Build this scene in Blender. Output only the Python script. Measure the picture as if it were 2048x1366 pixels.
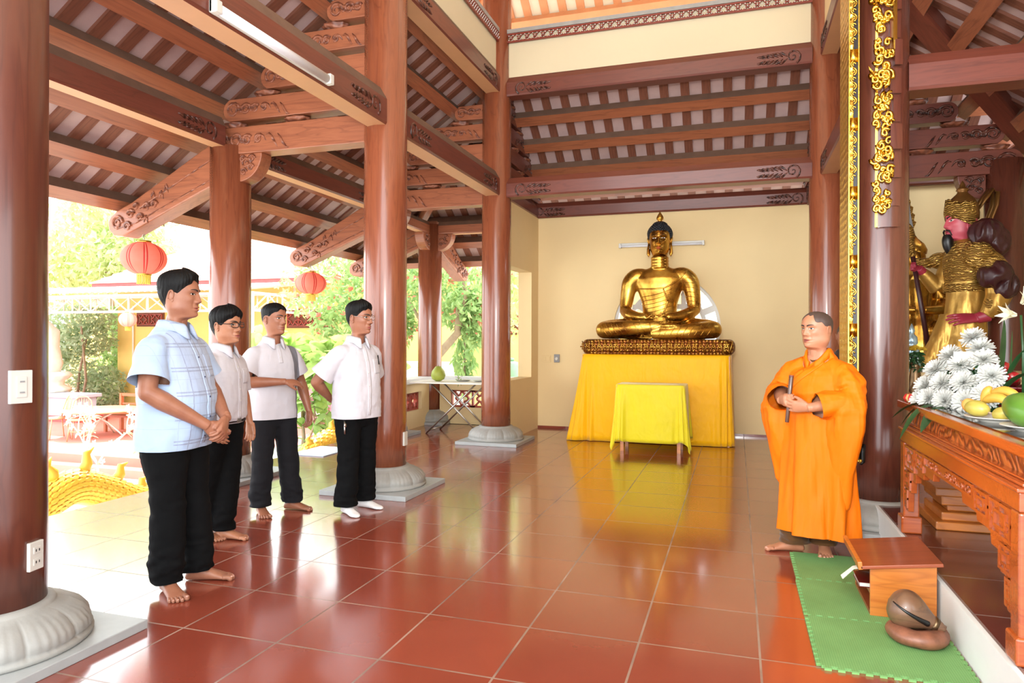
import bpy, bmesh, math, random
from mathutils import Vector, Matrix, noise as mnoise
from mathutils.bvhtree import BVHTree
from math import sin, cos, pi, radians, sqrt, atan2, exp
random.seed(7)
S = bpy.context.scene
COL = S.collection
for _o in list(bpy.data.objects): bpy.data.objects.remove(_o)

# ---------------------------------------------------------------- camera
CAM_H = 1.3238
cd = bpy.data.cameras.new('camera'); camera = bpy.data.objects.new('camera', cd); COL.objects.link(camera)
cd.sensor_width = 36.0; cd.lens = 36.0 * 1388.15 / 2048.0
cd.shift_y = -(683.0 - 678.92) / 2048.0
cd.clip_start = 0.05; cd.clip_end = 200
camera.matrix_world = Matrix.Translation((0, 0, CAM_H)) @ Matrix.Rotation(0.313005, 4, 'Z') @ Matrix.Rotation(pi / 2, 4, 'X') @ Matrix.Rotation(0.003, 4, 'Z')
S.camera = camera
# ---------------------------------------------------------------- exposure, sky, sun, flash
S.view_settings.view_transform = 'Standard'; S.view_settings.look = 'None'
S.view_settings.exposure = -0.52; S.view_settings.gamma = 1.0; S.view_settings.use_curve_mapping = False
w = bpy.data.worlds.new('sky'); S.world = w; w.use_nodes = True
bg = w.node_tree.nodes['Background']; bg.inputs[0].default_value = (0.90, 0.96, 1.0, 1); bg.inputs[1].default_value = 9.0
def light(name, kind, loc, rot, energy, color=(1, 1, 1), **k):
    d = bpy.data.lights.new(name, kind); d.energy = energy; d.color = color
    for a, b in k.items(): setattr(d, a, b)
    o = bpy.data.objects.new(name, d); o.location = loc; o.rotation_euler = rot; COL.objects.link(o); return o
# high tropical sun from behind the courtyard side
sun = light('sun', 'SUN', (0, 0, 20), (0, 0, 0), 13.0, (1, 0.95, 0.86), angle=0.009)
sun.rotation_euler = Vector((0.38, -0.52, -1.0)).to_track_quat('-Z', 'Y').to_euler()
# the photographer's flash, held up left of the camera
flash = light('flash', 'AREA', (-0.15, -0.15, 1.95), (0, 0, 0), 110.0, (1, 0.96, 0.9), shape='DISK', size=0.30, spread=radians(105))
flash.rotation_euler = Vector((0.02, 0.95, 0.10)).to_track_quat('-Z', 'Y').to_euler()

# ---------------------------------------------------------------- colours and materials
def srgb(r, g, b, a=1):
    f = lambda c: (c / 255.0) / 12.92 if c / 255.0 <= 0.04045 else ((c / 255.0 + 0.055) / 1.055) ** 2.4
    return (f(r), f(g), f(b), a)
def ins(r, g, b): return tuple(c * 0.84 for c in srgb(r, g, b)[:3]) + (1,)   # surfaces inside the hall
class NT:
    def __init__(s, name):
        s.m = bpy.data.materials.new(name); s.m.use_nodes = True; s.t = s.m.node_tree
        s.b = s.t.nodes['Principled BSDF']
    def n(s, typ, **k):
        x = s.t.nodes.new(typ)
        for a, b in k.items():
            if a.startswith('i_'): x.inputs[int(a[2:])].default_value = b
            else: setattr(x, a, b)
        return x
    def l(s, a, b): s.t.links.new(a, b)
    def coord(s, scale=(1, 1, 1), which='Object', rot=(0, 0, 0)):
        tc = s.n('ShaderNodeTexCoord'); mp = s.n('ShaderNodeMapping')
        mp.inputs['Scale'].default_value = scale; mp.inputs['Rotation'].default_value = rot
        s.l(tc.outputs[which], mp.inputs[0]); return mp.outputs[0]
    def ramp(s, fac, stops):
        r = s.n('ShaderNodeValToRGB'); e = r.color_ramp.elements
        while len(e) < len(stops): e.new(0.5)
        for x, (p, c) in zip(e, stops): x.position = p; x.color = c
        s.l(fac, r.inputs[0]); return r.outputs[0]
    def noise(s, vec, scale, detail=4, rough=0.55, dist=0.0):
        x = s.n('ShaderNodeTexNoise'); x.inputs['Scale'].default_value = scale; x.inputs['Detail'].default_value = detail
        x.inputs['Roughness'].default_value = rough; x.inputs['Distortion'].default_value = dist
        s.l(vec, x.inputs['Vector']); return x.outputs['Fac']
    def mix(s, fac, a, b, mode='MIX'):
        x = s.n('ShaderNodeMix', data_type='RGBA', blend_type=mode)
        for v, i in ((fac, 0), (a, 6), (b, 7)):
            if hasattr(v, 'links'): s.l(v, x.inputs[i])
            else: x.inputs[i].default_value = v
        return x.outputs[2]
    def math(s, op, a, b=0.0, c=0.0):
        x = s.n('ShaderNodeMath', operation=op)
        for i, v in enumerate((a, b, c)):
            if hasattr(v, 'links'): s.l(v, x.inputs[i])
            else: x.inputs[i].default_value = v
        return x.outputs[0]
    def bump(s, h, strength=0.3, dist=0.01):
        x = s.n('ShaderNodeBump'); x.inputs['Strength'].default_value = strength; x.inputs['Distance'].default_value = dist
        s.l(h, x.inputs['Height']); s.l(x.outputs[0], s.b.inputs['Normal'])
    def set(s, **k):
        for a, v in k.items():
            i = s.b.inputs[a.replace('_', ' ')]
            if hasattr(v, 'links'): s.l(v, i)
            else: i.default_value = v
        return s.m
MAT = {}
def plain(name, col, rough=0.5, metal=0.0, var=0.12, vscale=6.0, bump=0.0, bscale=40.0, bdist=0.004, **k):
    """A plain surface whose colour drifts a little, with an optional fine relief."""
    t = NT(name); v = t.coord()
    d = tuple(c * (1 - var) for c in col[:3]) + (1,); u = tuple(min(1, c * (1 + var)) for c in col[:3]) + (1,)
    t.set(Base_Color=t.ramp(t.noise(v, vscale), [(0.3, d), (0.7, u)]), Roughness=rough, Metallic=metal, **k)
    if bump: t.bump(t.noise(v, bscale, 3), bump, bdist)
    MAT[name] = t.m; return t.m
def wood(name, c1, c2, c3, axis=0, rough=0.4, coat=0.0, scale=1.0, bump=0.12):
    """Wood grain drawn out along one local axis, with a few dark streaks."""
    t = NT(name); sc = [9 * scale] * 3; sc[axis] = 0.7 * scale
    v = t.coord(tuple(sc)); n1 = t.noise(v, 1.6, 6, 0.6, 1.2)
    base = t.ramp(n1, [(0.28, c1), (0.5, c2), (0.74, c1)])
    sc2 = [3.2 * scale] * 3; sc2[axis] = 0.28 * scale
    n2 = t.noise(t.coord(tuple(sc2)), 1.3, 3, 0.5, 2.2)
    streak = t.ramp(n2, [(0.475, (0, 0, 0, 1)), (0.5, (1, 1, 1, 1)), (0.525, (0, 0, 0, 1))])
    f = t.math('MULTIPLY', streak, 0.32)
    t.set(Base_Color=t.mix(f, base, c3), Roughness=rough)
    t.set(Coat_Weight=coat, Coat_Roughness=0.12)
    if bump: t.bump(n1, bump, 0.004)
    MAT[name] = t.m; return t.m
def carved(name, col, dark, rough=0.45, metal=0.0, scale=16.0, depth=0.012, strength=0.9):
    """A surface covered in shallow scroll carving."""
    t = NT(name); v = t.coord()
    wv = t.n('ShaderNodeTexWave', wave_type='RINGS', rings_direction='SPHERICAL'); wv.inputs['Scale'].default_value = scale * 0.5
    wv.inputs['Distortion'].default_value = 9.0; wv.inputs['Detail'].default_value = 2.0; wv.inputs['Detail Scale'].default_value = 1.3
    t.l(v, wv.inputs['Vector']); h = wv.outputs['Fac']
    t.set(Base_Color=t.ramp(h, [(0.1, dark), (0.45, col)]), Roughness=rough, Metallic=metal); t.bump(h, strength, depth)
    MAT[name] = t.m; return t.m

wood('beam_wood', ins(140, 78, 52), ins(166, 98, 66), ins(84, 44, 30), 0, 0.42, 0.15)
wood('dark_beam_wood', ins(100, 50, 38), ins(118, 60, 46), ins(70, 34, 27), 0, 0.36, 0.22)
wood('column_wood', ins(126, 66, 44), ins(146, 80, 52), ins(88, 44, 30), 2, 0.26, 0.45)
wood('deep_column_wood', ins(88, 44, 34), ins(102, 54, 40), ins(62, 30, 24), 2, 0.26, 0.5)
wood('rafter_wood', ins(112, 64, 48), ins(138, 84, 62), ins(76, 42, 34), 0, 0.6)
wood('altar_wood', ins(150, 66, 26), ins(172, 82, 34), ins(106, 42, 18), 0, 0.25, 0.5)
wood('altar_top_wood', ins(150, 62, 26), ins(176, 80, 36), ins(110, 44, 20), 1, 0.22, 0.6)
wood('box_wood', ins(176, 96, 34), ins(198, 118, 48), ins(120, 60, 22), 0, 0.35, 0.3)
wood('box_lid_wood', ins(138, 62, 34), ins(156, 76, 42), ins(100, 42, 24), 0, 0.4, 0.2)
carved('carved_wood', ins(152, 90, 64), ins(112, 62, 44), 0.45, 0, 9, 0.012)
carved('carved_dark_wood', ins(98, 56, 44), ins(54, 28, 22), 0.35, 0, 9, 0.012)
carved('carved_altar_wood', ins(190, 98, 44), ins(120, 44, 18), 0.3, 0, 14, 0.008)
plain('grey_brown_wood', ins(114, 84, 66), 0.85, 0, 0.15, 6); plain('bounce_lit_under', ins(200, 148, 104), 0.5, 0, 0.06, 3)  # the second, for undersides, has floor bounce light put into its colour
plain('cream_wall', ins(238, 212, 160), 0.75, 0, 0.03, 1.2, 0.05, 60)
plain('yellow_wall', srgb(240, 205, 120), 0.8, 0, 0.05, 1.0)
plain('white_stone', ins(158, 156, 150), 0.6, 0, 0.10, 9, 0.25, 30, 0.006)
plain('plinth_stone', ins(170, 173, 172), 0.45, 0, 0.06, 12)
plain('riser_white', ins(232, 232, 228), 0.5, 0, 0.03)
plain('boards_pink', ins(202, 172, 166), 0.8, 0, 0.08, 5, 0.15, 25)
plain('boards_bright', ins(240, 222, 190), 0.8, 0, 0.05, 5)
plain('orange_wood', ins(214, 146, 96), 0.6, 0, 0.1, 5)
plain('white_plastic', ins(212, 209, 200), 0.35, 0, 0.02)
plain('grey_plastic', ins(150, 150, 150), 0.4, 0, 0.02)
plain('black_plastic', ins(18, 18, 19), 0.35, 0, 0.1)
plain('gold', ins(214, 158, 48), 0.24, 1.0, 0.18, 5, 0.05, 30)
plain('gold_bright', ins(240, 196, 84), 0.22, 1.0, 0.12, 9, 0.2, 60, 0.003)
plain('steel', ins(190, 186, 180), 0.3, 1.0, 0.05)

# ---------------------------------------------------------------- mesh building
class MB:
    """Collects shapes into ONE mesh."""
    def __init__(s): s.v = []; s.f = []; s.m = []; s.sm = []; s.cm = 0; s.cs = False
    def slot(s, i): s.cm = i; return s
    def smooth(s, on=True): s.cs = on; return s
    def add(s, vs, fs):
        o = len(s.v); s.v += [tuple(p) for p in vs]
        for f in fs: s.f.append([i + o for i in f]); s.m.append(s.cm); s.sm.append(s.cs)
        return o
    def box(s, lo, hi, M=None):
        (a, b, c), (d, e, f) = lo, hi
        vs = [(x, y, z) for x in (a, d) for y in (b, e) for z in (c, f)]
        if M is not None: vs = [M @ Vector(p) for p in vs]
        s.add(vs, [(0, 1, 3, 2), (4, 6, 7, 5), (0, 4, 5, 1), (2, 3, 7, 6), (0, 2, 6, 4), (1, 5, 7, 3)]); return s
    def cbox(s, c, size, M=None): return s.box([a - b / 2 for a, b in zip(c, size)], [a + b / 2 for a, b in zip(c, size)], M)
    def rings(s, R, cap=(True, True), close=True):
        n = len(R[0]); o = len(s.v)
        for r in R: s.v += [tuple(p) for p in r]
        F = []
        for k in range(len(R) - 1):
            for i in range(n if close else n - 1):
                j = (i + 1) % n; F.append([o + k * n + i, o + k * n + j, o + (k + 1) * n + j, o + (k + 1) * n + i])
        if cap[0]: F.append([o + i for i in range(n)][::-1])
        if cap[1]: F.append([o + (len(R) - 1) * n + i for i in range(n)])
        for f in F: s.f.append(f); s.m.append(s.cm); s.sm.append(s.cs)
        return s
    def lathe(s, prof, n=32, c=(0, 0, 0), cap=(True, True), M=None, wob=None):
        R = []
        for r, z in prof:
            ring = []
            for i in range(n):
                a = 2 * pi * i / n; q = r * (wob(a, z) if wob else 1.0)
                p = Vector((q * cos(a), q * sin(a), z))
                if M is not None: p = M @ p
                ring.append((p.x + c[0], p.y + c[1], p.z + c[2]))
            R.append(ring)
        return s.rings(R, cap)
    def tube(s, pts, rad, n=10, cap=True, flat=1.0, up=None, spl=0):
        P = [Vector(p) for p in pts]; R = []
        if not hasattr(rad, '__len__'): rad = [rad] * len(P)
        if spl and len(P) > 2:
            Q = [Vector((p.x, p.y, p.z, r)) for p, r in zip(P, rad)]; Z = []; m = len(Q)
            for i in range(m - 1):
                a, b, c, d = Q[max(0, i - 1)], Q[i], Q[i + 1], Q[min(m - 1, i + 2)]
                for j in range(spl):
                    u = j / spl; Z.append(0.5 * (2 * b + (c - a) * u + (2 * a - 5 * b + 4 * c - d) * u * u + (3 * b - a - 3 * c + d) * u ** 3))
            Z.append(Q[-1]); P = [Vector((q[0], q[1], q[2])) for q in Z]; rad = [max(.0005, q[3]) for q in Z]
        prev = None
        for i, p in enumerate(P):
            t = (P[min(i + 1, len(P) - 1)] - P[max(i - 1, 0)]).normalized()
            if prev is None:
                a = Vector(up) if up else (Vector((0, 0, 1)) if abs(t.z) < 0.9 else Vector((0, 1, 0)))
            else: a = prev
            u = (a - t * a.dot(t)).normalized(); prev = u; v = t.cross(u)
            R.append([p + (u * cos(2 * pi * k / n) * flat + v * sin(2 * pi * k / n)) * rad[i] for k in range(n)])
        return s.rings(R, (cap, cap))
    def ell(s, c, r, n=16, m=10, M=None):
        R = []
        for k in range(m + 1):
            ph = -pi / 2 + pi * k / m; q = max(cos(ph), 1e-3)
            ring = []
            for i in range(n):
                a = 2 * pi * i / n; p = Vector((r[0] * q * cos(a), r[1] * q * sin(a), r[2] * sin(ph)))
                if M is not None: p = M @ p
                ring.append((p.x + c[0], p.y + c[1], p.z + c[2]))
            R.append(ring)
        return s.rings(R)
    def prism(s, pts, a, b, M=None):
        """outline in local x,z extruded along y from a to b"""
        n = len(pts); vs = [Vector((x, a, z)) for x, z in pts] + [Vector((x, b, z)) for x, z in pts]
        if M is not None: vs = [M @ p for p in vs]
        F = [list(range(n)), [n + i for i in range(n)][::-1]] + [[i, i + n, (i + 1) % n + n, (i + 1) % n] for i in range(n)]
        s.add(vs, F); return s
    def grid(s, fn, nu, nv):
        vs = [fn(i / nu, j / nv) for j in range(nv + 1) for i in range(nu + 1)]
        s.add(vs, [(j * (nu + 1) + i, j * (nu + 1) + i + 1, (j + 1) * (nu + 1) + i + 1, (j + 1) * (nu + 1) + i) for j in range(nv) for i in range(nu)]); return s
    def mesh(s, name, mats):
        me = bpy.data.meshes.new(name); me.from_pydata(s.v, [], s.f)
        if not isinstance(mats, (list, tuple)): mats = [mats]
        for m in mats: me.materials.append(MAT[m] if isinstance(m, str) else m)
        me.polygons.foreach_set('material_index', s.m); me.polygons.foreach_set('use_smooth', s.sm)
        me.update(); return me
    def build(s, name, mats, parent=None, loc=None, bevel=0.0, seg=2, label=None, fixn=True):
        me = s.mesh(name, mats)
        if fixn:
            b = bmesh.new(); b.from_mesh(me); bmesh.ops.recalc_face_normals(b, faces=b.faces); b.to_mesh(me); b.free()
        o = bpy.data.objects.new(name, me); COL.objects.link(o)
        if parent is not None: o.parent = parent
        if loc is not None: o.location = loc
        if bevel:
            q = o.modifiers.new('bevel', 'BEVEL'); q.width = bevel; q.segments = seg; q.limit_method = 'ANGLE'; q.angle_limit = radians(40)
        if label: o['label'] = label
        return o
def tag(o, label=None, cat=None, group=None, kind=None):
    if label: o['label'] = label
    if cat: o['category'] = cat
    if group: o['group'] = group
    if kind: o['kind'] = kind
    return o
def thing(name, label, cat, loc=(0, 0, 0), rz=0.0, group=None):
    o = bpy.data.objects.new(name, None); o.empty_display_size = 0.1; COL.objects.link(o)
    o.location = loc; o.rotation_euler = (0, 0, rz); return tag(o, label, cat, group)
def structure(o): o['kind'] = 'structure'; return o
def copy_tree(o, parent=None, loc=None, rz=None, label=None):
    c = o.copy(); COL.objects.link(c)
    if parent is not None: c.parent = parent
    for ch in list(o.children): copy_tree(ch, c)
    if loc is not None: c.location = loc
    if rz is not None: c.rotation_euler = (0, 0, rz)
    if label: c['label'] = label
    return c
def bake(o):
    """Apply an object's modifiers to its mesh."""
    dg = bpy.context.evaluated_depsgraph_get(); me = bpy.data.meshes.new_from_object(o.evaluated_get(dg))
    o.modifiers.clear(); old = o.data; o.data = me; me.name = old.name; return o
def melt(o, voxel, smooth=4, fac=0.5):
    """Grow overlapping shapes of one mesh together into one continuous skin."""
    r = o.modifiers.new('r', 'REMESH'); r.mode = 'VOXEL'; r.voxel_size = voxel; r.use_smooth_shade = True
    if smooth:
        q = o.modifiers.new('s', 'SMOOTH'); q.factor = fac; q.iterations = smooth
    bake(o); o.data.polygons.foreach_set('use_smooth', [True] * len(o.data.polygons)); return o
def sstep(a, b, x):
    t = min(1, max(0, (x - a) / (b - a))) if a != b else float(x > a); return t * t * (3 - 2 * t)
def lerp(a, b, t): return a + (b - a) * t
def cinterp(tab, x, k):
    """smooth table lookup"""
    n = len(tab)
    if x <= tab[0][0]: return tab[0][k]
    if x >= tab[-1][0]: return tab[-1][k]
    i = 0
    while tab[i + 1][0] < x: i += 1
    def sl(j):
        if j <= 0 or j >= n - 1: j = min(max(j, 1), n - 2)
        return (tab[j + 1][k] - tab[j - 1][k]) / (tab[j + 1][0] - tab[j - 1][0])
    a, b = tab[i], tab[i + 1]; h = b[0] - a[0]; t = (x - a[0]) / h; m0, m1 = sl(i) * h, sl(i + 1) * h
    return (2 * t ** 3 - 3 * t * t + 1) * a[k] + (t ** 3 - 2 * t * t + t) * m0 + (-2 * t ** 3 + 3 * t * t) * b[k] + (t ** 3 - t * t) * m1
def interp(tab, x, k):
    if x <= tab[0][0]: return tab[0][k]
    for a, b in zip(tab, tab[1:]):
        if x <= b[0]:
            t = (x - a[0]) / (b[0] - a[0]); return a[k] + (b[k] - a[k]) * t
    return tab[-1][k]
# ================================================================ THE HALL
CX1, CX2, OX1 = -2.96, 0.96, -4.62           # column rows
Y1, Y2, Y3, YO = 2.10, 5.50, 8.48, 10.14
RC = 0.185
PITCH = 0.69
def purlin_z(d): return 2.65 + PITCH * (2.94 - d)      # underside of an aisle purlin, d outward from the inner columns
# --- floor: terracotta tiles with grout lines on a half-metre grid
def tile_mat(name, ca, cb, grout, rough, off):
    t = NT(name); tc = t.n('ShaderNodeTexCoord'); sp = t.n('ShaderNodeSeparateXYZ'); t.l(tc.outputs['Object'], sp.inputs[0])
    lines = []
    cells = []
    for k in (0, 1):
        q = t.math('DIVIDE', t.math('SUBTRACT', sp.outputs[k], off[k]), 0.5)
        fr = t.math('FRACT', q); d = t.math('ABSOLUTE', t.math('SUBTRACT', fr, 0.5))
        lines.append(t.math('GREATER_THAN', d, 0.4905)); cells.append(t.math('FLOOR', q))
    ln = t.math('MAXIMUM', lines[0], lines[1])
    cb_ = t.n('ShaderNodeCombineXYZ'); t.l(cells[0], cb_.inputs[0]); t.l(cells[1], cb_.inputs[1])
    wn = t.n('ShaderNodeTexWhiteNoise', noise_dimensions='2D'); t.l(cb_.outputs[0], wn.inputs['Vector'])
    mot = t.noise(t.coord((1, 1, 1)), 2.2, 5, 0.6)
    tone = t.math('ADD', t.math('MULTIPLY', wn.outputs['Value'], 0.35), t.math('MULTIPLY', mot, 0.65))
    tile = t.ramp(tone, [(0.25, ca), (0.75, cb)])
    gr = t.ramp(t.noise(t.coord((1, 1, 1)), 3.0), [(0.35, grout[0]), (0.65, grout[1])])
    t.set(Base_Color=t.mix(ln, tile, gr))
    sm = t.noise(t.coord((1, 1, 1)), 5.0, 4, 0.6)
    rr = t.math('ADD', t.math('MULTIPLY', sm, 0.08), rough)
    t.set(Roughness=t.math('MAXIMUM', rr, t.math('MULTIPLY', ln, 0.7)), Specular_IOR_Level=0.8, Coat_Weight=0.5, Coat_Roughness=0.10, Coat_IOR=1.6)
    t.bump(t.math('SUBTRACT', t.math('MULTIPLY', t.noise(t.coord((1, 1, 1)), 1.4, 2), 0.06), ln), 0.35, 0.004)
    MAT[name] = t.m
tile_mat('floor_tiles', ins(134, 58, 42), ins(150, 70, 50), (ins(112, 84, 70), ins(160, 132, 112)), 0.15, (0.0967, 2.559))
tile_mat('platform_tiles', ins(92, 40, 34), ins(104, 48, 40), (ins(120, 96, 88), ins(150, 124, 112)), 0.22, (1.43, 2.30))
b = MB(); b.box((-4.86, -1.5, -0.30), (0.905, 10.2, 0.0)); b.box((-6.0, 10.0, -0.3), (-2.9, 10.9, 0.0))
structure(b.build('floor', 'floor_tiles'))
b = MB(); b.box((-4.88, -1.5, -1.2), (-4.84, 10.9, -0.02)); structure(b.build('trim_1', 'white_stone'))
b = MB(); b.box((0.925, -1.5, 0.0), (3.05, 10.05, 0.2)); structure(b.build('floor_platform', 'platform_tiles'))
b = MB(); b.box((0.905, -1.5, 0.0), (0.925, 10.05, 0.198)); structure(b.build('trim_2', 'riser_white'))

# --- walls
def wall_with_hole(name, lo, hi, outline, axis, mat):
    """A wall slab with a hole cut through it (outline: list of (along, z))."""
    b = MB(); b.box(lo, hi); o = b.build(name, mat)
    c = MB(); ctr = 0
    if axis == 'Y': c.prism([(p, z) for p, z in outline], lo[1] - 0.2, hi[1] + 0.2)
    else:
        M = Matrix(((0, 1, 0, 0), (1, 0, 0, 0), (0, 0, 1, 0), (0, 0, 0, 1))); c.prism(outline, lo[0] - 0.2, hi[0] + 0.2, M)
    k = c.build('cut', mat); q = o.modifiers.new('b', 'BOOLEAN'); q.object = k; q.operation = 'DIFFERENCE'; q.solver = 'EXACT'
    bpy.context.view_layer.update(); bake(o); bpy.data.objects.remove(k); return structure(o)
RWX, RWZ, RWR = -0.955, 1.50, 0.745
circ = [(RWX + RWR * cos(2 * pi * i / 64), RWZ + RWR * sin(2 * pi * i / 64)) for i in range(64)]
wall_with_hole('wall_back', (-3.04, 10.05, 0.0), (0.90, 10.25, 3.16), circ, 'Y', 'cream_wall')
wall_with_hole('wall_left', (-3.04, 8.62, 0.0), (-2.84, 10.05, 3.16), [(8.70, 0.78), (9.69, 0.78), (9.69, 2.30), (8.70, 2.30)], 'X', 'cream_wall')
b = MB(); b.box((0.90, 10.05, 0.0), (3.2, 10.25, 3.5)); structure(b.build('wall_back_right', 'cream_wall'))
b = MB(); b.box((3.05, 2.0, 0.0), (3.25, 10.05, 3.5)); structure(b.build('wall_right', 'cream_wall'))
b = MB(); b.box((-2.84, 10.04, 0.0), (0.90, 10.05, 0.035)); structure(b.build('baseboard_back', 'floor_tiles'))
# the round window's white tracery
b = MB().smooth()
def bar(p, q, wd=0.055):
    p = Vector((p[0], 10.15, p[1])); q = Vector((q[0], 10.15, q[1])); d = (q - p); L = d.length; a = atan2(d.z, d.x)
    M = Matrix.Translation(p) @ Matrix.Rotation(-a, 4, 'Y'); k = 0.040 + 0.0013 * (len(b.f) % 31); b.box((0, -k, -wd / 2), (L, k, wd / 2), M)
b.smooth(False)
for r0, r1 in ((0.70, 0.75), (0.50, 0.56)):
    R = []
    for i in range(65):
        a = 2 * pi * i / 64
        R.append([(RWX + r * cos(a), y, RWZ + r * sin(a)) for r, y in ((r0, 10.09), (r1, 10.09), (r1, 10.21), (r0, 10.21))])
    b.rings(R, (False, False))
for i in range(8):
    a = pi / 8 + i * pi / 4
    bar((RWX + 0.54 * cos(a), RWZ + 0.54 * sin(a)), (RWX + 0.72 * cos(a), RWZ + 0.72 * sin(a)), 0.09)
for z in (-0.26, 0.02, 0.30): bar((RWX - 0.48, RWZ + z), (RWX + 0.48, RWZ + z), 0.07)
for x in (-0.24, 0.24): bar((RWX + x, RWZ - 0.45), (RWX + x, RWZ + 0.45), 0.07)
bar((RWX - 0.40, RWZ + 0.30), (RWX, RWZ + 0.02), 0.05); bar((RWX + 0.40, RWZ + 0.30), (RWX, RWZ + 0.02), 0.05)
structure(b.build('window_1', 'riser_white'))

# --- columns: shaft, carved lotus base, square plinth
def lotus_wob(a, z):
    k = 0.5 + 0.5 * cos(a * 14)
    return 1 + 0.06 * (abs(cos(a * 5)) ** 0.45 - 0.6) * sstep(0.05, 0.1, z) * (1 - sstep(0.17, 0.2, z)) + 0.006 * cos(a * 60) * abs(cos(a * 5)) * sstep(0.06, 0.1, z) * (1 - sstep(0.17, 0.2, z))
def column(x, y, top, label, wood_mat='column_wood', plinth=None, r=RC):
    t = thing('column', label, 'column', (x, y, 0), 0, 'round timber columns of the hall')
    b = MB().smooth(); b.lathe([(r * 1.02, 0.20), (r * 1.03, 0.6), (r * 1.02, 1.6), (r, top)], 48); b.build('shaft', wood_mat, t)
    b = MB().smooth()
    b.lathe([(0.355, 0.042), (0.362, 0.05), (0.362, 0.066), (0.345, 0.074), (0.352, 0.085), (0.345, 0.12), (0.318, 0.155), (0.272, 0.185), (0.226, 0.198), (0.222, 0.204), (0.216, 0.214), (0.19, 0.218)], 280, wob=lotus_wob)
    b.build('lotus_base', 'white_stone', t)
    px = plinth or (-0.405, 0.405, -0.405, 0.405)
    b = MB(); b.box((px[0], px[2], 0.0), (px[1], px[3], 0.042)); b.build('plinth', 'plinth_stone', t, bevel=0.004)
    return t
wood('shaded_column_wood', ins(88, 44, 34), ins(100, 52, 38), ins(62, 30, 24), 2, 0.3, 0.3)  # column wood darkened to paint in the weak light on the nearest column
col_a = column(CX1, Y1, 6.6, 'nearest brown column cut by the left edge of the photo', 'shaded_column_wood')
col_b = column(CX1, Y2, 6.6, 'tall glossy column behind the man in glasses and white socks')
col_c = column(CX1, Y3, 6.6, 'column at the end of the side wall with the open window')
col_d = column(CX2, Y2, 6.6, 'dark column behind the orange-robed man, beside the altar table', 'deep_column_wood', (-0.405, -0.02, -0.405, 0.405))
col_e = column(CX2, Y3, 6.6, 'dark red column at the right end of the back wall', 'column_wood', (-0.405, -0.06, -0.405, 0.405))
oc_a = column(OX1, Y2, 3.14, 'outer eave column behind the two men in the middle of the row', plinth=(-0.24, 0.405, -0.405, 0.405))
oc_b = column(OX1, Y3, 3.14, 'outer eave column mostly hidden behind the tall glossy column', plinth=(-0.24, 0.405, -0.405, 0.405))
oc_c = column(-4.66, YO, 3.14, 'sunlit corner column behind the folding table', plinth=(-0.3, 0.38, -0.38, 0.38))
column(2.66, Y3, 3.2, 'shaded column behind the red-faced guardian statue', 'deep_column_wood')
def wall_plate(name, label, colo, ang, z, size, slots=None, group=None):
    """a switch or socket plate let into a column's side"""
    x, y = colo.location.x, colo.location.y
    t = thing(name, label, 'socket' if name == 'power_socket' else 'plate', (x + (RC * 1.02 + 0.004) * cos(ang), y + (RC * 1.02 + 0.004) * sin(ang), z), ang)
    b = MB(); b.box((-0.012, -size[0] / 2, -size[1] / 2), (0.008, size[0] / 2, size[1] / 2)); b.build('plate', 'white_plastic', t, bevel=0.003)
    return t
# plates face the camera on the nearest column
angA = atan2(-Y1, -CX1)
t = wall_plate('power_socket', 'white double socket low on the nearest column at the left', col_a, angA + 0.80, 0.42, (0.072, 0.118))
for dz in (0.024, -0.024):
    b = MB(); b.cbox((0.009, 0, dz), (0.004, 0.036, 0.028)); so = b.build('outlet', 'white_plastic', t, bevel=0.001)
    b = MB(); b.cbox((0.0115, -0.008, dz), (0.003, 0.003, 0.01)); b.cbox((0.0115, 0.008, dz), (0.003, 0.003, 0.01)); b.build('slot_pair', 'black_plastic', so)
t = wall_plate('switch_panel', 'white switch panel at hip height on the nearest column at the left', col_a, angA + 0.46, 1.125, (0.085, 0.135))
b = MB(); b.cbox((0.009, 0, 0), (0.006, 0.04, 0.085)); b.build('switch_module', 'white_plastic', t, bevel=0.002)
for z in (0.022, -0.022):
    b = MB(); b.cbox((0.013, 0, z), (0.003, 0.018, 0.006)); b.build('switch_button', 'grey_plastic', t)
t = wall_plate('power_socket', 'white socket low on the tall glossy column in the middle', col_b, atan2(-Y2, -CX1) + 1.15, 0.45, (0.075, 0.12))

# --- beams
def beam(name, label, p, q, wd, ht, mat='beam_wood', carve=0.55, group=None, ends=True, under=None):
    """A squared timber from p to q (centre of its underside), its top edges eased, carved leaf scrolls at both ends."""
    p, q = Vector(p), Vector(q); d = q - p; L = d.length
    o = thing(name, label, 'beam', p, 0, group); o.rotation_euler = d.to_track_quat('X', 'Z').to_euler()
    under = under or ('bounce_lit_under' if name in ('tie_beam', 'eave_beam') else mat)
    b = MB(); e = 0.28 * wd
    sec = [(-wd / 2 + 0.012, 0), (wd / 2 - 0.012, 0), (wd / 2, 0.02), (wd / 2, ht * 0.68), (wd / 2 - e, ht), (-wd / 2 + e, ht), (-wd / 2, ht * 0.68), (-wd / 2, 0.02)]
    b.rings([[(0, y, z) for y, z in sec], [(L, y, z) for y, z in sec]])
    b.m[0] = 2; b.m[3] = b.m[5] = b.m[4] = 1   # underside, grey-brown upper slopes
    b.build('timber', [mat, 'grey_brown_wood' if under == 'bounce_lit_under' or mat == 'beam_wood' else mat, under], o)
    if carve and ends:
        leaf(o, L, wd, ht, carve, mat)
    return o
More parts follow.
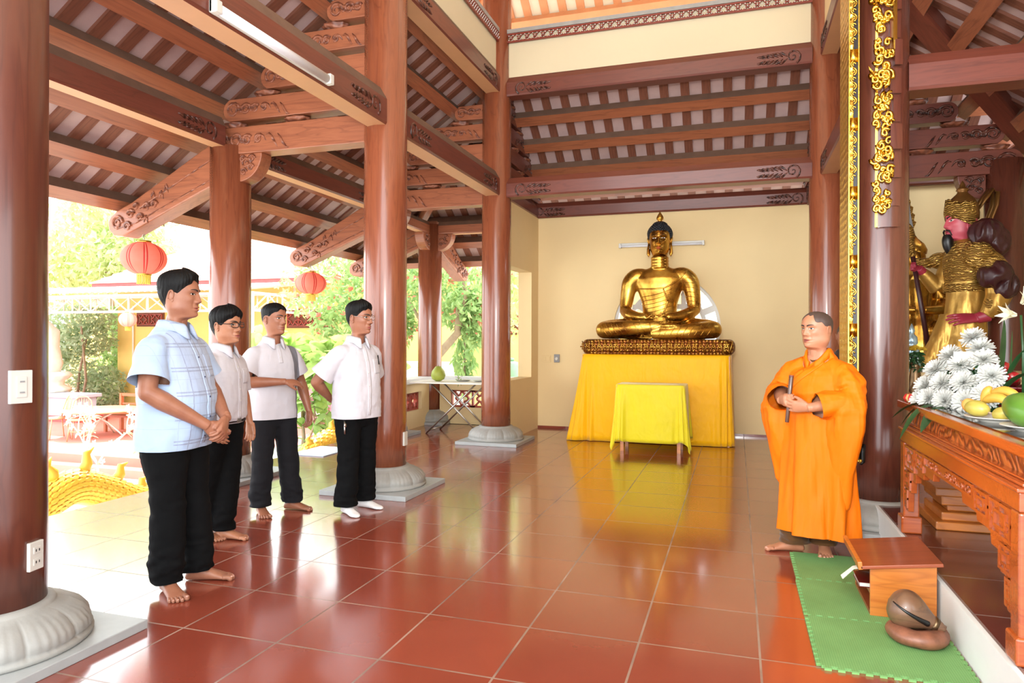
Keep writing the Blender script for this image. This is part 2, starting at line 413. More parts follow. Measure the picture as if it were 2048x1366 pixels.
def leaf(o, L, wd, ht, ln, mat):
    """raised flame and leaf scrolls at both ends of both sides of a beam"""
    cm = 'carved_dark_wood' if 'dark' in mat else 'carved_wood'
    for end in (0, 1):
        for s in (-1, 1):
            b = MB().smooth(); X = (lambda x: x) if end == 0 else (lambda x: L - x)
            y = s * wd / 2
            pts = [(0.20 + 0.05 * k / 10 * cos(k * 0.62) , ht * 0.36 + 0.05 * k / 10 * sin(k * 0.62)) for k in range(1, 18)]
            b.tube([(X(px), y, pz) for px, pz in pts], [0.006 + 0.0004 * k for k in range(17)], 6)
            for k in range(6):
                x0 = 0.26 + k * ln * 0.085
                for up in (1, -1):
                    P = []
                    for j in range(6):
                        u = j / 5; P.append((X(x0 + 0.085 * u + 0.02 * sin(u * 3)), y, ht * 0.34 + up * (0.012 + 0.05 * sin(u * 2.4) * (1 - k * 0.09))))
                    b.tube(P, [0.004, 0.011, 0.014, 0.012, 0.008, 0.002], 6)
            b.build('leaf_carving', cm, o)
R_ = RC - 0.02
# along the left row
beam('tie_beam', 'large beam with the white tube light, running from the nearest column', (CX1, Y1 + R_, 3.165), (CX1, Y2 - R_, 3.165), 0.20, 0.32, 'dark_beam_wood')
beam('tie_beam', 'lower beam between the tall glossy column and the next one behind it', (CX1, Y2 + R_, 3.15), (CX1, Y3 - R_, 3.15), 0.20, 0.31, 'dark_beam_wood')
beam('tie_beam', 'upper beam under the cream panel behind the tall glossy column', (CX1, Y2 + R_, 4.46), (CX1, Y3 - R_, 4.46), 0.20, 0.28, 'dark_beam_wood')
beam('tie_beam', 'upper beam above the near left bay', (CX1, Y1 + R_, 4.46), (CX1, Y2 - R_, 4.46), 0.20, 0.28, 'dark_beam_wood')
# across the back
beam('cross_beam', 'lower long beam across the hall in front of the golden statue', (CX1 + R_, Y3, 3.135), (CX2 - R_, Y3, 3.135), 0.20, 0.25, 'dark_beam_wood')
beam('cross_beam', 'upper long beam across the hall below the cream panel', (CX1 + R_, Y3, 4.42), (CX2 - R_, Y3, 4.42), 0.20, 0.25, 'dark_beam_wood')
beam('wall_beam', 'dark beam lying on top of the back wall above the golden statue', (-3.0, 10.10, 3.14), (0.96, 10.10, 3.14), 0.20, 0.23, 'dark_beam_wood')
beam('wall_beam', 'short dark beam on top of the side wall with the open window', (-2.92, Y3 + R_, 3.14), (-2.92, 10.02, 3.14), 0.18, 0.22, 'dark_beam_wood', 0)
# along the right row
beam('tie_beam', 'lower beam running from the dark red column to the dark column on the right', (CX2, Y2 + R_, 3.15), (CX2, Y3 - R_, 3.15), 0.18, 0.28, 'dark_beam_wood')
beam('tie_beam', 'upper beam running from the dark red column to the dark column on the right', (CX2, Y2 + R_, 4.46), (CX2, Y3 - R_, 4.46), 0.18, 0.28, 'dark_beam_wood')
beam('tie_beam', 'grey-brown beam at the upper right, over the altar table', (CX2 + R_, Y2, 3.05), (3.05, Y2, 3.05), 0.22, 0.26, 'dark_beam_wood', 0, under='dark_beam_wood')
# outer eave beams on the left
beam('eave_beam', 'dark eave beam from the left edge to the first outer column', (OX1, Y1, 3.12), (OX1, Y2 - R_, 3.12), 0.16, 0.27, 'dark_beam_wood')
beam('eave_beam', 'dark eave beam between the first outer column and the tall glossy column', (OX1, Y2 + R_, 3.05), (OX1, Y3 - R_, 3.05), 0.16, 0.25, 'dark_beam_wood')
beam('eave_beam', 'eave beam running back to the sunlit corner column', (OX1, Y3 + R_, 2.98), (-4.66, YO - R_, 2.98), 0.14, 0.2, 'beam_wood', 0)
beam('eave_beam', 'eave beam from the sunlit corner column toward the side wall', (-4.66 + R_, YO, 2.98), (-3.0, YO, 2.98), 0.14, 0.2, 'beam_wood', 0)
beam('wall_beam', 'dark beam on top of the right wall behind the guardian statue', (3.12, Y2, 3.42), (3.12, 10.05, 3.42), 0.2, 0.2, 'dark_beam_wood', 0)
beam('wall_beam', 'dark beam on the back wall above the guardian statue', (1.0, 10.06, 3.3), (3.1, 10.06, 3.3), 0.2, 0.25, 'dark_beam_wood', 0)

# --- stepped trusses of carved blocks between the inner and outer columns
def lotus_pad(o, x, y, z, w=0.13, ax=1):
    b = MB().smooth(); R = []
    for r, zz in ((0.45, 0), (0.75, 0.008), (1.0, 0.045), (1.02, 0.055), (0.9, 0.06)):
        R.append([(x + (w * r * (1 + 0.05 * cos(9 * a)) * cos(a)), y + 0.085 * r * (1 + 0.05 * cos(9 * a)) * sin(a), z + zz) for a in [2 * pi * i / 54 for i in range(54)]])
    b.rings(R); b.build('lotus_pad', 'carved_wood', o)
def block(o, x0, x1, z0, z1, wd, name='carved_block', mat='beam_wood', cmat='carved_wood', scroll=True):
    """a rounded-nosed block, nose at x0"""
    b = MB(); h = z1 - z0; s = 1 if x1 > x0 else -1
    out = [(x1, z0), (x0 + s * h * 0.35, z0)] + [(x0 + s * h * 0.45 * (1 - cos(t)) , z0 + h * 0.5 - h * 0.5 * cos(pi * k / 8)) for k, t in [(k, abs(pi / 2 - pi * k / 8)) for k in range(1, 8)]] + [(x0 + s * h * 0.35, z1), (x1, z1)]
    b.prism(out, -wd / 2, wd / 2); blk = b.build(name, mat, o, bevel=0.006)
    if scroll:
        for y in (-wd / 2, wd / 2):
            b = MB().smooth()
            for cx, r0 in ((0.55 * h, 0.36), (1.25 * h, 0.26), (0.95 * h, 0.14), (1.75 * h, 0.20), (2.25 * h, 0.16), (1.55 * h, 0.12)):
                b.tube([(x0 + s * (cx + r0 * h * (1 - k / 24) * cos(k * 0.55 + cx)), y, z0 + h * 0.5 + r0 * h * (1 - k / 24) * sin(k * 0.55 + cx)) for k in range(20)], [0.016 - 0.0005 * k for k in range(20)], 7)
            for j in range(3):
                b.tube([(x0 + s * h * (2.1 + j * 0.5 + 0.5 * u), y, z0 + h * (0.35 + 0.3 * sin(u * 3 + j))) for u in (0, 0.25, 0.5, 0.75, 1)], [0.004, 0.012, 0.014, 0.011, 0.003], 6)
            b.build('scroll_carving', cmat, blk)
    return blk
def truss(label, y, ang, x, tie_z=3.06, dark=False, arm=True, span=1.66):
    """local +x points inward from the outer column"""
    t = thing('roof_truss', label, 'truss', (x, y, 0), ang, 'carved trusses holding the aisle roof')
    m, c = ('dark_beam_wood', 'carved_dark_wood') if dark else ('beam_wood', 'carved_wood')
    block(t, -0.18, span, tie_z, tie_z + 0.25, 0.18, 'tie', m, c)
    lotus_pad(t, 0.05, 0, tie_z + 0.25); lotus_pad(t, 0.75, 0, tie_z + 0.25)
    block(t, -0.02, 1.3, tie_z + 0.315, tie_z + 0.52, 0.16, 'carved_block', m, c)
    lotus_pad(t, 0.42, 0, tie_z + 0.52); lotus_pad(t, 1.0, 0, tie_z + 0.52)
    block(t, 0.40, span, tie_z + 0.585, tie_z + 0.79, 0.16, 'carved_block', m, c)
    lotus_pad(t, 0.80, 0, tie_z + 0.79)
    block(t, 0.76, span, tie_z + 0.855, tie_z + 1.05, 0.15, 'carved_block', m, c)
    lotus_pad(t, 1.15, 0, tie_z + 1.05)
    block(t, 1.10, span, tie_z + 1.115, tie_z + 1.30, 0.15, 'carved_block', m, c)
    # quarter-round bracket under the tie, on the inner side of the outer column
    b = MB(); out = [(0.15, tie_z)] + [(0.15 + 0.26 * cos(a), tie_z - 0.26 * sin(a)) for a in [k * pi / 2 / 10 for k in range(11)]]
    b.prism(out, -0.075, 0.075); br = b.build('quarter_bracket', m, t, bevel=0.008)
    for yy in (-0.077, 0.077):
        b = MB().smooth()
        for (cx, cz, r) in ((0.24, -0.09, 0.055), (0.30, -0.05, 0.04), (0.21, -0.17, 0.035), (0.20, -0.05, 0.035), (0.29, -0.13, 0.035)):
            b.tube([(cx + r * (1 - k / 20) * cos(k * 0.6), yy, tie_z + cz + r * (1 - k / 20) * sin(k * 0.6)) for k in range(17)], [0.012 - 0.0004 * k for k in range(17)], 6)
        b.build('scroll_carving', c, br)
    if arm: eave_arm(t, m, c)
    return t
def eave_arm(t, m, c, x0=0.0):
    """the sloping cantilever that carries the eave purlins, its nose carved"""
    b = MB(); out = [(-.05, 3.22), (-.25, 3.125), (-1.10, 2.68), (-1.30, 2.60), (-1.38, 2.55), (-1.415, 2.49), (-1.40, 2.41), (-1.34, 2.36), (-1.22, 2.345), (-1.05, 2.41), (-.25, 2.73), (-.05, 2.80)]
    b.prism(out, -0.10, 0.10); a = b.build('eave_arm', m, t, bevel=0.012)
    b = MB()
    for yy in (-0.102, 0.102):
        b = MB(); b.tube([(-0.15, yy, 2.83), (-1.05, yy, 2.47), (-1.3, yy, 2.42)], 0.008, 6); b.tube([(-0.15, yy, 3.02), (-1.0, yy, 2.61)], 0.008, 6)
        for (cx, cz, r) in ((-1.29, 2.48, 0.075), (-1.16, 2.44, 0.045), (-1.12, 2.56, 0.045), (-1.0, 2.52, 0.04), (-0.92, 2.62, 0.04), (-1.05, 2.63, 0.03), (-0.82, 2.64, 0.035)):
            b.tube([(cx + r * (1 - k / 20) * cos(k * 0.6), yy, cz + r * (1 - k / 20) * sin(k * 0.6)) for k in range(17)], [0.019 - 0.0006 * k for k in range(17)], 7)
        for (cx, cz) in ((-0.86, 2.70), (-0.76, 2.70), (-0.70, 2.76), (-0.95, 2.47)):
            b.tube([(cx + 0.05 * u, yy, cz + 0.06 * sin(u * 3.4)) for u in (0, .25, .5, .75, 1)], [0.004, 0.014, 0.016, 0.012, 0.003], 6)
        b.smooth().build('scroll_carving', c, a)
truss('carved truss with sloping arm over the first outer column, above the men', Y2, 0, OX1)
truss('carved truss with sloping arm behind the tall glossy column', Y3, 0, OX1)
truss('dark carved truss behind the hanging gilded board, right side', Y3, pi, 2.62, dark=True, arm=False)
truss('carved truss over the side wall with the open window', YO, -pi / 2, CX1, 3.38, dark=True, arm=False, span=1.6)
truss('carved truss above the right end of the back wall', YO, -pi / 2, CX2, 3.38, dark=True, arm=False, span=1.6)
# corner column: two brackets, three arms
tc_ = thing('roof_truss', 'corner brackets and arms on the sunlit corner column', 'truss', (-4.66, YO, 0), 0, 'carved trusses holding the aisle roof')
eave_arm(tc_, 'beam_wood', 'carved_wood')
for k, ang in enumerate((0, -pi / 2)):
    b = MB(); M = Matrix.Rotation(ang, 4, 'Z')
    b.prism([(0.15, 2.98)] + [(0.15 + 0.26 * cos(a), 2.98 - 0.26 * sin(a)) for a in [j * pi / 2 / 10 for j in range(11)]], -0.075, 0.075, M); q = b.build('quarter_bracket', 'beam_wood', tc_, bevel=0.008)
    for yy in (-0.077, 0.077):
        b = MB().smooth()
        for (cx, cz, r) in ((0.24, -0.09, 0.055), (0.30, -0.05, 0.04), (0.21, -0.17, 0.035), (0.29, -0.13, 0.035)):
            b.tube([M @ Vector((cx + r * (1 - k2 / 20) * cos(k2 * 0.6), yy, 2.98 + cz + r * (1 - k2 / 20) * sin(k2 * 0.6))) for k2 in range(17)], [0.012 - 0.0004 * k2 for k2 in range(17)], 6)
        b.build('scroll_carving', 'carved_wood', q)
tb_ = thing('eave_bracket', 'sloping arm reaching out from the back of the corner column', 'bracket', (-4.66, YO, 0), -pi / 2)
eave_arm(tb_, 'beam_wood', 'carved_wood')
hip = beam('hip_beam', 'diagonal hip beam rising from the corner column to the inner column', (-4.66 - 1.1, YO + 1.1, 2.62), (CX1, Y3, 4.62), 0.12, 0.18, 'beam_wood', 0)

beam('hip_beam', 'heavy diagonal hip beam under the right roof, over the guardian statue', (1.0, 6.58, 4.60), (3.3, 8.95, 3.07), 0.22, 0.22, 'dark_beam_wood', 0)
# --- purlins, rafters and boards of the aisle roofs
DS = [0.20, 0.57, 0.95, 1.33, 1.72, 2.12, 2.54, 2.94]
def purlin(label, p, q, group, wd=0.15, ht=0.145, mat='beam_wood', tilt=-1):
    p, q = Vector(p), Vector(q); d = q - p; L = d.length
    # set square to the roof slope: the underside faces into the hall, the sides take a second slot, grey-brown on beam wood
    h = ht * .82; al = tilt * math.atan(PITCH); ca, sa = cos(al), sin(al)
    sec = [(-wd / 2, 0), (wd / 2, 0), (wd / 2, h), (-wd / 2, h)]; sec = [(y * ca - z * sa, y * sa + z * ca) for y, z in sec]
    b = MB(); b.rings([[(0, y, z) for y, z in sec], [(L, y, z) for y, z in sec]]); b.m[1] = b.m[3] = 1; o = b.build('purlin', [mat, 'grey_brown_wood' if mat == 'beam_wood' else mat], None, p)
    o.rotation_euler = d.to_track_quat('X', 'Z').to_euler(); tag(o, label, 'purlin', group); return o
ORD = ['lowest', 'second', 'third', 'fourth', 'fifth', 'sixth', 'seventh', 'topmost']
for k, d in enumerate(reversed(DS)):
    z = purlin_z(d); x = CX1 - d
    purlin('%s purlin up from the eave of the left aisle roof' % ORD[k], (x, -1.0, z), (x, Y3 + d, z), 'purlins of the left aisle roof')
    y = Y3 + d
    purlin('%s purlin up from the eave of the back aisle roof' % ORD[k], (CX1 - d, y, z), (3.4, y, z), 'purlins of the back aisle roof')
for k, d in enumerate(reversed(DS[:6])):
    z = purlin_z(d)
    purlin('%s purlin up the right aisle roof over the altar' % ORD[k], (CX2 + d, 0.5, z), (CX2 + d, Y3 + 0.2, z), 'purlins of the right aisle roof', tilt=1)
DE = 3.03
def rafters(spots, ceiling, mat='rafter_wood'):
    """spots: (top point, bottom point)"""
    me = None
    for p, q in spots:
        p, q = Vector(p), Vector(q); d = q - p; L = d.length
        b = MB(); b.box((0, -0.053, 0), (L, 0.053, 0.03)); o = b.build('rafter', mat, ceiling, p)
        z = d.normalized(); y = Vector((0, 0, 1)).cross(z).normalized(); u = z.cross(y)
        o.rotation_euler = Matrix((z, y, u)).transposed().to_euler()
zt = lambda d: purlin_z(d) + 0.143
rs = []
y = 0.4
while y < Y3 - 0.02: rs.append(((CX1 - 0.02, y, zt(0.02)), (CX1 - DE, y, zt(DE)))); y += 0.262
e = 0.15
while Y3 + e < Y3 + DE: rs.append(((CX1 - e - 0.02, Y3 + e, zt(e)), (CX1 - DE, Y3 + e, zt(DE)))); e += 0.262
RS_L = rs
rs = []
x = CX1 - DE + 0.2
while x < 3.3:
    d0 = max(0.02, CX1 - x + 0.02); rs.append(((x, Y3 + d0, zt(d0)), (x, Y3 + DE, zt(DE)))); x += 0.258
RS_B = rs
rs = []; y = 2.6
while y < Y3: rs.append(((CX2 + 0.02, y, zt(0.02)), (CX2 + 2.3, y, zt(2.3)))); y += 0.262
RS_R = rs
zb = lambda d: purlin_z(d) + 0.176
def slab(b, a, c, d_, e_):
    top = [(p[0], p[1], p[2] + 0.06) for p in (a, c, d_, e_)]; b.add([a, c, d_, e_] + top, [(0, 1, 2, 3), (7, 6, 5, 4), (0, 4, 5, 1), (1, 5, 6, 2), (2, 6, 7, 3), (3, 7, 4, 0)])
b = MB(); slab(b, (CX1, -1.2, zb(0)), (CX1, Y3, zb(0)), (CX1 - DE, Y3 + DE, zb(DE)), (CX1 - DE, -1.2, zb(DE))); rafters(RS_L, structure(b.build('ceiling_left', 'boards_pink')))
b = MB(); slab(b, (CX1, Y3, zb(0)), (3.6, Y3, zb(0)), (3.6, Y3 + DE, zb(DE)), (CX1 - DE, Y3 + DE, zb(DE))); rafters(RS_B, structure(b.build('ceiling_back', 'boards_pink')))
b = MB(); slab(b, (CX2, -1.2, zb(0)), (CX2, Y3, zb(0)), (CX2 + 2.4, Y3, zb(2.4)), (CX2 + 2.4, -1.2, zb(2.4))); rafters(RS_R, structure(b.build('ceiling_right', 'boards_pink')))

plain('pale_panel', ins(222, 208, 174), 0.75, 0, 0.03, 1.2)
# --- clerestory panels with a lattice band on top
b = MB(); b.box((CX1 + R_, Y3 - 0.05, 4.67), (CX2 - R_, Y3 + 0.05, 5.22)); structure(b.build('wall_clerestory_back', 'pale_panel'))
b = MB(); b.box((CX1 - 0.05, Y2 + R_, 4.74), (CX1 + 0.05, Y3 - R_, 5.22)); b.box((CX1 - 0.05, Y1 + R_, 4.74), (CX1 + 0.05, Y2 - R_, 5.22)); structure(b.build('wall_clerestory_left', 'pale_panel'))
b = MB(); b.box((CX2 - 0.05, Y2 + R_, 4.74), (CX2 + 0.05, Y3 - R_, 5.22)); structure(b.build('wall_clerestory_right', 'cream_wall'))
plain('lattice_red', ins(136, 60, 48), 0.3, 0, 0.1)
plain('lattice_silver', ins(226, 222, 216), 0.4, 0.1, 0.05)
def lattice(name, p, q, z0, z1):
    """pierced strip of repeating rosettes with small silvered studs"""
    p, q = Vector(p), Vector(q); L = (q - p).length; a = atan2(q.y - p.y, q.x - p.x)
    b = MB(); h = z1 - z0; M = Matrix.Translation((p.x, p.y, z0)) @ Matrix.Rotation(a, 4, 'Z')
    b.slot(0); b.box((0, -0.012, 0), (L, 0.012, 0.018), M); b.box((0, -0.012, h - 0.018), (L, 0.012, h), M)
    n = int(L / (h * 0.9)); st = L / n
    for i in range(n):
        x = (i + 0.5) * st
        for s in (-1, 1):
            MM = M @ Matrix.Translation((x, 0, h / 2)) @ Matrix.Rotation(s * 0.78, 4, 'Y'); b.box((-st * 0.62, -0.008, -0.009), (st * 0.62, 0.008, 0.009), MM)
        b.slot(1)
        for dx, dz in ((0, 0), (0.25, 0.24), (-0.25, 0.24), (0.25, -0.24), (-0.25, -0.24), (0.48, 0)):
            b.ell(M @ Vector((x + dx * st, -0.012, h / 2 + dz * h)), (0.008, 0.007, 0.008), 8, 5)
        b.slot(0)
    return structure(b.build(name, ['lattice_red', 'lattice_silver']))
lattice('trim_3', (CX1 + R_, Y3 - 0.075), (CX2 - R_, Y3 - 0.075), 5.10, 5.215)
lattice('trim_4', (CX1 + 0.075, Y2 + R_), (CX1 + 0.075, Y3 - R_), 5.10, 5.215)
b = MB(); b.box((CX1 + R_, Y3 - 0.09, 5.22), (CX2 - R_, Y3 + 0.12, 5.27)); structure(b.build('trim_5', 'white_stone'))
b = MB(); b.box((CX1 - 0.12, Y2 + R_, 5.22), (CX1 + 0.09, Y3 - R_, 5.27)); structure(b.build('trim_6', 'white_stone'))
# --- upper roof seen through the gap: purlins, rafters, bright boards
zu = lambda d: 6.05 - 0.70 * d
for k, d in enumerate((0.62, 0.12)):
    purlin('%s purlin of the bright upper roof at the back' % ('lower', 'higher')[k], (CX1 - d, Y3 + d, zu(d)), (CX2 + d, Y3 + d, zu(d)), 'purlins of the upper roof', mat='orange_wood', ht=0.12)
    purlin('%s purlin of the bright upper roof on the left' % ('lower', 'higher')[k], (CX1 - d, Y1, zu(d)), (CX1 - d, Y3 + d, zu(d)), 'purlins of the upper roof', mat='orange_wood', ht=0.12)
rs = []; x = CX1 - 0.5
while x < CX2 + 0.6:
    rs.append(((x, Y3 - 0.9 + max(0, CX1 - x) * 1.0, zu(-0.9 + max(0, CX1 - x)) + 0.12), (x, Y3 + 0.95, zu(0.95) + 0.12))); x += 0.245
RS_U = rs
rs = []; y = Y1
while y < Y3 + 0.5: rs.append(((CX1 + 0.9, y, zu(-0.9) + 0.12), (CX1 - 0.95, y, zu(0.95) + 0.12))); y += 0.245
RS_U += rs
zz = lambda d: zu(d) + 0.153
b = MB(); xm = (CX1 + CX2) / 2
slab(b, (xm, Y3 - 1.96, zz(-1.96)), (xm, Y3 - 1.96, zz(-1.96)), (CX2 + 1, Y3 + 1.0, zz(1.0)), (CX1 - 1, Y3 + 1.0, zz(1.0)))
slab(b, (xm, -1.2, zz(-1.96)), (xm, Y3 - 1.96, zz(-1.96)), (CX1 - 1, Y3 + 1.0, zz(1.0)), (CX1 - 1, -1.2, zz(1.0)))
slab(b, (xm, -1.2, zz(-1.96)), (xm, Y3 - 1.96, zz(-1.96)), (CX2 + 1, Y3 + 1.0, zz(1.0)), (CX2 + 1, -1.2, zz(1.0)))
rafters(RS_U, structure(b.build('ceiling_upper', 'boards_bright')), 'orange_wood')
beam('hip_beam', 'pale hip beam at the corner of the bright upper roof', (CX1 - 0.95, Y3 + 0.95, zu(0.95) - 0.02), (CX1 + 0.9, Y3 - 0.9, zu(-0.9) - 0.02), 0.10, 0.14, 'orange_wood', 0)

# --- tube lights
def tube_light(label, p, q, rot_y, parent_rot):
    p, q = Vector(p), Vector(q); L = (q - p).length
    t = thing('tube_light', label, 'lamp', p, 0); t.rotation_euler = parent_rot
    return t, L
plain('tube_white', ins(236, 238, 244), 0.3, 0, 0.01)
t = thing('tube_light', 'white tube light fixed along the side of the large dark beam', 'lamp', (CX1 + 0.10, 3.22, 3.215), pi / 2)
# local x runs along the beam, local -y points into the hall
b = MB(); b.box((0, -0.022, -0.035), (1.21, 0.0, 0.035)); b.build('housing', 'white_plastic', t, bevel=0.004)
b = MB().smooth(); R = [[(x, -0.022 - 0.03 * sin(a), 0.032 * cos(a)) for a in [pi * k / 10 for k in range(11)]] for x in (0.05, 1.16)]
b.rings(R, close=False); b.build('diffuser', 'tube_white', t)
for x in (0.0, 1.16):
    b = MB(); b.box((x, -0.055, -0.037), (x + 0.05, 0.0, 0.037)); b.build('end_cap', 'white_plastic', t, bevel=0.006)
t = thing('tube_light', 'white tube light on the back wall behind the golden head', 'lamp', (-1.62, 10.05, 2.68), 0)
b = MB(); b.box((0, -0.03, -0.02), (1.19, 0.0, 0.035)); b.build('housing', 'white_plastic', t, bevel=0.004)
b = MB().smooth(); b.tube([(0.03, -0.045, -0.012), (1.16, -0.045, -0.012)], 0.018, 14); b.build('tube', 'tube_white', t)
for x in (0.0, 1.16):
    b = MB(); b.box((x, -0.07, -0.035), (x + 0.03, 0.0, 0.03)); b.build('end_cap', 'white_plastic', t, bevel=0.003)
# switches on the back wall
t = thing('wall_switch', 'pale flat switch plate on the back wall left of the golden statue', 'switch', (-2.705, 10.05, 1.035), 0)
b = MB(); b.box((-0.065, -0.012, -0.05), (0.065, 0.0, 0.05)); b.build('plate', 'cream_wall', t, bevel=0.003)
for x in (-0.03, 0.03):
    b = MB(); b.box((x - 0.02, -0.018, -0.03), (x + 0.02, -0.012, 0.03)); b.build('rocker', 'cream_wall', t, bevel=0.002)
t = thing('fan_regulator', 'grey regulator with a round knob on the back wall', 'switch', (-2.545, 10.05, 1.045), 0)
b = MB(); b.box((-0.042, -0.03, -0.06), (0.042, 0.0, 0.06)); b.build('case', 'grey_plastic', t, bevel=0.006)
b = MB().smooth(); b.lathe([(0.026, 0), (0.026, 0.012), (0.022, 0.016)], 24, M=Matrix.Rotation(pi / 2, 4, 'X'), c=(0, -0.03, -0.005)); b.build('knob', 'white_plastic', t)
# ================================================================ OUTSIDE
plain('paving', srgb(205, 202, 196), 0.8, 0, 0.06, 1.5)
plain('red_terrace', srgb(196, 112, 96), 0.6, 0, 0.08, 2.0)
plain('grey_plaster', srgb(176, 176, 186), 0.8, 0, 0.04, 2)
plain('pale_stone', srgb(222, 220, 212), 0.8, 0, 0.06, 6)
plain('cane', srgb(206, 146, 108), 0.5, 0, 0.08)
plain('bench_wood', srgb(176, 92, 52), 0.5, 0, 0.1)
plain('table_stone', srgb(190, 160, 120), 0.6, 0, 0.1)
plain('white_paint', srgb(228, 224, 212), 0.5, 0, 0.03)
plain('fret_red', srgb(158, 66, 48), 0.5, 0, 0.1)
plain('recess_dark', srgb(110, 70, 50), 0.8, 0, 0.1)
plain('canopy_sheet', srgb(214, 214, 210), 0.5, 0.2, 0.05)
plain('bark', srgb(150, 128, 104), 0.9, 0, 0.2, 8, 0.4, 20)
plain('pale_bark', srgb(214, 206, 186), 0.9, 0, 0.1, 8)
plain('fascia_red', srgb(170, 70, 66), 0.6)
plain('dragon_gold', srgb(230, 180, 60), 0.42, 0.15, 0.12, 7)
plain('mat_blue', srgb(196, 214, 228), 0.8, 0, 0.03)
plain('roof_pink', srgb(226, 178, 156), 0.8, 0, 0.12, 3)
def leafy(name, c1, c2, transl=0.45, rough=0.5):
    t = NT(name); inf = t.n('ShaderNodeObjectInfo'); v = t.coord()
    colr = t.ramp(t.noise(v, 3.5, 3, 0.7), [(0.3, c1), (0.7, c2)])
    t.set(Base_Color=colr, Roughness=rough)
    tr = t.n('ShaderNodeBsdfTranslucent'); t.l(colr, tr.inputs[0]); mx = t.n('ShaderNodeMixShader'); mx.inputs[0].default_value = transl
    t.l(t.b.outputs[0], mx.inputs[1]); t.l(tr.outputs[0], mx.inputs[2]); t.l(mx.outputs[0], t.t.nodes['Material Output'].inputs[0]); MAT[name] = t.m
leafy('leaf_light', srgb(180, 200, 136), srgb(214, 222, 168))
leafy('leaf_green', srgb(122, 158, 96), srgb(180, 204, 132), .5)
leafy('leaf_dark', srgb(146, 170, 132), srgb(196, 210, 170), .5)
leafy('leaf_lime', srgb(146, 184, 90), srgb(192, 212, 130), 0.5)
leafy('petal_red', srgb(216, 96, 80), srgb(232, 150, 130), 0.4)
leafy('petal_pink', srgb(222, 120, 150), srgb(240, 180, 190), 0.4)
leafy('petal_white', srgb(236, 234, 226), srgb(246, 246, 240), 0.3)
leafy('lantern_red', srgb(236, 150, 130), srgb(240, 166, 148), 0.6, 0.6)
leafy('lantern_stripe', srgb(186, 44, 40), srgb(196, 56, 48), 0.35, 0.6)
leafy('lantern_pale', srgb(232, 190, 180), srgb(238, 204, 192), 0.5, 0.6)

b = MB(); b.box((-45, -20, -1.3), (-4.88, 45, -1.2)); b.box((-4.88, 10.9, -1.3), (30, 45, -1.2)); structure(b.build('floor_courtyard', 'paving'))
b = MB(); b.box((-32, 10.08, -1.2), (-8.6, 26, -0.9)); structure(b.build('floor_terrace', 'red_terrace'))
b = MB(); b.box((-32, 9.75, -1.2), (-8.6, 10.08, -1.05)); structure(b.build('trim_7', 'red_terrace'))
# low wall with fretwork around the corner of the hall
def fret(b, x0, x1, z0, z1, y0, y1, M, n):
    b.box((x0, y0, z0), (x1, y1, z0 + 0.025), M); b.box((x0, y0, z1 - 0.025), (x1, y1, z1), M)
    st = (x1 - x0) / n
    for i in range(n):
        c = x0 + (i + 0.5) * st; h = (z1 - z0) / 2; zc = (z0 + z1) / 2
        b.box((x0 + i * st - 0.012, y0, z0), (x0 + i * st + 0.012, y1, z1), M)
        R = []
        for k in range(25):
            a = 2 * pi * k / 24; r = h * (0.62 + 0.16 * cos(4 * a))
            R.append([M @ Vector((c + (r + dr) * cos(a), yy, zc + (r + dr) * sin(a))) for dr, yy in ((-0.014, y0), (0.014, y0), (0.014, y1), (-0.014, y1))])
        b.rings(R, (False, False))
        for s in (-1, 1):
            for u in (-1, 1):
                MM = M @ Matrix.Translation((c + s * st * 0.33, 0, zc + u * h * 0.66)) @ Matrix.Rotation(s * u * -0.78, 4, 'Y'); b.box((-0.06, y0, -0.012), (0.06, y1, 0.012), MM)
    b.box((x1 - 0.012, y0, z0), (x1 + 0.012, y1, z1), M)
def low_wall(name, p, q, cap_z, wz=(0.26, 0.53), inset=0.3):
    p, q = Vector((p[0], p[1], 0)), Vector((q[0], q[1], 0)); L = (q - p).length; M = Matrix.Translation(p) @ Matrix.Rotation(atan2(q.y - p.y, q.x - p.x), 4, 'Z')
    b = MB(); b.slot(0); b.box((0, -0.08, 0), (L, 0.08, wz[0]), M); b.box((0, -0.08, wz[1]), (L, 0.08, cap_z - 0.07), M)
    b.box((0, -0.08, wz[0]), (inset, 0.08, wz[1]), M); b.box((L - inset, -0.08, wz[0]), (L, 0.08, wz[1]), M)
    b.slot(1); b.box((0, -0.14, cap_z - 0.07), (L, 0.14, cap_z), M)
    b.slot(2); fret(b, inset, L - inset, wz[0], wz[1], -0.03, 0.03, M, max(2, int((L - 2 * inset) / 0.27)))
    return structure(b.build(name, ['cream_wall', 'riser_white', 'fret_red']))
low_wall('wall_low_left', (OX1, Y3 + 0.3), (-4.66, YO - 0.2), 0.74)
low_wall('wall_low_back', (-4.46, YO + 0.02), (-3.04, YO + 0.02), 0.74, inset=0.18)
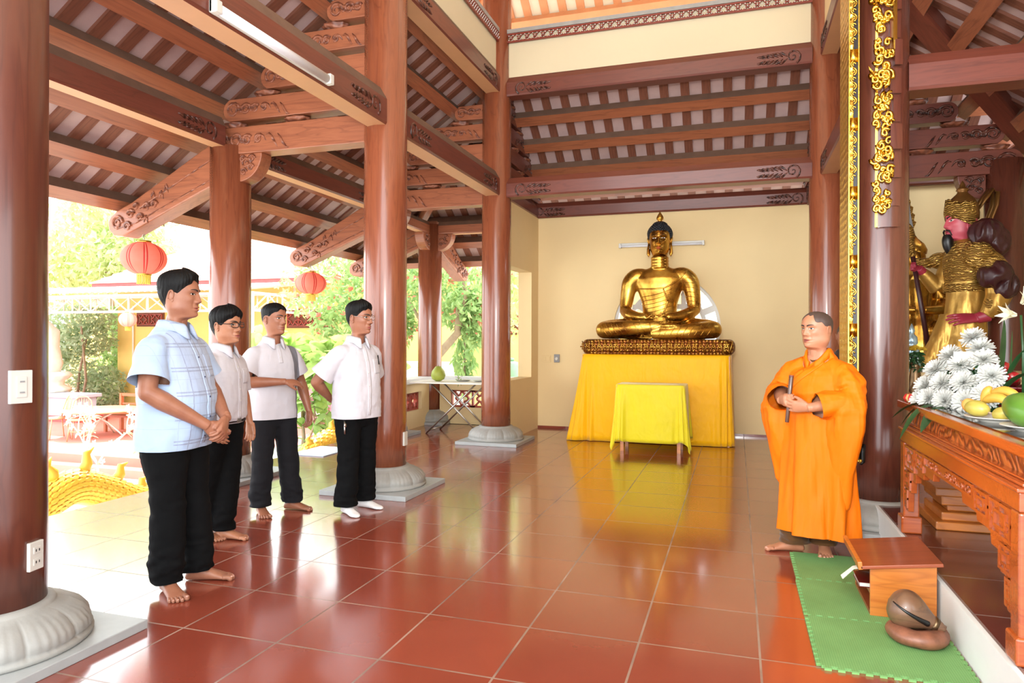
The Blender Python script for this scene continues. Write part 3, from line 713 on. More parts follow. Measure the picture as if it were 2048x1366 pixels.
# yellow building across the courtyard
YB = 18.0
bld = thing('yellow_building', 'long yellow building with a pale tiled roof across the courtyard', 'building', (-19.67, YB, -0.9))
def W(b, name, mat, par, **k):
    me_off = par.location if par.type == 'EMPTY' else Vector((0, 0, 0))
    b.v = [tuple(Vector(p) - me_off) for p in b.v]; return b.build(name, mat, par, **k)
b = MB(); b.box((-19.67, YB, -0.9), (-1.0, YB + 6, 3.05)); W(b, 'wall', 'yellow_wall', bld)
b = MB(); b.box((-20.05, YB - 0.65, 2.98), (-0.5, YB - 0.55, 3.12)); b.box((-20.05, YB - 0.6, 2.98), (-19.95, YB + 6.6, 3.12)); W(b, 'fascia', 'fascia_red', bld)
def roof_tiles():
    b = MB(); n = 14
    for k in range(n):
        u0, u1 = k / n, (k + 1) / n
        y0, y1 = YB - 0.7 + 3.7 * u0, YB - 0.7 + 3.7 * u1; z0, z1 = 3.1 + 2.1 * u0, 3.1 + 2.1 * u1
        x0 = -20.1 + 2.6 * u0; b.add([(x0, y0, z0 + 0.04), (-0.4, y0, z0 + 0.04), (-0.4, y1, z1), (x0 + 2.6 / n, y1, z1), (x0, y0, z0), (-0.4, y0, z0)], [(0, 1, 2, 3), (4, 5, 1, 0)])
    b.add([(-20.1, YB - 0.7, 3.1), (-17.5, YB + 3, 5.2), (-20.1, YB + 6.7, 3.1)], [(0, 1, 2)])
    return b
W(roof_tiles(), 'tiled_roof', 'roof_pink', bld, fixn=False)
for i, (x0, x1, z0, z1) in enumerate(((-18.75, -17.75, 1.76, 2.12), (-12.95, -11.4, 1.70, 2.17), (-6.2, -5.3, 1.50, 1.95))):
    b = MB(); b.box((x0 - 0.05, YB - 0.06, z0 - 0.05), (x1 + 0.05, YB - 0.005, z1 + 0.05)); fr = W(b, 'vent_window', 'recess_dark', bld)
    b = MB(); fret(b, x0, x1, z0, z1, YB - 0.10, YB - 0.06, Matrix(), max(2, int((x1 - x0) / 0.38))); b.v = [tuple(Vector(p) - bld.location) for p in b.v]; b.build('fretwork', 'fret_red', fr)
b = MB().smooth(); b.tube([(-18.95, YB - 0.06, 0.3), (-18.95, YB - 0.06, 2.4)], 0.028, 10); W(b, 'drain_pipe', 'white_paint', bld)
t = thing('far_building', 'hazy yellow building showing between the trees above the metal canopy', 'building', (-29, 27, -1.2))
b = MB(); b.box((-4.0, 0, 0), (3, 6, 5.8)); b.build('wall', 'yellow_wall', t)
b = MB(); b.prism([(-4.6, 5.75), (3.6, 5.75), (2.0, 7.2), (-3.0, 7.2)], -0.6, 6.6); b.build('roof', 'roof_pink', t)
t = thing('garden_wall', 'white garden wall beyond the corner column', 'wall', (-6.0, 15.5, -1.2))
b = MB(); b.box((-5.4, 0, 0), (6.5, 0.2, 1.85)); b.build('panel', 'white_paint', t)
b = MB(); b.box((-5.5, -0.05, 1.85), (6.6, 0.25, 1.97)); b.build('coping', 'pale_stone', t)
b = MB(); b.box((-0.05, -0.15, 0), (0.3, 0.3, 2.6)); b.build('pillar', 'yellow_wall', t)
t = thing('water_tank', 'green barrel outside, seen through the side window', 'tank', (-4.35, 13.2, -1.2))
b = MB().smooth(); b.lathe([(0.28, 0), (0.3, 0.1), (0.3, 1.9), (0.27, 2.05), (0.1, 2.1)], 24); plain('tank_green', srgb(120, 160, 120), 0.5); b.build('drum', 'tank_green', t)
b = MB().smooth(); b.lathe([(0.12, 2.1), (0.12, 2.15), (0.02, 2.17)], 16); b.build('lid', 'tank_green', t)
# metal canopy on a lattice girder
can = thing('metal_canopy', 'white metal canopy with a lattice girder and corrugated roof edge', 'canopy', (-15, 14, -0.9))
b = MB(); n = 150
R = []
for i in range(n + 1):
    x = -21 + 10.1 * i / n; dz = 0.025 * sin(i * 2.1)
    R.append([(x, 13.6, 2.50 + dz), (x, 17.3, 2.95 + dz), (x, 17.3, 2.97 + dz), (x, 13.6, 2.52 + dz)])
b.rings(R); W(b, 'corrugated_sheet', 'canopy_sheet', can)
def girder(p, q, zt, zb, n, name):
    p, q = Vector(p), Vector(q); b = MB().smooth()
    b.tube([p + Vector((0, 0, zt)), q + Vector((0, 0, zt))], 0.035, 8); b.tube([p + Vector((0, 0, zb)), q + Vector((0, 0, zb))], 0.03, 8)
    for i in range(n + 1):
        u = p.lerp(q, i / n); b.tube([u + Vector((0, 0, zb)), u + Vector((0, 0, zt))], 0.022, 6)
        if i < n:
            v = p.lerp(q, (i + 1) / n); a, c = (zb, zt) if i % 2 == 0 else (zt, zb); b.tube([u + Vector((0, 0, a)), v + Vector((0, 0, c))], 0.02, 6)
    W(b, name, 'white_paint', can)
girder((-21, 13.8, 0), (-10.97, 13.8, 0), 2.42, 2.0, 16, 'girder'); girder((-10.97, 13.8, 0), (-10.97, 17.3, 0), 2.42, 2.0, 6, 'girder')
girder((-21, 15.6, 0), (-10.97, 15.6, 0), 2.5, 2.1, 16, 'girder')
for x in (-10.97,):
    b = MB().smooth(); b.tube([(x, 13.8, -0.9), (x, 13.8, 2.45)], 0.05, 12); W(b, 'post', 'white_paint', can)
# pedestal and stone figure
t = thing('statue_pedestal', 'grey plastered pedestal with a red foot beyond the courtyard', 'pedestal', (-18.4, 14.2, -0.9))
b = MB(); b.box((-2.6, -0.2, 0.12), (1.70, 0.4, 0.62)); b.build('body', 'grey_plaster', t)
b = MB(); b.box((-2.7, -0.28, 0.62), (1.80, 0.5, 0.72)); b.build('cap', 'grey_plaster', t, bevel=0.02)
b = MB(); b.box((-2.8, -0.4, 0.0), (1.95, 0.6, 0.14)); b.build('foot', 'fascia_red', t)
t = thing('stone_figure', 'white stone figure on a lotus seat, half hidden by the nearest column', 'statue', (-18.55, 14.35, -0.18))
b = MB().smooth(); b.lathe([(0.75, 0), (0.78, 0.1), (0.6, 0.2), (0.62, 0.3), (0.8, 0.45), (0.72, 0.55), (0.3, 0.58)], 40, wob=lambda a, z: 1 + 0.05 * abs(sin(a * 8))); b.build('lotus_seat', 'pale_stone', t)
b = MB().smooth(); b.lathe([(0.55, 0.55), (0.6, 0.8), (0.5, 1.3), (0.52, 1.7), (0.3, 1.95), (0.12, 2.05)], 32, wob=lambda a, z: 1 + 0.04 * sin(a * 9 + z * 5)); b.ell((0, 0, 2.2), (0.17, 0.2, 0.24)); b.build('robed_figure', 'pale_stone', t)
# cane chairs
def cane_chair():
    t = thing('cane_chair', 'cane chair with a hooped spindle back, nearest the column, by the grey pedestal', 'chair', (-14.35, 11.55, -0.9), 2.75, 'hoop-backed chairs on the red terrace')
    b = MB().smooth(); b.lathe([(0.20, 0.43), (0.215, 0.44), (0.215, 0.465), (0.19, 0.47)], 28); b.build('seat', 'cane', t)
    b = MB().smooth(); P = [(-0.19, -0.15, 0.46), (-0.20, -0.19, 0.65), (-0.16, -0.24, 0.84), (-0.08, -0.26, 0.92), (0, -0.265, 0.94), (0.08, -0.26, 0.92), (0.16, -0.24, 0.84), (0.20, -0.19, 0.65), (0.19, -0.15, 0.46)]
    b.tube(P, 0.014, 8); bk = b.build('back_hoop', 'cane', t)
    for i in range(6):
        x = -0.12 + 0.048 * i; b = MB().smooth(); b.tube([(x * 0.9, -0.17, 0.46), (x, -0.25, 0.90 - 3.2 * x * x)], 0.006, 6); b.build('spindle', 'cane', bk)
    for sx in (-1, 1):
        for sy in (-1, 1):
            b = MB().smooth(); b.tube([(sx * 0.14, sy * 0.14, 0.44), (sx * 0.20, sy * 0.20, 0.0)], [0.014, 0.012], 8); b.build('leg', 'cane', t)
    b = MB().smooth(); b.tube([(-0.17, 0.17, 0.2), (0.17, 0.17, 0.2)], 0.009, 6); b.build('stretcher', 'cane', t)
    return t
c1 = cane_chair()
copy_tree(c1, None, (-13.62, 11.5, -0.9), -2.5, 'cane chair with a hooped spindle back, turned toward the round table')
t = thing('round_table', 'round terrace table on crossed white metal legs', 'table', (-13.8, 12.2, -0.9))
b = MB().smooth(); b.lathe([(0.78, 0.56), (0.82, 0.58), (0.82, 0.60), (0.78, 0.62)], 40); b.build('tabletop', 'table_stone', t)
for a in (0.3, 1.87):
    for s in (-1, 1):
        b = MB().smooth(); d = Vector((cos(a), sin(a), 0)); b.tube([d * 0.5 * s + Vector((0, 0, 0.0)), d * 0.15 * s + Vector((0, 0, 0.3)), -d * 0.35 * s + Vector((0, 0, 0.57))], 0.018, 8); b.build('leg', 'white_paint', t)
t = thing('wooden_bench', 'reddish slatted wooden bench against the yellow building', 'bench', (-13.55, 12.95, -0.9))
b = MB(); b.box((-0.75, -0.25, 0.36), (0.9, 0.25, 0.41)); b.build('seat', 'bench_wood', t)
b = MB(); b.box((-0.75, 0.20, 0.82), (0.9, 0.26, 0.89)); b.box((-0.75, 0.21, 0.62), (0.9, 0.25, 0.66)); b.box((-0.75, 0.21, 0.52), (0.9, 0.25, 0.56)); b.build('back_rails', 'bench_wood', t)
for x in (-0.72, 0.85):
    b = MB(); b.box((x - 0.03, 0.19, 0), (x + 0.03, 0.27, 0.88)); b.build('leg', 'bench_wood', t)
    b = MB(); b.box((x - 0.03, -0.25, 0), (x + 0.03, -0.19, 0.37)); b.build('leg', 'bench_wood', t)
t = thing('radio_box', 'small black box standing on the slatted bench', 'box', (-13.0, 13.05, -0.49))
b = MB(); b.box((-0.14, -0.09, 0), (0.14, 0.09, 0.30)); b.build('case', 'black_plastic', t, bevel=0.01)
b = MB(); b.box((-0.11, -0.1, 0.2), (0.11, -0.089, 0.26)); b.build('front_panel', 'steel', t)

# --- plants
def foliage(b, blobs, n, size, rnd, aspect=0.45, droop=0.3, shell=0.55):
    for _ in range(n):
        c, r = rnd.choice(blobs)
        while True:
            p = Vector((rnd.uniform(-1, 1), rnd.uniform(-1, 1), rnd.uniform(-1, 1)))
            if shell * rnd.random() < p.length <= 1: break
        p = Vector((c[0] + p.x * r[0], c[1] + p.y * r[1], c[2] + p.z * r[2]))
        d = Vector((rnd.uniform(-1, 1), rnd.uniform(-1, 1), rnd.uniform(-1, 0.7) - droop)).normalized()
        s = d.cross(Vector((rnd.uniform(-1, 1), rnd.uniform(-1, 1), rnd.uniform(-1, 1)))).normalized(); nrm = d.cross(s)
        L = size * rnd.uniform(0.7, 1.3); wd = L * aspect * 0.5
        b.add([p, p + d * L * 0.45 + s * wd + nrm * wd * 0.4, p + d * L, p + d * L * 0.45 - s * wd + nrm * wd * 0.4], [(0, 1, 2), (0, 2, 3)])
def tree(name, label, cat, base, blobs, n, size, mat, branches, seed, bark='bark', flowers=None, group=None, **k):
    rnd = random.Random(seed); t = thing(name, label, cat, base, 0, group)
    b = MB(); foliage(b, blobs, n, size, rnd, **k); b.build('foliage', mat, t, fixn=False)
    for i, (P, r0, r1) in enumerate(branches):
        b = MB().smooth(); m = len(P); b.tube(P, [lerp(r0, r1, j / (m - 1)) for j in range(m)], 9); b.build('trunk' if i == 0 else 'branch', bark, t)
    if flowers:
        mat2, nf, sz = flowers; b = MB(); foliage(b, [(tuple(Vector(c)), tuple(Vector(r) * 1.02)) for c, r in blobs], nf, sz, rnd, 0.9, 0.0, 0.95); tag(b.build('flowers', mat2, t, fixn=False), kind='stuff')
    return t
tree('shade_tree', 'tall pale-leaved tree behind the metal canopy at the left', 'tree', (-22, 20, -1.2), [((-1.2, 0, 6.2), (2.4, 1.8, 1.9)), ((0.9, 0.2, 5.4), (1.7, 1.5, 1.3)), ((-2.8, 0, 5.2), (2.0, 1.5, 1.6)), ((0.5, 0, 7.6), (2.6, 1.8, 1.4))], 5200, 0.34, 'leaf_light', [([(0, 0, 0), (0.1, 0, 2.5), (-0.4, 0, 5)], 0.18, 0.08), ([(0.1, 0, 2.6), (0.8, 0, 4.4), (1.4, 0, 6)], 0.09, 0.03)], 1)
tree('shrub', 'grey-green thicket under the metal canopy, left of the yellow wall', 'shrub', (-20.4, 17.2, -1.2), [((-1.2, 0, 2.3), (1.0, 0.7, 0.75)), ((0.2, 0, 2.5), (1.1, 0.7, 0.6)), ((-0.4, 0, 1.1), (1.4, 0.7, 0.9)), ((-0.3, 0.1, 3.2), (1.6, 0.7, 0.5)), ((0.8, 0.2, 0.9), (0.8, 0.6, 0.8))], 4200, 0.19, 'leaf_dark', [([(0.2, -0.3, 0), (0.35, -0.3, 1.4), (0.6, -0.2, 2.8)], 0.05, 0.03), ([(0.5, -0.4, 0), (0.75, -0.4, 1.2), (0.55, -0.4, 2.9)], 0.05, 0.03), ([(-0.6, -0.3, 0), (-0.5, -0.3, 2.8)], 0.035, 0.02)], 2)
tree('shrub', 'bright green bushes low beside the grey pedestal', 'shrub', (-19.5, 19.5, -1.2), [((-1.5, 0, 1.2), (1.4, 0.8, 1.2)), ((0.6, 0, 1.2), (1.2, 0.8, 1.3)), ((-0.4, 0, 3.0), (2.2, 0.8, 1.2))], 3600, 0.26, 'leaf_green', [([(0, 0, 0), (0.1, 0, 2.0)], 0.06, 0.03)], 3)
tree('flowering_tree', 'leafy tree with orange-red blossoms behind the middle columns', 'tree', (-6.0, 12.8, -1.2), [((-2.3, 0.3, 3.6), (1.3, 0.9, 0.75)), ((-0.8, 0, 3.7), (1.4, 0.9, 0.9)), ((0.6, 0, 3.6), (1.0, 0.9, 0.8)), ((-1.9, 0.4, 2.75), (1.0, 0.7, 0.6)), ((-0.9, 0.3, 2.9), (0.5, 0.6, 0.6)), ((1.0, 0.3, 3.0), (0.35, 0.5, 0.6)), ((-0.6, 0.4, 4.5), (2.2, 1.0, 0.6))], 6400, 0.165, 'leaf_green', [([(-0.3, 0, 0), (-0.1, 0, 1.4), (0.25, 0, 2.15), (0.72, 0, 2.65), (0.76, 0, 3.3)], 0.12, 0.06), ([(0.2, 0, 2.1), (-0.1, 0, 2.9), (-0.5, 0.1, 3.5)], 0.05, 0.02), ([(0.72, 0, 2.65), (0.9, 0, 3.4), (0.7, 0.1, 4)], 0.06, 0.02)], 4, flowers=('petal_red', 240, 0.14))
tree('weeping_shrub', 'trailing green creeper hanging by the yellow garden pillar', 'shrub', (-5.45, 13.6, -1.2), [((0, 0, 2.2), (0.22, 0.3, 0.9)), ((-0.1, 0, 3.2), (0.4, 0.4, 0.5))], 620, 0.19, 'leaf_green', [([(0, 0, 0), (0, 0, 2.6)], 0.04, 0.02)], 5, droop=1.2)
tree('hedge_tree', 'green tree outside the side window', 'tree', (-5.2, 15.0, -1.2), [((0, 0, 3.4), (1.0, 0.8, 0.9)), ((0.6, 0, 4.3), (1.2, 0.8, 0.8))], 1200, 0.22, 'leaf_light', [([(0, 0, 0), (0.1, 0, 3)], 0.08, 0.05)], 6)
# frangipani: big lime leaves in whorls on forked stems
def whorls(name, label, base, stems, mat, seed, L=0.36, n=11, flowers=None, stem_mat='bark', per_leaf=True):
    rnd = random.Random(seed); t = thing(name, label, 'plant', base)
    b = MB().smooth()
    for P, r in stems: b.tube(P, [r * (1 - 0.4 * i / (len(P) - 1)) for i in range(len(P))], 8)
    b.build('stems', stem_mat, t)
    b = MB().smooth(); fl = MB()
    for P, r in stems:
        tip = Vector(P[-1]); ax = (tip - Vector(P[-2])).normalized()
        u = ax.orthogonal().normalized(); v = ax.cross(u)
        for i in range(n):
            a = i * 2.4 + rnd.uniform(-.3, .3); el = rnd.uniform(0.0, 1.0); out = (u * cos(a) + v * sin(a)); d0 = (out * cos(el) + ax * sin(el)).normalized()
            s = d0.cross(ax).normalized() if abs(d0.dot(ax)) < 0.98 else u; ln = L * rnd.uniform(0.7, 1.15); R = []
            st = tip - ax * rnd.uniform(0, 0.12)
            for k in range(7):
                q = k / 6; w_ = ln * 0.17 * (sin(pi * min(1, q * 0.93 + 0.03)) ** 0.8) + 0.002
                c = st + d0 * ln * q + Vector((0, 0, -0.35 * ln * q * q)); R.append([c - s * w_ + ax * w_ * 0.35, c, c + s * w_ + ax * w_ * 0.35])
            b.rings(R, (False, False), close=False)
        if flowers:
            for i in range(rnd.randint(1, 3)):
                c = tip + Vector((rnd.uniform(-.08, .08), rnd.uniform(-.08, .08), rnd.uniform(0.02, .1)))
                for k in range(5):
                    a = 2 * pi * k / 5; d = Vector((cos(a), sin(a) * 0.4, sin(a))); s = d.cross(Vector((0, 1, 0)))
                    fl.add([c, c + d * 0.035 + s * 0.018, c + d * 0.06, c + d * 0.035 - s * 0.018], [(0, 1, 2, 3)])
    b.build('leaves', mat, t, fixn=False)
    if flowers: tag(fl.build('flowers', flowers, t, fixn=False), kind='stuff')
    return t
ST = []; FK = [1.35]
def fork(p, d, r, depth, rnd):
    q = p + d * rnd.uniform(0.30, 0.42) * FK[0]; m = (p + q) / 2 + Vector((rnd.uniform(-.03, .03), rnd.uniform(-.03, .03), 0))
    ST.append(([p, m, q], r))
    if depth > 0:
        for k in range(2 if depth < 3 else 3):
            a = rnd.uniform(0, 2 * pi) + k * 2.6; nd = (d + Vector((cos(a), sin(a), 0)) * 0.75 + Vector((0, 0, 0.15))).normalized(); fork(q, nd, r * 0.75, depth - 1, rnd)
rnd = random.Random(12); fork(Vector((0, 0, 0)), Vector((0, 0, 1)), 0.04, 3, rnd); fork(Vector((0.25, 0.1, 0)), Vector((0.3, 0, 1)).normalized(), 0.035, 3, rnd); fork(Vector((-0.3, 0, 0)), Vector((-0.3, 0, 1)).normalized(), 0.035, 3, rnd)
whorls('frangipani', 'frangipani with large lime-green leaves between the men and the tall glossy column', (-6.85, 9.9, -0.55), ST, 'leaf_lime', 13, 0.50, 11); FK[0] = 1.0
t = thing('planter', 'low stone planter holding the frangipani', 'planter', (-6.85, 9.9, -1.2))
b = MB().smooth(); b.lathe([(0.45, 0), (0.6, 0.1), (0.55, 0.3), (0.65, 0.6), (0.65, 0.66), (0.5, 0.66)], 32); b.build('bowl', 'pale_stone', t)
ST = []; rnd = random.Random(5); fork(Vector((0, 0, 0)), Vector((0, 0, 1)), 0.025, 2, rnd)
whorls('flowering_shrub', 'small leafy plant with pink flowers low in front of the frangipani', (-6.25, 9.15, -0.62), [(P, r) for P, r in ST], 'leaf_green', 14, 0.26, 7, 'petal_pink')
ST = []; rnd = random.Random(8); fork(Vector((0, 0, 0)), Vector((0, 0, 1)), 0.028, 3, rnd)
whorls('potted_frangipani', 'pale bare-stemmed plant with white flowers in front of the round table', (-10.6, 9.3, -1.2), ST, 'leaf_light', 15, 0.14, 4, 'petal_white', 'pale_bark')
ST = []; FK[0] = 1.25; rnd = random.Random(21); fork(Vector((0, 0, 0)), Vector((0, 0, 1)), 0.03, 2, rnd)
whorls('flowering_shrub', 'long-leaved plant with pink flowers behind the back of the light-blue shirt', (-7.75, 8.5, -1.2), ST, 'leaf_lime', 16, 0.30, 6, 'petal_pink')

# --- golden dragons guarding the stair
def dragon(name, label, P, r, fins, seed, head=None):
    t = thing(name, label, 'dragon statue', P[0]); o = Vector(P[0])
    pts = []
    for i in range(len(P) - 1):
        p0, p1, p2, p3 = [Vector(P[max(0, min(len(P) - 1, k))]) for k in (i - 1, i, i + 1, i + 2)]
        for j in range(10):
            u = j / 10; pts.append(0.5 * ((2 * p1) + (p2 - p0) * u + (2 * p0 - 5 * p1 + 4 * p2 - p3) * u * u + (3 * p1 - p0 - 3 * p2 + p3) * u ** 3) - o)
    pts.append(Vector(P[-1]) - o); b = MB().smooth(); m = len(pts)
    rad = [r * (0.75 + 0.25 * sin(pi * i / (m - 1))) for i in range(m)]; b.tube(pts, rad, 22); body = b.build('body', 'dragon_gold', t)
    b = MB()
    for i in range(1, m - 1):
        tg = (pts[i + 1] - pts[i - 1]).normalized(); n0 = Vector((1, 0, 0)); up = tg.cross(n0).normalized(); 
        if up.z < 0: up = -up
        for k in range(12):
            a = 2 * pi * (k + 0.5 * (i % 2)) / 12
            if sin(a) < -0.75: continue
            nd = n0 * cos(a) + up * sin(a); sd = tg.cross(nd); c = pts[i] + nd * rad[i] * 1.01; L = 0.075 * r / 0.17; wv = r * 0.26
            b.add([c - sd * wv * 0.5, c - tg * L * 0.2 + nd * 0.006, c + sd * wv * 0.5, c + tg * L * 0.6 + sd * wv * 0.4 + nd * 0.012, c + tg * L + nd * 0.016, c + tg * L * 0.6 - sd * wv * 0.4 + nd * 0.012], [(0, 1, 2, 3, 4, 5)])
    b.build('scales', 'dragon_gold', body, fixn=False)
    for f, h in fins:
        i = int(f * (m - 1)); tg = (pts[min(i + 1, m - 1)] - pts[i - 1]).normalized(); up = tg.cross(Vector((1, 0, 0))).normalized()
        if up.z < 0: up = -up
        b = MB().smooth(); c = pts[i] + up * rad[i] * 0.8; b.tube([c, c + up * h * 0.4 + tg * 0.03, c + up * h * 0.75 - tg * 0.0, c + up * h + tg * 0.07], [0.055, 0.05, 0.035, 0.006], 10, flat=1.0); b.build('fin', 'dragon_gold', t)
    if head: head(t, pts[-1], o)
    return t
def dragon_head(t, p, o):
    b = MB().smooth(); b.ell(p + Vector((0.02, 0, 0.05)), (0.16, 0.22, 0.17), 20, 12); b.tube([p + Vector((0, 0.1, 0.1)), p + Vector((0, 0.25, 0.12)), p + Vector((0, 0.36, 0.15))], [0.12, 0.1, 0.05], 14); b.tube([p + Vector((0, 0.1, -0.04)), p + Vector((0, 0.3, -0.06))], [0.08, 0.04], 12)
    hd = b.build('head', 'dragon_gold', t)
    for s in (-1, 1):
        b = MB().smooth(); b.tube([p + Vector((s * 0.08, -0.05, 0.15)), p + Vector((s * 0.12, -0.22, 0.28)), p + Vector((s * 0.1, -0.36, 0.42))], [0.03, 0.022, 0.006], 8); b.build('horn', 'dragon_gold', hd)
dragon('golden_dragon', 'golden scaled dragon arching up beside the floor edge at the left', [(-6.0, 3.9, -0.62), (-6.0, 4.35, -0.42), (-6.0, 4.72, -0.18), (-6.0, 5.0, -0.10), (-6.02, 5.35, -0.22), (-6.05, 5.75, -0.40), (-6.2, 6.2, -0.46), (-6.35, 6.45, -0.15), (-6.35, 6.5, 0.25)], 0.165, [(0.08, 0.16), (0.17, 0.2), (0.30, 0.23), (0.41, 0.26), (0.53, 0.22), (0.64, 0.14)], 1)
dragon('golden_dragon', 'golden scaled dragon behind the frangipani near the light-blue mat', [(-5.55, 7.7, -0.5), (-5.5, 8.2, -0.20), (-5.55, 8.8, -0.12), (-5.7, 9.25, -0.25), (-5.75, 9.5, 0.05), (-5.65, 9.45, 0.35), (-5.5, 9.2, 0.45)], 0.17, [(0.15, 0.12), (0.3, 0.14), (0.45, 0.12)], 2, dragon_head)
b = MB(); b.box((-7.2, 3.2, -1.2), (-5.0, 9.32, -0.62)); st_ = b.build('stair_plinth', 'pale_stone'); tag(st_, 'pale stone stair side carrying the golden dragons', 'plinth')
# --- things at the edge of the floor
b = MB(); b.box((-4.85, 6.75, 0), (-4.40, 7.38, 0.012)); o = b.build('floor_mat', 'mat_blue', bevel=0.004); tag(o, 'pale blue mat lying at the edge of the floor', 'mat')
# folding table with fruit
ft = thing('folding_table', 'folding table with a white top and crossed steel legs by the low wall', 'table', (-3.75, 9.15, 0))
b = MB(); b.box((-0.62, -0.32, 0.705), (0.62, 0.32, 0.725)); b.build('tabletop', 'white_paint', ft, bevel=0.004)
for y, s in ((-0.24, 1), (-0.20, -1), (0.24, 1), (0.20, -1)):
    b = MB().smooth(); b.tube([(-0.40 * s, y, 0.0), (0.0, y, 0.38), (0.34 * s, y, 0.70)], 0.012, 8); b.build('leg', 'steel', ft)
for x in (-0.36, 0.36):
    b = MB().smooth(); b.tube([(x, -0.24, 0.045), (x, 0.24, 0.045)], 0.01, 8); b.build('stretcher', 'steel', ft)
plain('melon_green', srgb(150, 160, 60), 0.5, 0, 0.15, 14)
t = thing('green_fruit', 'pear-shaped green fruit on the folding table', 'fruit', (-4.05, 9.1, 0.725))
b = MB().smooth(); b.lathe([(0.03, 0.0), (0.085, 0.03), (0.105, 0.085), (0.09, 0.145), (0.055, 0.19), (0.04, 0.21), (0.012, 0.215)], 28); b.build('flesh', 'melon_green', t)
b = MB().smooth(); b.tube([(0, 0, 0.21), (0.005, 0, 0.235)], 0.006, 8); b.build('stem', 'bark', t)
for i, (x, y) in enumerate(((-3.72, 9.25), (-3.45, 9.2))):
    t = thing('plate', ['white plate beside the pear-shaped green fruit', 'white plate on the folding table close to the column'][i], 'plate', (x, y, 0.725), 0, 'plates on the folding table')
    b = MB().smooth(); b.lathe([(0.06, 0.002), (0.11, 0.018), (0.115, 0.02), (0.108, 0.022), (0.06, 0.008)], 32); b.build('dish', 'white_plastic', t)
ST = [([(0, 0, 0), (0.02, 0, 0.03), (0.06, 0.02, 0.05)], 0.004), ([(0, 0, 0), (-0.02, 0.02, 0.03), (-0.06, 0.02, 0.04)], 0.004)]
q = whorls('leaf_sprig', 'green leaf sprig on a plate on the folding table', (-3.80, 9.25, 0.745), ST, 'leaf_green', 30, 0.14, 3)

# --- lanterns
def lantern(label, x, y, ztop, r, h, zhook, mats=('lantern_red', 'lantern_stripe')):
    t = thing('lantern', label, 'lantern', (x, y, ztop), 0, 'round paper lanterns')
    b = MB().smooth(); n = 96; m = 60; R = []
    for k in range(m + 1):
        ph = -1.22 + 2.44 * k / m; rr = r * cos(ph) * (1 + 0.008 * (k % 2)); z = -h / 2 + h / 2 * sin(ph) / sin(1.22)
        R.append([(rr * cos(2 * pi * i / n), rr * sin(2 * pi * i / n), z) for i in range(n)])
    b.rings(R, (False, False))
    b.m = [1 if (i % 12) in (0, 2) else 0 for k in range(m) for i in range(n)]; b.build('shade', list(mats), t, fixn=False)
    b = MB().smooth(); b.lathe([(r * 0.34, -0.004), (r * 0.34, 0.018), (r * 0.2, 0.022)], 24); b.build('top_rim', 'gold_bright', t)
    b = MB().smooth(); b.lathe([(r * 0.34, -h - 0.012), (r * 0.34, -h + 0.008)], 24); bt = b.build('bottom_rim', 'gold_bright', t)
    b = MB()
    for i in range(18):
        a = 2 * pi * i / 18; b.box((r * 0.28 * cos(a) - 0.004, r * 0.28 * sin(a) - 0.004, -h - 0.10), (r * 0.28 * cos(a) + 0.004, r * 0.28 * sin(a) + 0.004, -h - 0.01))
    b.build('tassel', 'tassel_yellow', bt)
    b = MB().smooth(); b.tube([(0, 0, 0.0), (0, 0, zhook - ztop)], 0.0035, 6); b.tube([(0.018 * cos(a), 0, zhook - ztop - 0.018 + 0.018 * sin(a)) for a in [2 * pi * k / 12 for k in range(13)]], 0.003, 6); b.build('hook_wire', 'steel', t)
plain('tassel_yellow', srgb(224, 190, 80), 0.7)
lantern('large red lantern hanging from the carved arm nearest the left edge', -5.675, Y2, 2.285, 0.212, 0.315, 2.37)
lantern('red lantern hanging from the carved arm behind the men', -5.745, Y3, 2.26, 0.215, 0.30, 2.37)
lantern('faded pink lantern hanging under the metal canopy', -14.75, 13.8, 1.98, 0.21, 0.36, 2.42, ('lantern_pale', 'lantern_red'))
# ================================================================ FIGURES: heads, hands, bodies, clothes
def skin_mat(name, base, dark, rough=0.42):
    t = NT(name); v = t.coord()
    t.set(Base_Color=t.ramp(t.noise(v, 14, 4, 0.6), [(0.3, dark), (0.7, base)]), Roughness=rough, Subsurface_Weight=0.06, Subsurface_Radius=(0.02, 0.008, 0.004), Specular_IOR_Level=0.4)
    t.bump(t.noise(v, 160, 3), 0.08, 0.001); MAT[name] = t.m
skin_mat('skin_tan', ins(166, 112, 86), ins(150, 96, 73)); skin_mat('skin_brown', ins(168, 111, 84), ins(152, 96, 71)); skin_mat('skin_light', ins(188, 130, 98), ins(172, 113, 83))
skin_mat('lip', ins(160, 88, 78), ins(144, 76, 68)); 
plain('hair_black', ins(13, 12, 12), 0.6, 0, 0.3, 30, 0.5, 160, 0.003, Specular_IOR_Level=0.2); plain('hair_grey', ins(58, 54, 52), 0.5, 0, 0.4, 60, 0.5, 160, 0.003)
plain('stubble', ins(74, 56, 48), 0.6, 0, 0.15, 40); plain('eye_white', ins(226, 216, 206), 0.2, 0, 0.02); plain('iris', ins(26, 18, 15), 0.1, 0, 0.05)
plain('brow', ins(40, 30, 27), 0.7, 0, 0.2, 60)
plain('nail', ins(214, 164, 146), 0.3, 0, 0.02)
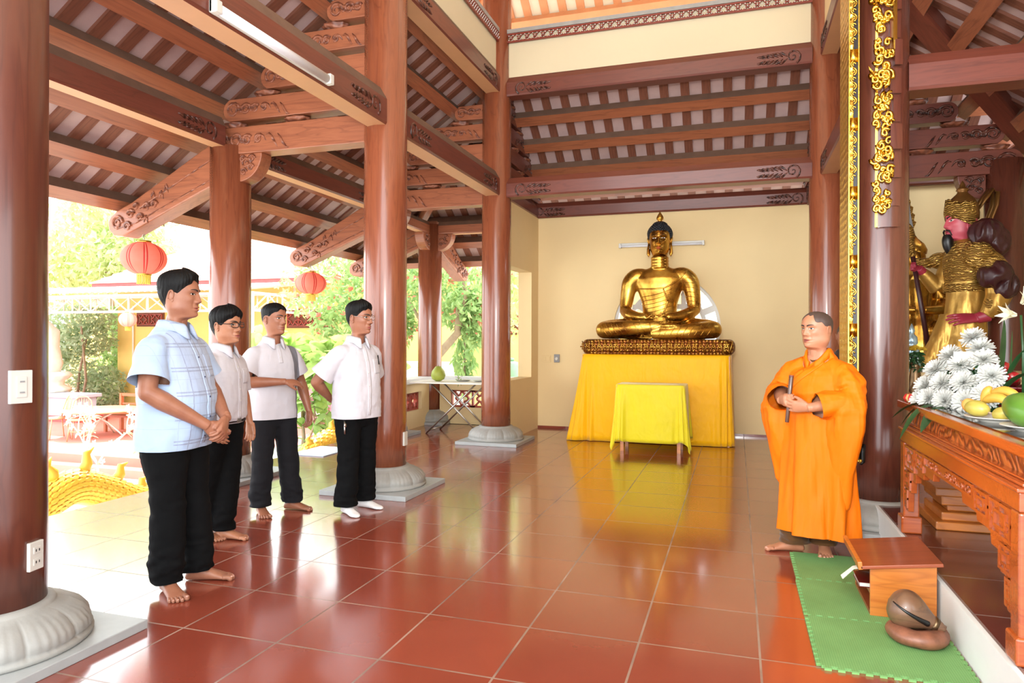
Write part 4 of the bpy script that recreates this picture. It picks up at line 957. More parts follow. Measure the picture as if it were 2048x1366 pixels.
HEAD = [  # z, front, back, half width, front taper
    (-0.36, .13, -.23, .250, 0), (-0.14, .12, -.225, .240, 0), (-0.05, .145, -.225, .240, 0), (-0.01, .24, -.225, .238, .10), (0.015, .325, -.225, .240, .25), (0.05, .365, -.23, .248, .36), (0.11, .385, -.24, .268, .38), (0.20, .385, -.28, .298, .33),
    (0.30, .382, -.34, .318, .26), (0.40, .380, -.40, .334, .20), (0.50, .380, -.435, .342, .16), (0.60, .388, -.455, .345, .14), (0.70, .388, -.458, .340, .14), (0.79, .352, -.435, .318, .12), (0.87, .285, -.375, .272, .08), (0.935, .200, -.285, .208, .04), (0.975, .118, -.19, .135, 0), (0.994, .05, -.10, .065, 0), (1.0, .002, -.03, .003, 0)]
_hc = {}
def HROW(z):
    k = round(z, 4)
    if k not in _hc: _hc[k] = [(cinterp if k < .96 else interp)(HEAD, k, j) for j in (1, 2, 3, 4)]
    return _hc[k]
def g2(x, z, x0, z0, sx, sz): return exp(-((x - x0) / sx) ** 2 - ((z - z0) / sz) ** 2)
def head_pt(th, z, H, sp):
    """point on the head; th = 0 looks forward (+y), z from chin 0 to crown 1"""
    f, bk, w_, tp = HROW(z)
    w_ *= sp.get('wide', 1.0) * (1 + sp.get('jowl', 0.0) * exp(-((z - 0.16) / 0.14) ** 2)); y0 = -0.03; c, s = cos(th), sin(th)
    cc = (abs(c) ** 0.9) * (1 if c >= 0 else -1)
    y = y0 + ((f - y0) if c > 0 else (y0 - bk)) * cc
    x = w_ * s * (1 - tp * max(0, c) ** 1.4)
    if c > 0.1 and -0.05 < z < 0.9:
        ax = abs(x); m = sstep(0.1, 0.35, c); d = 0
        nose = sp.get('nose', 1.0)
        if 0.30 < z < 0.64:
            t = (0.62 - z) / (0.62 - 0.375); hgt = (0.012 + 0.080 * max(0, t) ** 1.2) if z > 0.375 else 0.092 * max(0, (z - 0.318) / (0.375 - 0.318)) ** 0.6
            d += nose * hgt * exp(-(x / (0.034 + 0.030 * max(0, min(1, t)))) ** 2)
        d += nose * 0.042 * g2(ax, z, 0.070, 0.358, 0.032, 0.032) - 0.02 * g2(ax, z, 0.035, 0.318, 0.02, 0.014)
        d += -0.052 * g2(ax, z, 0.135, 0.535, 0.075, 0.045) + 0.034 * g2(ax, z, 0.142, 0.530, 0.050, 0.030)
        d += 0.020 * g2(ax, z, 0.14, 0.618, 0.10, 0.032) - 0.012 * g2(x, z, 0, 0.575, 0.03, 0.03)
        d += 0.020 * g2(ax, z, 0.20, 0.42, 0.07, 0.07) - 0.014 * g2(ax, z, 0.13, 0.29, 0.025, 0.07)
        mw = sp.get('mouth', 1.0)
        d += 0.026 * g2(x, z, 0, 0.242, 0.085 * mw, 0.020) + 0.028 * g2(x, z, 0, 0.186, 0.070 * mw, 0.022) - (0.024 + sp.get('open', 0) * 0.05) * g2(x, z, 0, 0.214, 0.10 * mw, 0.008 + 0.012 * sp.get('open', 0))
        d += 0.015 * g2(x, z, 0, 0.225, 0.11, 0.07) - 0.016 * g2(x, z, 0, 0.135, 0.08, 0.022) + 0.022 * g2(x, z, 0, 0.06, 0.085, 0.05) - 0.007 * g2(x, z, 0, 0.285, 0.016, 0.03)
        y += d * m
    return Vector((x * H, y * H, z * H))
def zlevels():
    L = []; z = -0.36
    while z < -0.04: L.append(z); z += 0.04
    z = -0.04
    while z < 0.68: L.append(z); z += 0.0085
    while z < 0.93: L.append(z); z += 0.025
    return L + [0.94, 0.955, 0.968, 0.978, 0.986, 0.992, 0.996, 0.999, 1.0]
def head_mesh(H, sp, n=132, slots=(0, 1)):
    b = MB().smooth(); Z = zlevels(); R = []
    # denser samples towards the face
    TH = [2 * pi * (i / n) + 0.55 * sin(2 * pi * i / n) * -1 * 0.9 for i in range(n)]
    for z in Z: R.append([head_pt(t, z, H, sp) for t in TH])
    b.rings(R, (False, True))
    k = 0
    for zi in range(len(Z) - 1):
        for i in range(n):
            zc = (Z[zi] + Z[zi + 1]) / 2; p = R[zi][i]
            if p.y > 0.2 * H and abs(p.x) < 0.098 * H * sp.get('mouth', 1.0):
                u = abs(p.x) / (0.098 * H * sp.get('mouth', 1.0)); top = 0.214 + 0.046 * (1 - u ** 1.6) - 0.008 * exp(-(p.x / (0.02 * H)) ** 2); bot = 0.214 - 0.05 * (1 - u ** 2)
                if bot < zc < top: b.m[k] = slots[1]
            k += 1
    return b
def ear(b, H, s, long=1.0):
    """outer ear at side s: rim, inner bowl, lobe"""
    z0, y0, x0 = 0.47 * H, -0.045 * H, 0.335 * H
    P = []
    for k in range(15):
        a = -0.9 + k / 14 * 4.6; P.append((s * (x0 + 0.045 * H + 0.012 * H * sin(a)), y0 - 0.015 * H + 0.070 * H * -cos(a + 0.5) * 0.85, z0 + 0.115 * H * sin(a + 0.25) * (1.0)))
    b.tube(P, [0.010 * H + 0.010 * H * sin(pi * k / 14) for k in range(15)], 8)
    M = Matrix.Rotation(s * 0.25, 3, 'Z')
    b.ell((s * (x0 + 0.02 * H), y0 - 0.01 * H, z0), (0.022 * H, 0.066 * H, 0.105 * H), 14, 10, M)
    b.ell((s * (x0 + 0.022 * H), y0 + 0.018 * H, z0 - 0.085 * H * long), (0.022 * H, 0.034 * H, 0.055 * H * long), 14, 10)
def patch(bvh, fn, nu, nv, off, thick=0.0012):
    """a thin piece laid on a surface: fn(u,v) -> (x,z) cast from the front"""
    b = MB().smooth(); O = []
    for j in range(nv + 1):
        row = []
        for i in range(nu + 1):
            x, z = fn(i / nu, j / nv); h = bvh.ray_cast(Vector((x, 2, z)), Vector((0, -1, 0)))
            row.append((Vector((x, 0.1, z)) if h[0] is None else h[0]) + Vector((0, off, 0)))
        O.append(row)
    top = [p for r in O for p in r]; bot = [p - Vector((0, thick + off, 0)) for p in top]; w_ = nu + 1; o = len(top)
    F = [(j * w_ + i, j * w_ + i + 1, (j + 1) * w_ + i + 1, (j + 1) * w_ + i) for j in range(nv) for i in range(nu)]
    F2 = [tuple(x + o for x in f[::-1]) for f in F]
    edge = [i for i in range(w_)] + [j * w_ + nu for j in range(1, nv + 1)] + [nv * w_ + i for i in range(nu - 1, -1, -1)] + [j * w_ for j in range(nv - 1, 0, -1)]
    E = [(edge[k], edge[k] + o, edge[(k + 1) % len(edge)] + o, edge[(k + 1) % len(edge)]) for k in range(len(edge))]
    b.add(top + bot, F + F2 + E); return b
def hair_mesh(H, sp, line, thick, rnd, n=120, m=26, rough=0.004):
    """a cap of hair standing off the skull above the hairline"""
    b = MB().smooth(); R = []
    ph = rnd.uniform(0, 9)
    for j in range(m + 1):
        ring = []
        for i in range(n):
            th = 2 * pi * i / n; zl = line(th); v = j / m
            z = zl + (1.0 - zl) * v; p = head_pt(th, min(z, 0.9995), H, dict(sp, nose=0)); c = Vector((0, -0.03 * H, min(p.z, 0.62 * H)))
            nd = (p - c).normalized(); t = thick(th, z) * (0.12 + 0.88 * sstep(0, 0.42, v)) if j else -0.003
            t += rough * mnoise.noise(Vector((th * 9 + ph, z * 3, ph))) * sstep(0, 0.2, v) + rough * 0.6 * sin(th * 37 + z * 12 + 3 * mnoise.noise(Vector((th * 3, z * 5, ph)))) * sstep(0, 0.2, v)
            ring.append(p + nd * t)
        R.append(ring)
    b.rings(R, (True, True)); return b
def xf(b, M):
    b.v = [tuple(M @ Vector(p)) for p in b.v]; return b
def hand(b, W, d, n, s, size=0.185, curl=(0.35, 0.4, 0.3), spread=0.05, thumb=(0.55, 0.65, 0.35), curls=None, thumb_curl=0.25):
    """palm, four unequal jointed fingers and a thumb; d along the fingers, n out of the palm, s toward the thumb"""
    d, n, s = Vector(d).normalized(), Vector(n), Vector(s); n = (n - d * n.dot(d)).normalized(); s = (s - d * s.dot(d) - n * s.dot(n)).normalized(); W = Vector(W); k = size / 0.185
    def rg(c, a, e): return [c + s * a * cos(2 * pi * i / 14) + n * e * sin(2 * pi * i / 14) for i in range(14)]
    b.rings([rg(W - d * 0.03 * k, .024 * k, .020 * k), rg(W, .026 * k, .019 * k), rg(W + d * .03 * k + s * .003 * k, .036 * k, .018 * k), rg(W + d * .065 * k, .041 * k, .016 * k), rg(W + d * .092 * k, .039 * k, .013 * k), rg(W + d * .102 * k, .034 * k, .009 * k)])
    FL = [0.072, 0.080, 0.075, 0.060]; tips = []
    for i in range(4):
        r0 = W + d * (0.092 - 0.004 * abs(i - 1)) * k + s * (0.031 - 0.0205 * i) * k; cu = (curls[i] if curls else curl); q = r0.copy(); a = 0; P = [r0 - d * 0.015 * k]; P.append(r0)
        base = (d + s * spread * (1.5 - i)).normalized()
        for j, fr in enumerate((0.45, 0.31, 0.24)):
            a += cu[j]; dd = base * cos(a) + n * sin(a); q = q + dd * FL[i] * fr * k; P.append(q.copy())
        P.append(q + dd * 0.003 * k); b.tube(P, [x * k * (0.92 if i == 3 else 1) for x in (.0092, .0098, .0092, .0082, .0068, .003)], 10); tips.append(P[-1])
    t0 = W + d * 0.022 * k + s * 0.026 * k; td = (d * thumb[0] + s * thumb[1] + n * thumb[2]).normalized(); P = [t0 - td * 0.012 * k, t0, t0 + td * 0.038 * k]
    t2 = (td + (d * 0.6 - s * 0.5 + n * 0.2) * thumb_curl).normalized(); P.append(P[-1] + t2 * 0.028 * k); t3 = (t2 + (d * 0.3 - s * 0.5 + n * 0.2) * thumb_curl).normalized(); P.append(P[-1] + t3 * 0.020 * k); P.append(P[-1] + t3 * 0.003 * k)
    b.tube(P, [x * k for x in (.013, .0145, .0118, .0108, .0085, .004)], 10); return tips
def foot(b, heel, ang, side, L=0.245, sock=False, toes=None):
    """bare foot; side +1 = right foot; ang = heading of the toes"""
    f = Vector((cos(ang), sin(ang), 0)); r = Vector((sin(ang), -cos(ang), 0)) * side; k = L / 0.245; h = Vector(heel)   # r points to the outer side
    def ring(u, wi, wo, ht, zb=0.0):
        pts = []
        for i in range(16):
            a = 2 * pi * i / 16; x = (wo if cos(a) > 0 else wi) * cos(a); z = zb + (ht - zb) * (0.5 + 0.5 * sin(a)); z = max(z, 0.003)
            pts.append(h + f * u * k + r * x * k + Vector((0, 0, z * k)))
        return pts
    b.rings([ring(-.004, .012, .012, .03, .008), ring(.008, .026, .026, .055), ring(.04, .031, .031, .085), ring(.075, .033, .034, .085), ring(.11, .034, .037, .066), ring(.15, .038, .041, .05), ring(.185, .043, .043, .036), ring(.205, .042, .042, .026), ring(.215, .036, .036, .016)])
    b.rings([[h + f * .058 * k + Vector((x * .034 * k, y * .034 * k, z)) for x, y in [(cos(2 * pi * i / 14), sin(2 * pi * i / 14)) for i in range(14)]] for z in (.04, .10, .20)])
    if sock:
        b.rings([ring(.18, .043, .043, .036), ring(.215, .04, .038, .03), ring(.240, .026, .024, .024), ring(.248, .01, .01, .014)]); return
    for i, (x, L1, rr) in enumerate(((-.031, .247, .0130), (-.0085, .248, .0090), (.0095, .241, .0086), (.0255, .231, .0082), (.039, .219, .0080))):
        a = h + f * .195 * k + r * x * k + Vector((0, 0, .016 * k)); e = h + f * (L1 - rr) * k + r * (x * 1.04) * k + Vector((0, 0, rr * 0.95 * k)); toes.smooth(); toes.tube([a, a.lerp(e, 0.55) + Vector((0, 0, .004)), e, e + f * rr * 0.8 * k], [rr * 0.95 * k, rr * 0.94 * k, rr * 1.1 * k, rr * 0.5 * k], 12, spl=3); toes.slot(3); toes.ell(e + f * rr * .35 * k + Vector((0, 0, rr * .82 * k)), (rr * .62 * k, rr * .62 * k, rr * .28 * k), 8, 6); toes.slot(0)
def arm(b, Sh, E, Wr, k=1.0):
    Sh, E, Wr = Vector(Sh), Vector(E), Vector(Wr)
    b.tube([Sh, Sh.lerp(E, .35), Sh.lerp(E, .75), E], [.052 * k, .050 * k, .043 * k, .040 * k], 16); b.ell(E, (.040 * k,) * 3, 14, 10)
    b.tube([E, E.lerp(Wr, .25), E.lerp(Wr, .55), E.lerp(Wr, .85), Wr, Wr + (Wr - E).normalized() * .012], [.040 * k, .044 * k, .037 * k, .028 * k, .025 * k, .024 * k], 16)
def oval(z, hw, f, bk, n=40, yc=0.0, ex=2.5, xc=0.0):
    P = []
    for i in range(n):
        a = 2 * pi * i / n; c, s = cos(a), sin(a); x = hw * (abs(c) ** (2 / ex)) * (1 if c > 0 else -1); y = (f if s > 0 else bk) * (abs(s) ** (2 / ex)) * (1 if s > 0 else -1); P.append((x + xc, y + yc, z))
    return P
def disp(o, amp, sc, seed=0.0, where=None, along=None):
    me = o.data; me.update()
    nr = [v.normal.copy() for v in me.vertices]
    for v, n in zip(me.vertices, nr):
        p = v.co; q = Vector((p.x * sc[0] + seed, p.y * sc[1] + seed, p.z * sc[2]))
        d = mnoise.noise(q) + 0.5 * mnoise.noise(q * 2.1 + Vector((3, 1, 2)))
        d = amp * (1 - abs(d) * 2.2) if along == 'ridge' else amp * d
        if where: d *= where(p)
        v.co = p + n * d
    me.update()
def open_end(o, c, axis, rad, depth=0.008, keep=None):
    """cut the closed end of a sleeve, hem or trouser leg cleanly open"""
    b = bmesh.new(); b.from_mesh(o.data); b.normal_update(); c, ax = Vector(c), Vector(axis).normalized(); pl = c - ax * depth
    def near(f, lo, cap=9.0):
        d = f.calc_center_median() - c; t = d.dot(ax); r = d - ax * t
        if keep and keep(c + d): return False
        return (lo < t < .04 and r.length < rad and f.normal.dot(r.normalized() if r.length > 1e-6 else ax) > lim) or (f.normal.dot(ax) > cap and lo < t < .04 and r.length < rad)
    lim = -.25; F = [f for f in b.faces if near(f, -depth - .03)]
    g = list({v for f in F for v in f.verts}) + list({e for f in F for e in f.edges}) + F
    bmesh.ops.bisect_plane(b, geom=g, plane_co=pl, plane_no=ax, dist=1e-6); b.normal_update()
    lim = .25; D = [f for f in b.faces if near(f, -depth, .3)]
    bmesh.ops.delete(b, geom=D, context='FACES'); b.to_mesh(o.data); b.free()
def bvh_of(o):
    me = o.data; return BVHTree.FromPolygons([v.co.copy() for v in me.vertices], [tuple(p.vertices) for p in me.polygons])
def join_mb(o, b):
    """append the shapes of b to o's mesh, keeping o's materials"""
    me = o.data; q = MB(); q.v = [tuple(v.co) for v in me.vertices]; q.f = [list(p.vertices) for p in me.polygons]; q.m = [p.material_index for p in me.polygons]; q.sm = [True] * len(q.f)
    k = len(q.v); q.v += b.v; q.f += [[i + k for i in f] for f in b.f]; q.m += b.m; q.sm += b.sm
    mats = list(me.materials); new = q.mesh(me.name, mats); o.data = new; return o
def cloth(name, col, rough=0.75, weave=420, sheen=0.2, var=0.04, folds=5.0, bd=0.010, fine=0.5):
    t = NT(name); v = t.coord(); d = tuple(c * (1 - var) for c in col[:3]) + (1,)
    t.set(Base_Color=t.ramp(t.noise(v, 4, 3), [(0.3, d), (0.7, col)]), Roughness=rough, Sheen_Weight=sheen, Specular_IOR_Level=0.15)
    h = t.math('ADD', t.math('MULTIPLY', t.noise(t.coord((22, 22, 7)), 1.0, 2, 0.5, 0.3), fine), t.math('MULTIPLY', t.noise(v, weave, 2), 0.05))
    h = t.math('ADD', h, t.math('MULTIPLY', t.noise(t.coord((9, 9, folds)), 1.0, 2, .5, .4), 2.0)); t.bump(h, 0.5, bd); MAT[name] = t.m
cloth('cloth_white', ins(206, 201, 206), var=0.02); cloth('cloth_black', ins(8, 8, 9), 0.9, sheen=0.0, var=0.1); cloth('cloth_charcoal', ins(30, 29, 32), 0.9, sheen=0.02, var=0.1); cloth('cloth_grey', ins(120, 118, 122))
cloth('robe_orange', ins(232, 114, 8), 0.55, folds=1.6, bd=.026, fine=.1, sheen=0.0, var=0.05); cloth('cloth_brown', ins(92, 60, 30), 0.85, var=0.1); cloth('cloth_dark_brown', ins(52, 38, 34), 0.85); cloth('sock_white', ins(232, 228, 226))
def plaid_mat():
    t = NT('cloth_blue_plaid'); tc = t.n('ShaderNodeTexCoord'); sp = t.n('ShaderNodeSeparateXYZ'); t.l(tc.outputs['Object'], sp.inputs[0]); v = tc.outputs['Object']
    def stripes(ax, per, ph, wd):
        q = t.math('FRACT', t.math('ADD', t.math('DIVIDE', sp.outputs[ax], per), ph)); return t.math('LESS_THAN', t.math('ABSOLUTE', t.math('SUBTRACT', q, 0.5)), wd)
    front = t.math('MULTIPLY', t.math('GREATER_THAN', sp.outputs[1], 0.03), t.math('LESS_THAN', t.math('ABSOLUTE', sp.outputs[0]), 0.175))
    br = t.noise(t.coord((60, 60, 60)), 1.0, 2)
    a = t.math('MULTIPLY', t.math('MAXIMUM', stripes(2, .125, .13, .030), t.math('MAXIMUM', stripes(2, .125, .26, .028), stripes(0, .085, .2, .03))), t.math('MULTIPLY', front, 0.75))
    faint = t.math('MULTIPLY', t.math('MAXIMUM', stripes(2, .125, .6, .015), stripes(0, .085, .6, .02)), 0.25)
    base = t.ramp(t.noise(v, 5, 3), [(0.3, ins(164, 184, 214)), (0.7, ins(174, 194, 222))])
    base = t.mix(t.math('MULTIPLY', t.math('MULTIPLY', front, t.math('GREATER_THAN', sp.outputs[2], 1.02)), .35), base, ins(168, 172, 192))
    t.set(Base_Color=t.mix(t.math('MULTIPLY', t.math('MAXIMUM', a, faint), t.math('ADD', 0.5, br)), base, ins(136, 142, 164)), Roughness=0.75, Sheen_Weight=0.2)
    t.bump(t.math('ADD', t.noise(t.coord((22, 22, 7)), 1.0, 3, 0.6, 0.6), t.math('MULTIPLY', t.noise(v, 400, 2), 0.05)), 0.35, 0.006); MAT['cloth_blue_plaid'] = t.m
plaid_mat(); plain('navy_button', ins(40, 56, 96), 0.4); wood('stick_wood', ins(70, 40, 26), ins(86, 52, 34), ins(46, 26, 18), 2, 0.35, 0.3)

def person(name, label, x, y, phi, h, sp):
    """sp: feet in hall coordinates (heel x, y, heading), arms in the person's own frame (right = +x, forward = +y)"""
    rz = radians(phi) - pi / 2; root = thing(name, label, 'person', (x, y, 0), rz, sp.get('group')); Mi = (Matrix.Translation((x, y, 0)) @ Matrix.Rotation(rz, 4, 'Z')).inverted()
    k = h / 1.7; sk = sp['skin']; wide = sp.get('girth', 1.0); rnd = random.Random(sp.get('seed', 1))
    feet = []
    for i, ft in enumerate(sp['feet']):
        p = Mi @ Vector((ft[0], ft[1], 0)); feet.append((p, radians(ft[2]) - rz))
    SZ = sp.get('sz', 1.285) * k; SX = sp.get('sx', 0.165) * k
    lean = Vector(sp.get('lean', (0, 0, 0)))
    b = MB().smooth()
    b.rings([[Vector(p) + lean * min(1, z / 1.4) for p in oval(z * k, w_ * k * wide, f * k * wide, bk * k * wide)] for z, w_, f, bk in ((.80, .12, .09, .09), (.90, .15, .10, .11), (1.02, .135, .095, .09), (1.15, .145, .10, .095), (1.26, .15, .09, .095), (1.33, .12, .07, .08), (1.40, .065, .052, .056))])
    NB = Vector((0, 0.0, 1.40 * k)) + lean
    HM = Matrix.Translation(Vector((0, sp.get('head_fwd', 0.03), h - sp.get('H', 0.225) )) + lean) @ Matrix.Rotation(radians(sp.get('turn', 0)), 4, 'Z') @ Matrix.Rotation(radians(sp.get('nod', 0)), 4, 'X') @ Matrix.Rotation(radians(sp.get('tilt', 0)), 4, 'Y')
    b.tube([NB - Vector((0, 0.01, .06)), NB.lerp(HM @ Vector((0, -.01, -.03)), .6), HM @ Vector((0, -.012, .01))], [.066 * k, .056 * k, .052 * k], 18)
    ank = []; toes = MB()
    for i, s in enumerate((1, -1)):
        p, a = feet[i]; an = p + Vector((cos(a), sin(a), 0)) * .058 + Vector((0, 0, .09)); hip = Vector((s * .085 * k, 0, .88 * k)) + lean * 0.5; kn = hip.lerp(an, .5) + Vector((0, .02, .02)); ank.append((hip, kn, an))
        b.tube([hip, hip.lerp(kn, .5), kn, kn.lerp(an, .35), an], [.085 * k * wide, .07 * k, .052 * k, .05 * k, .036 * k], 14); foot(b, p, a, s, sp.get('foot', .245), sp.get('sock', False), toes)
    arms = sp['arms']
    for i, s in enumerate((1, -1)):
        A = arms[i]; S0 = Vector((s * SX, 0, SZ)) + lean; b.tube([Vector((s * .06, 0, SZ + .015)) + lean, S0], [.05 * k, .048 * k], 14); arm(b, S0, A['E'], A['W'], A.get('k', 1.0) * sp.get('armk', 1.0)); hand(b, A['W'], A['d'], A['n'], A['s'], sp.get('hand', .180), **A.get('h', {}))
    body = b.build('body', [sk, 'lip', 'sock_white', 'nail'], root); melt(body, 0.0042, 3, 0.5)
    if sp.get('sock'):
        for f in body.data.polygons:
            if f.center.z < 0.16: f.material_index = 2
    H = sp.get('H', 0.225); hs = sp.get('head', {}); hb = head_mesh(H, hs); hb2 = MB(); hb2.v = list(hb.v); hb2.f = list(hb.f)
    hbv = BVHTree.FromPolygons([Vector(p) for p in hb.v], hb.f)
    for s in (-1, 1): ear(hb, H, s)
    join_mb(body, xf(hb, HM)); join_mb(body, toes)
    # eyes and brows
    for s in (-1, 1):
        cx, cz, ew, eh = s * 0.142 * H, 0.532 * H, 0.060 * H, 0.0175 * H * sp.get('eye_open', 1.0)
        fn = lambda u, v: (cx + ew * (2 * u - 1), cz + eh * (2 * v - 1) * max(0.03, (1 - abs(2 * u - 1) ** 2.2)) + 0.006 * H * s * (2 * u - 1))
        e = xf(patch(hbv, fn, 12, 6, 0.0012), HM).build('eye', 'eye_white', root)
        gx = sp.get('gaze', 0) * ew
        fi = lambda u, v: (cx + gx + 0.026 * H * sqrt(max(1e-4, v)) * cos(2 * pi * u), cz + min(eh * .98, max(-eh * .98, 0.023 * H * sqrt(max(1e-4, v)) * sin(2 * pi * u))))
        xf(patch(hbv, fi, 18, 4, 0.0018), HM).build('iris', 'iris', e)
        fl = lambda u, v: (cx + ew * 1.08 * (2 * u - 1), cz + eh * (1 - abs(2 * u - 1) ** 2.2) * 1.0 + 0.006 * H * s * (2 * u - 1) + (v - .2) * 0.011 * H)
        xf(patch(hbv, fl, 14, 2, 0.0022), HM).build('eyelid', 'brow', e)
        bw = sp.get('brow', 1.0)
        fb = lambda u, v: (s * H * (0.045 + 0.175 * u), H * (0.608 + 0.035 * sin(u * 2.2) - 0.012 * u + (v - .5) * 0.034 * bw * (1 - 0.75 * u ** 2.5)))
        xf(patch(hbv, fb, 14, 3, 0.0022), HM).build('eyebrow', sp.get('brow_mat', 'brow'), root)
    if 'hair' in sp:
        line, th, mat, rg = sp['hair']; xf(hair_mesh(H, hs, line, th, rnd, rough=rg), HM).build(sp.get('hair_name', 'hair'), mat, root)
    root['_'] = 0; del root['_']
    return dict(root=root, body=body, k=k, HM=HM, H=H, ank=ank, SX=SX, SZ=SZ, lean=lean, bvh=hbv, arms=arms, rnd=rnd, sp=sp)
def trousers(P, mat, waist=.80, r_hip=1.0, hem=.075, hem_z=.045, seed=0.0, fold=0.010, straight=.082):
    k = P['k']; g = P['sp'].get('girth', 1.0) * r_hip; b = MB().smooth(); L = P['lean']
    b.rings([oval(z * k, w_ * k * g, f * k * g, bk * k * g, ex=2.3) for z, w_, f, bk in ((.70, .135, .085, .095), (.78, .165, .10, .115), (.88, .168, .105, .12), (.95, .155, .105, .105), (waist + .2, .145, .10, .095))])
    ends = []
    for hip, kn, an in P['ank']:
        e = Vector((an.x, an.y, hem_z)); kn2 = kn.lerp((hip + an) / 2, .3)
        b.tube([hip + Vector((0, -.005, -.02)), hip.lerp(kn2, .45), kn2, kn2.lerp(an, .5), an + Vector((0, -.005, .05)), e + Vector((0, -.006, 0))], [.108 * k * g, .098 * k * g, .085 * k, straight * k, hem * 1.02 * k, hem * k], 24, spl=4); ends.append(e)
    o = b.build('trousers', mat, P['root']); melt(o, 0.0075, 6, 0.5)
    disp(o, fold, (9, 9, 16), seed, lambda p: 0.35 + 1.1 * sstep(.35, .10, p.z) + 0.5 * exp(-((p.z - .47 * k) / .1) ** 2))
    disp(o, fold * .7, (7, 7, 14), seed + 3, lambda p: .25 + .9 * sstep(.35, .12, p.z) + .5 * exp(-((p.z - .80 * k) / .12) ** 2), 'ridge')
    for e in ends: open_end(o, e, (0, 0, -1), .13, .012)
    return o
def shirt(P, mat, rings, sleeve, seed=0.0, fold=0.007, name='shirt', slots=None, open_hem=True):
    """rings: (z, half width, front, back); sleeve: (fraction along the upper arm, radius at shoulder, radius at end, fraction along the forearm)"""
    k = P['k']; L = P['lean']; b = MB().smooth()
    zm = max(r[0] for r in rings)
    b.rings([[Vector((p[0], p[1], p[2] - .045 * sstep(zm - .07, zm, p[2]) * max(0, p[1] / r[2]))) + L * min(1, r[0] / 1.4) for p in oval(r[0], r[1], r[2], r[3])] for r in rings])
    ends = []
    for i, s in enumerate((1, -1)):
        S0 = Vector((s * P['SX'], 0, P['SZ'])) + L; E = Vector(P['arms'][i]['E']); W_ = Vector(P['arms'][i]['W']); f, r0, r1, ff = sleeve
        pts = [Vector((s * .07, 0, P['SZ'] + .014)) + L, S0 + Vector((-s * .01, 0, -.002))]; rad = [.055, r0 * .92]
        if ff <= 0: pts += [S0.lerp(E, f * .5), S0.lerp(E, f)]; rad += [r0 * .98, r1]
        else: pts += [S0.lerp(E, .5), E, E.lerp(W_, ff)]; rad += [r0 * .95, r1 * 1.05, r1]
        b.tube(pts, rad, 24, spl=5); ends.append((pts[-1], pts[-1] - pts[-2], rad[-1]))
    o = b.build(name, mat, P['root']); melt(o, 0.0065, 5, 0.5)
    zmin = min(r[0] for r in rings); srt = sorted(r[:4] for r in rings)
    disp(o, fold, (7, 7, 5), seed, lambda p: 0.5 + 0.8 * sstep(1.25, .85, p.z)); disp(o, fold * .45, (16, 16, 11), seed + 5, None)
    for c, a, r in ends: open_end(o, c, a, r * 1.15, .012, lambda p: ((p.x - L.x) / (interp(srt, p.z, 1) + .012)) ** 2 + ((p.y - L.y) / (interp(srt, p.z, 2 if p.y > 0 else 3) + .012)) ** 2 < 1.15)
    disp(o, fold * .55, (5, 8, 13), seed + 9, lambda p: .5 + .5 * sstep(1.2, .9, p.z), 'ridge')
    if open_hem: open_end(o, (0, 0, zmin), (0, 0, -1), .40, .012)
    return o
def collar(P, mat, z, rx, ry, gap=.35, stand=.035, flap=.045, tip=.03, yc=0.0, name='collar', tiltx=.5, parent=None):
    b = MB().smooth(); R = []; n = 48; L = P['lean']
    for i in range(n + 1):
        a = pi / 2 + gap + (2 * pi - 2 * gap) * i / n; u = abs(2 * i / n - 1); c, s = cos(a), sin(a); fr = max(0, s)
        dz = -tiltx * .045 * (fr) ** 1.5; e = tip * sstep(.75, 1.0, u)
        ring = []
        for rr, zz in ((1.06, z + dz - .006), (.98, z + dz + stand), (1.03, z + dz + stand + .006), (1.14 + .1 * e / .03, z + dz + stand - .008), (1.30 + .35 * e / .03, z + dz + stand - flap - e), (1.22 + .3 * e / .03, z + dz + stand - flap - e - .003)):
            ring.append(Vector((rx * rr * c, yc + ry * rr * s + (.012 * fr), zz)) + L)
        R.append(ring)
    b.rings(R, (True, True)); return b.build(name, mat, parent or P['root'])
def front_strip(P, o, mat, x, w_, z0, z1, name, buttons=0, bmat='white_plastic', off=0.0025, skew=0.0):
    bv = bvh_of(o); q = patch(bv, lambda u, v: (x + skew * v + w_ * (u - .5), z0 + (z1 - z0) * v), 4, 26, off, .003).build(name, mat, o)
    for i in range(buttons):
        z = z0 + (z1 - z0) * (i + .6) / buttons; h = bv.ray_cast(Vector((x + skew * (i + .6) / buttons, 2, z)), Vector((0, -1, 0)))
        if h[0] is not None:
            b = MB().smooth(); b.ell(h[0] + Vector((0, off + .001, 0)), (.0055, .002, .0055), 10, 6); b.build('button', bmat, o)
    return q
def rectpatch(o, x0, x1, z0, z1, mat, name, off=0.003):
    return patch(bvh_of(o), lambda u, v: (x0 + (x1 - x0) * u, z0 + (z1 - z0) * v), 8, 8, off, .002).build(name, mat, o)
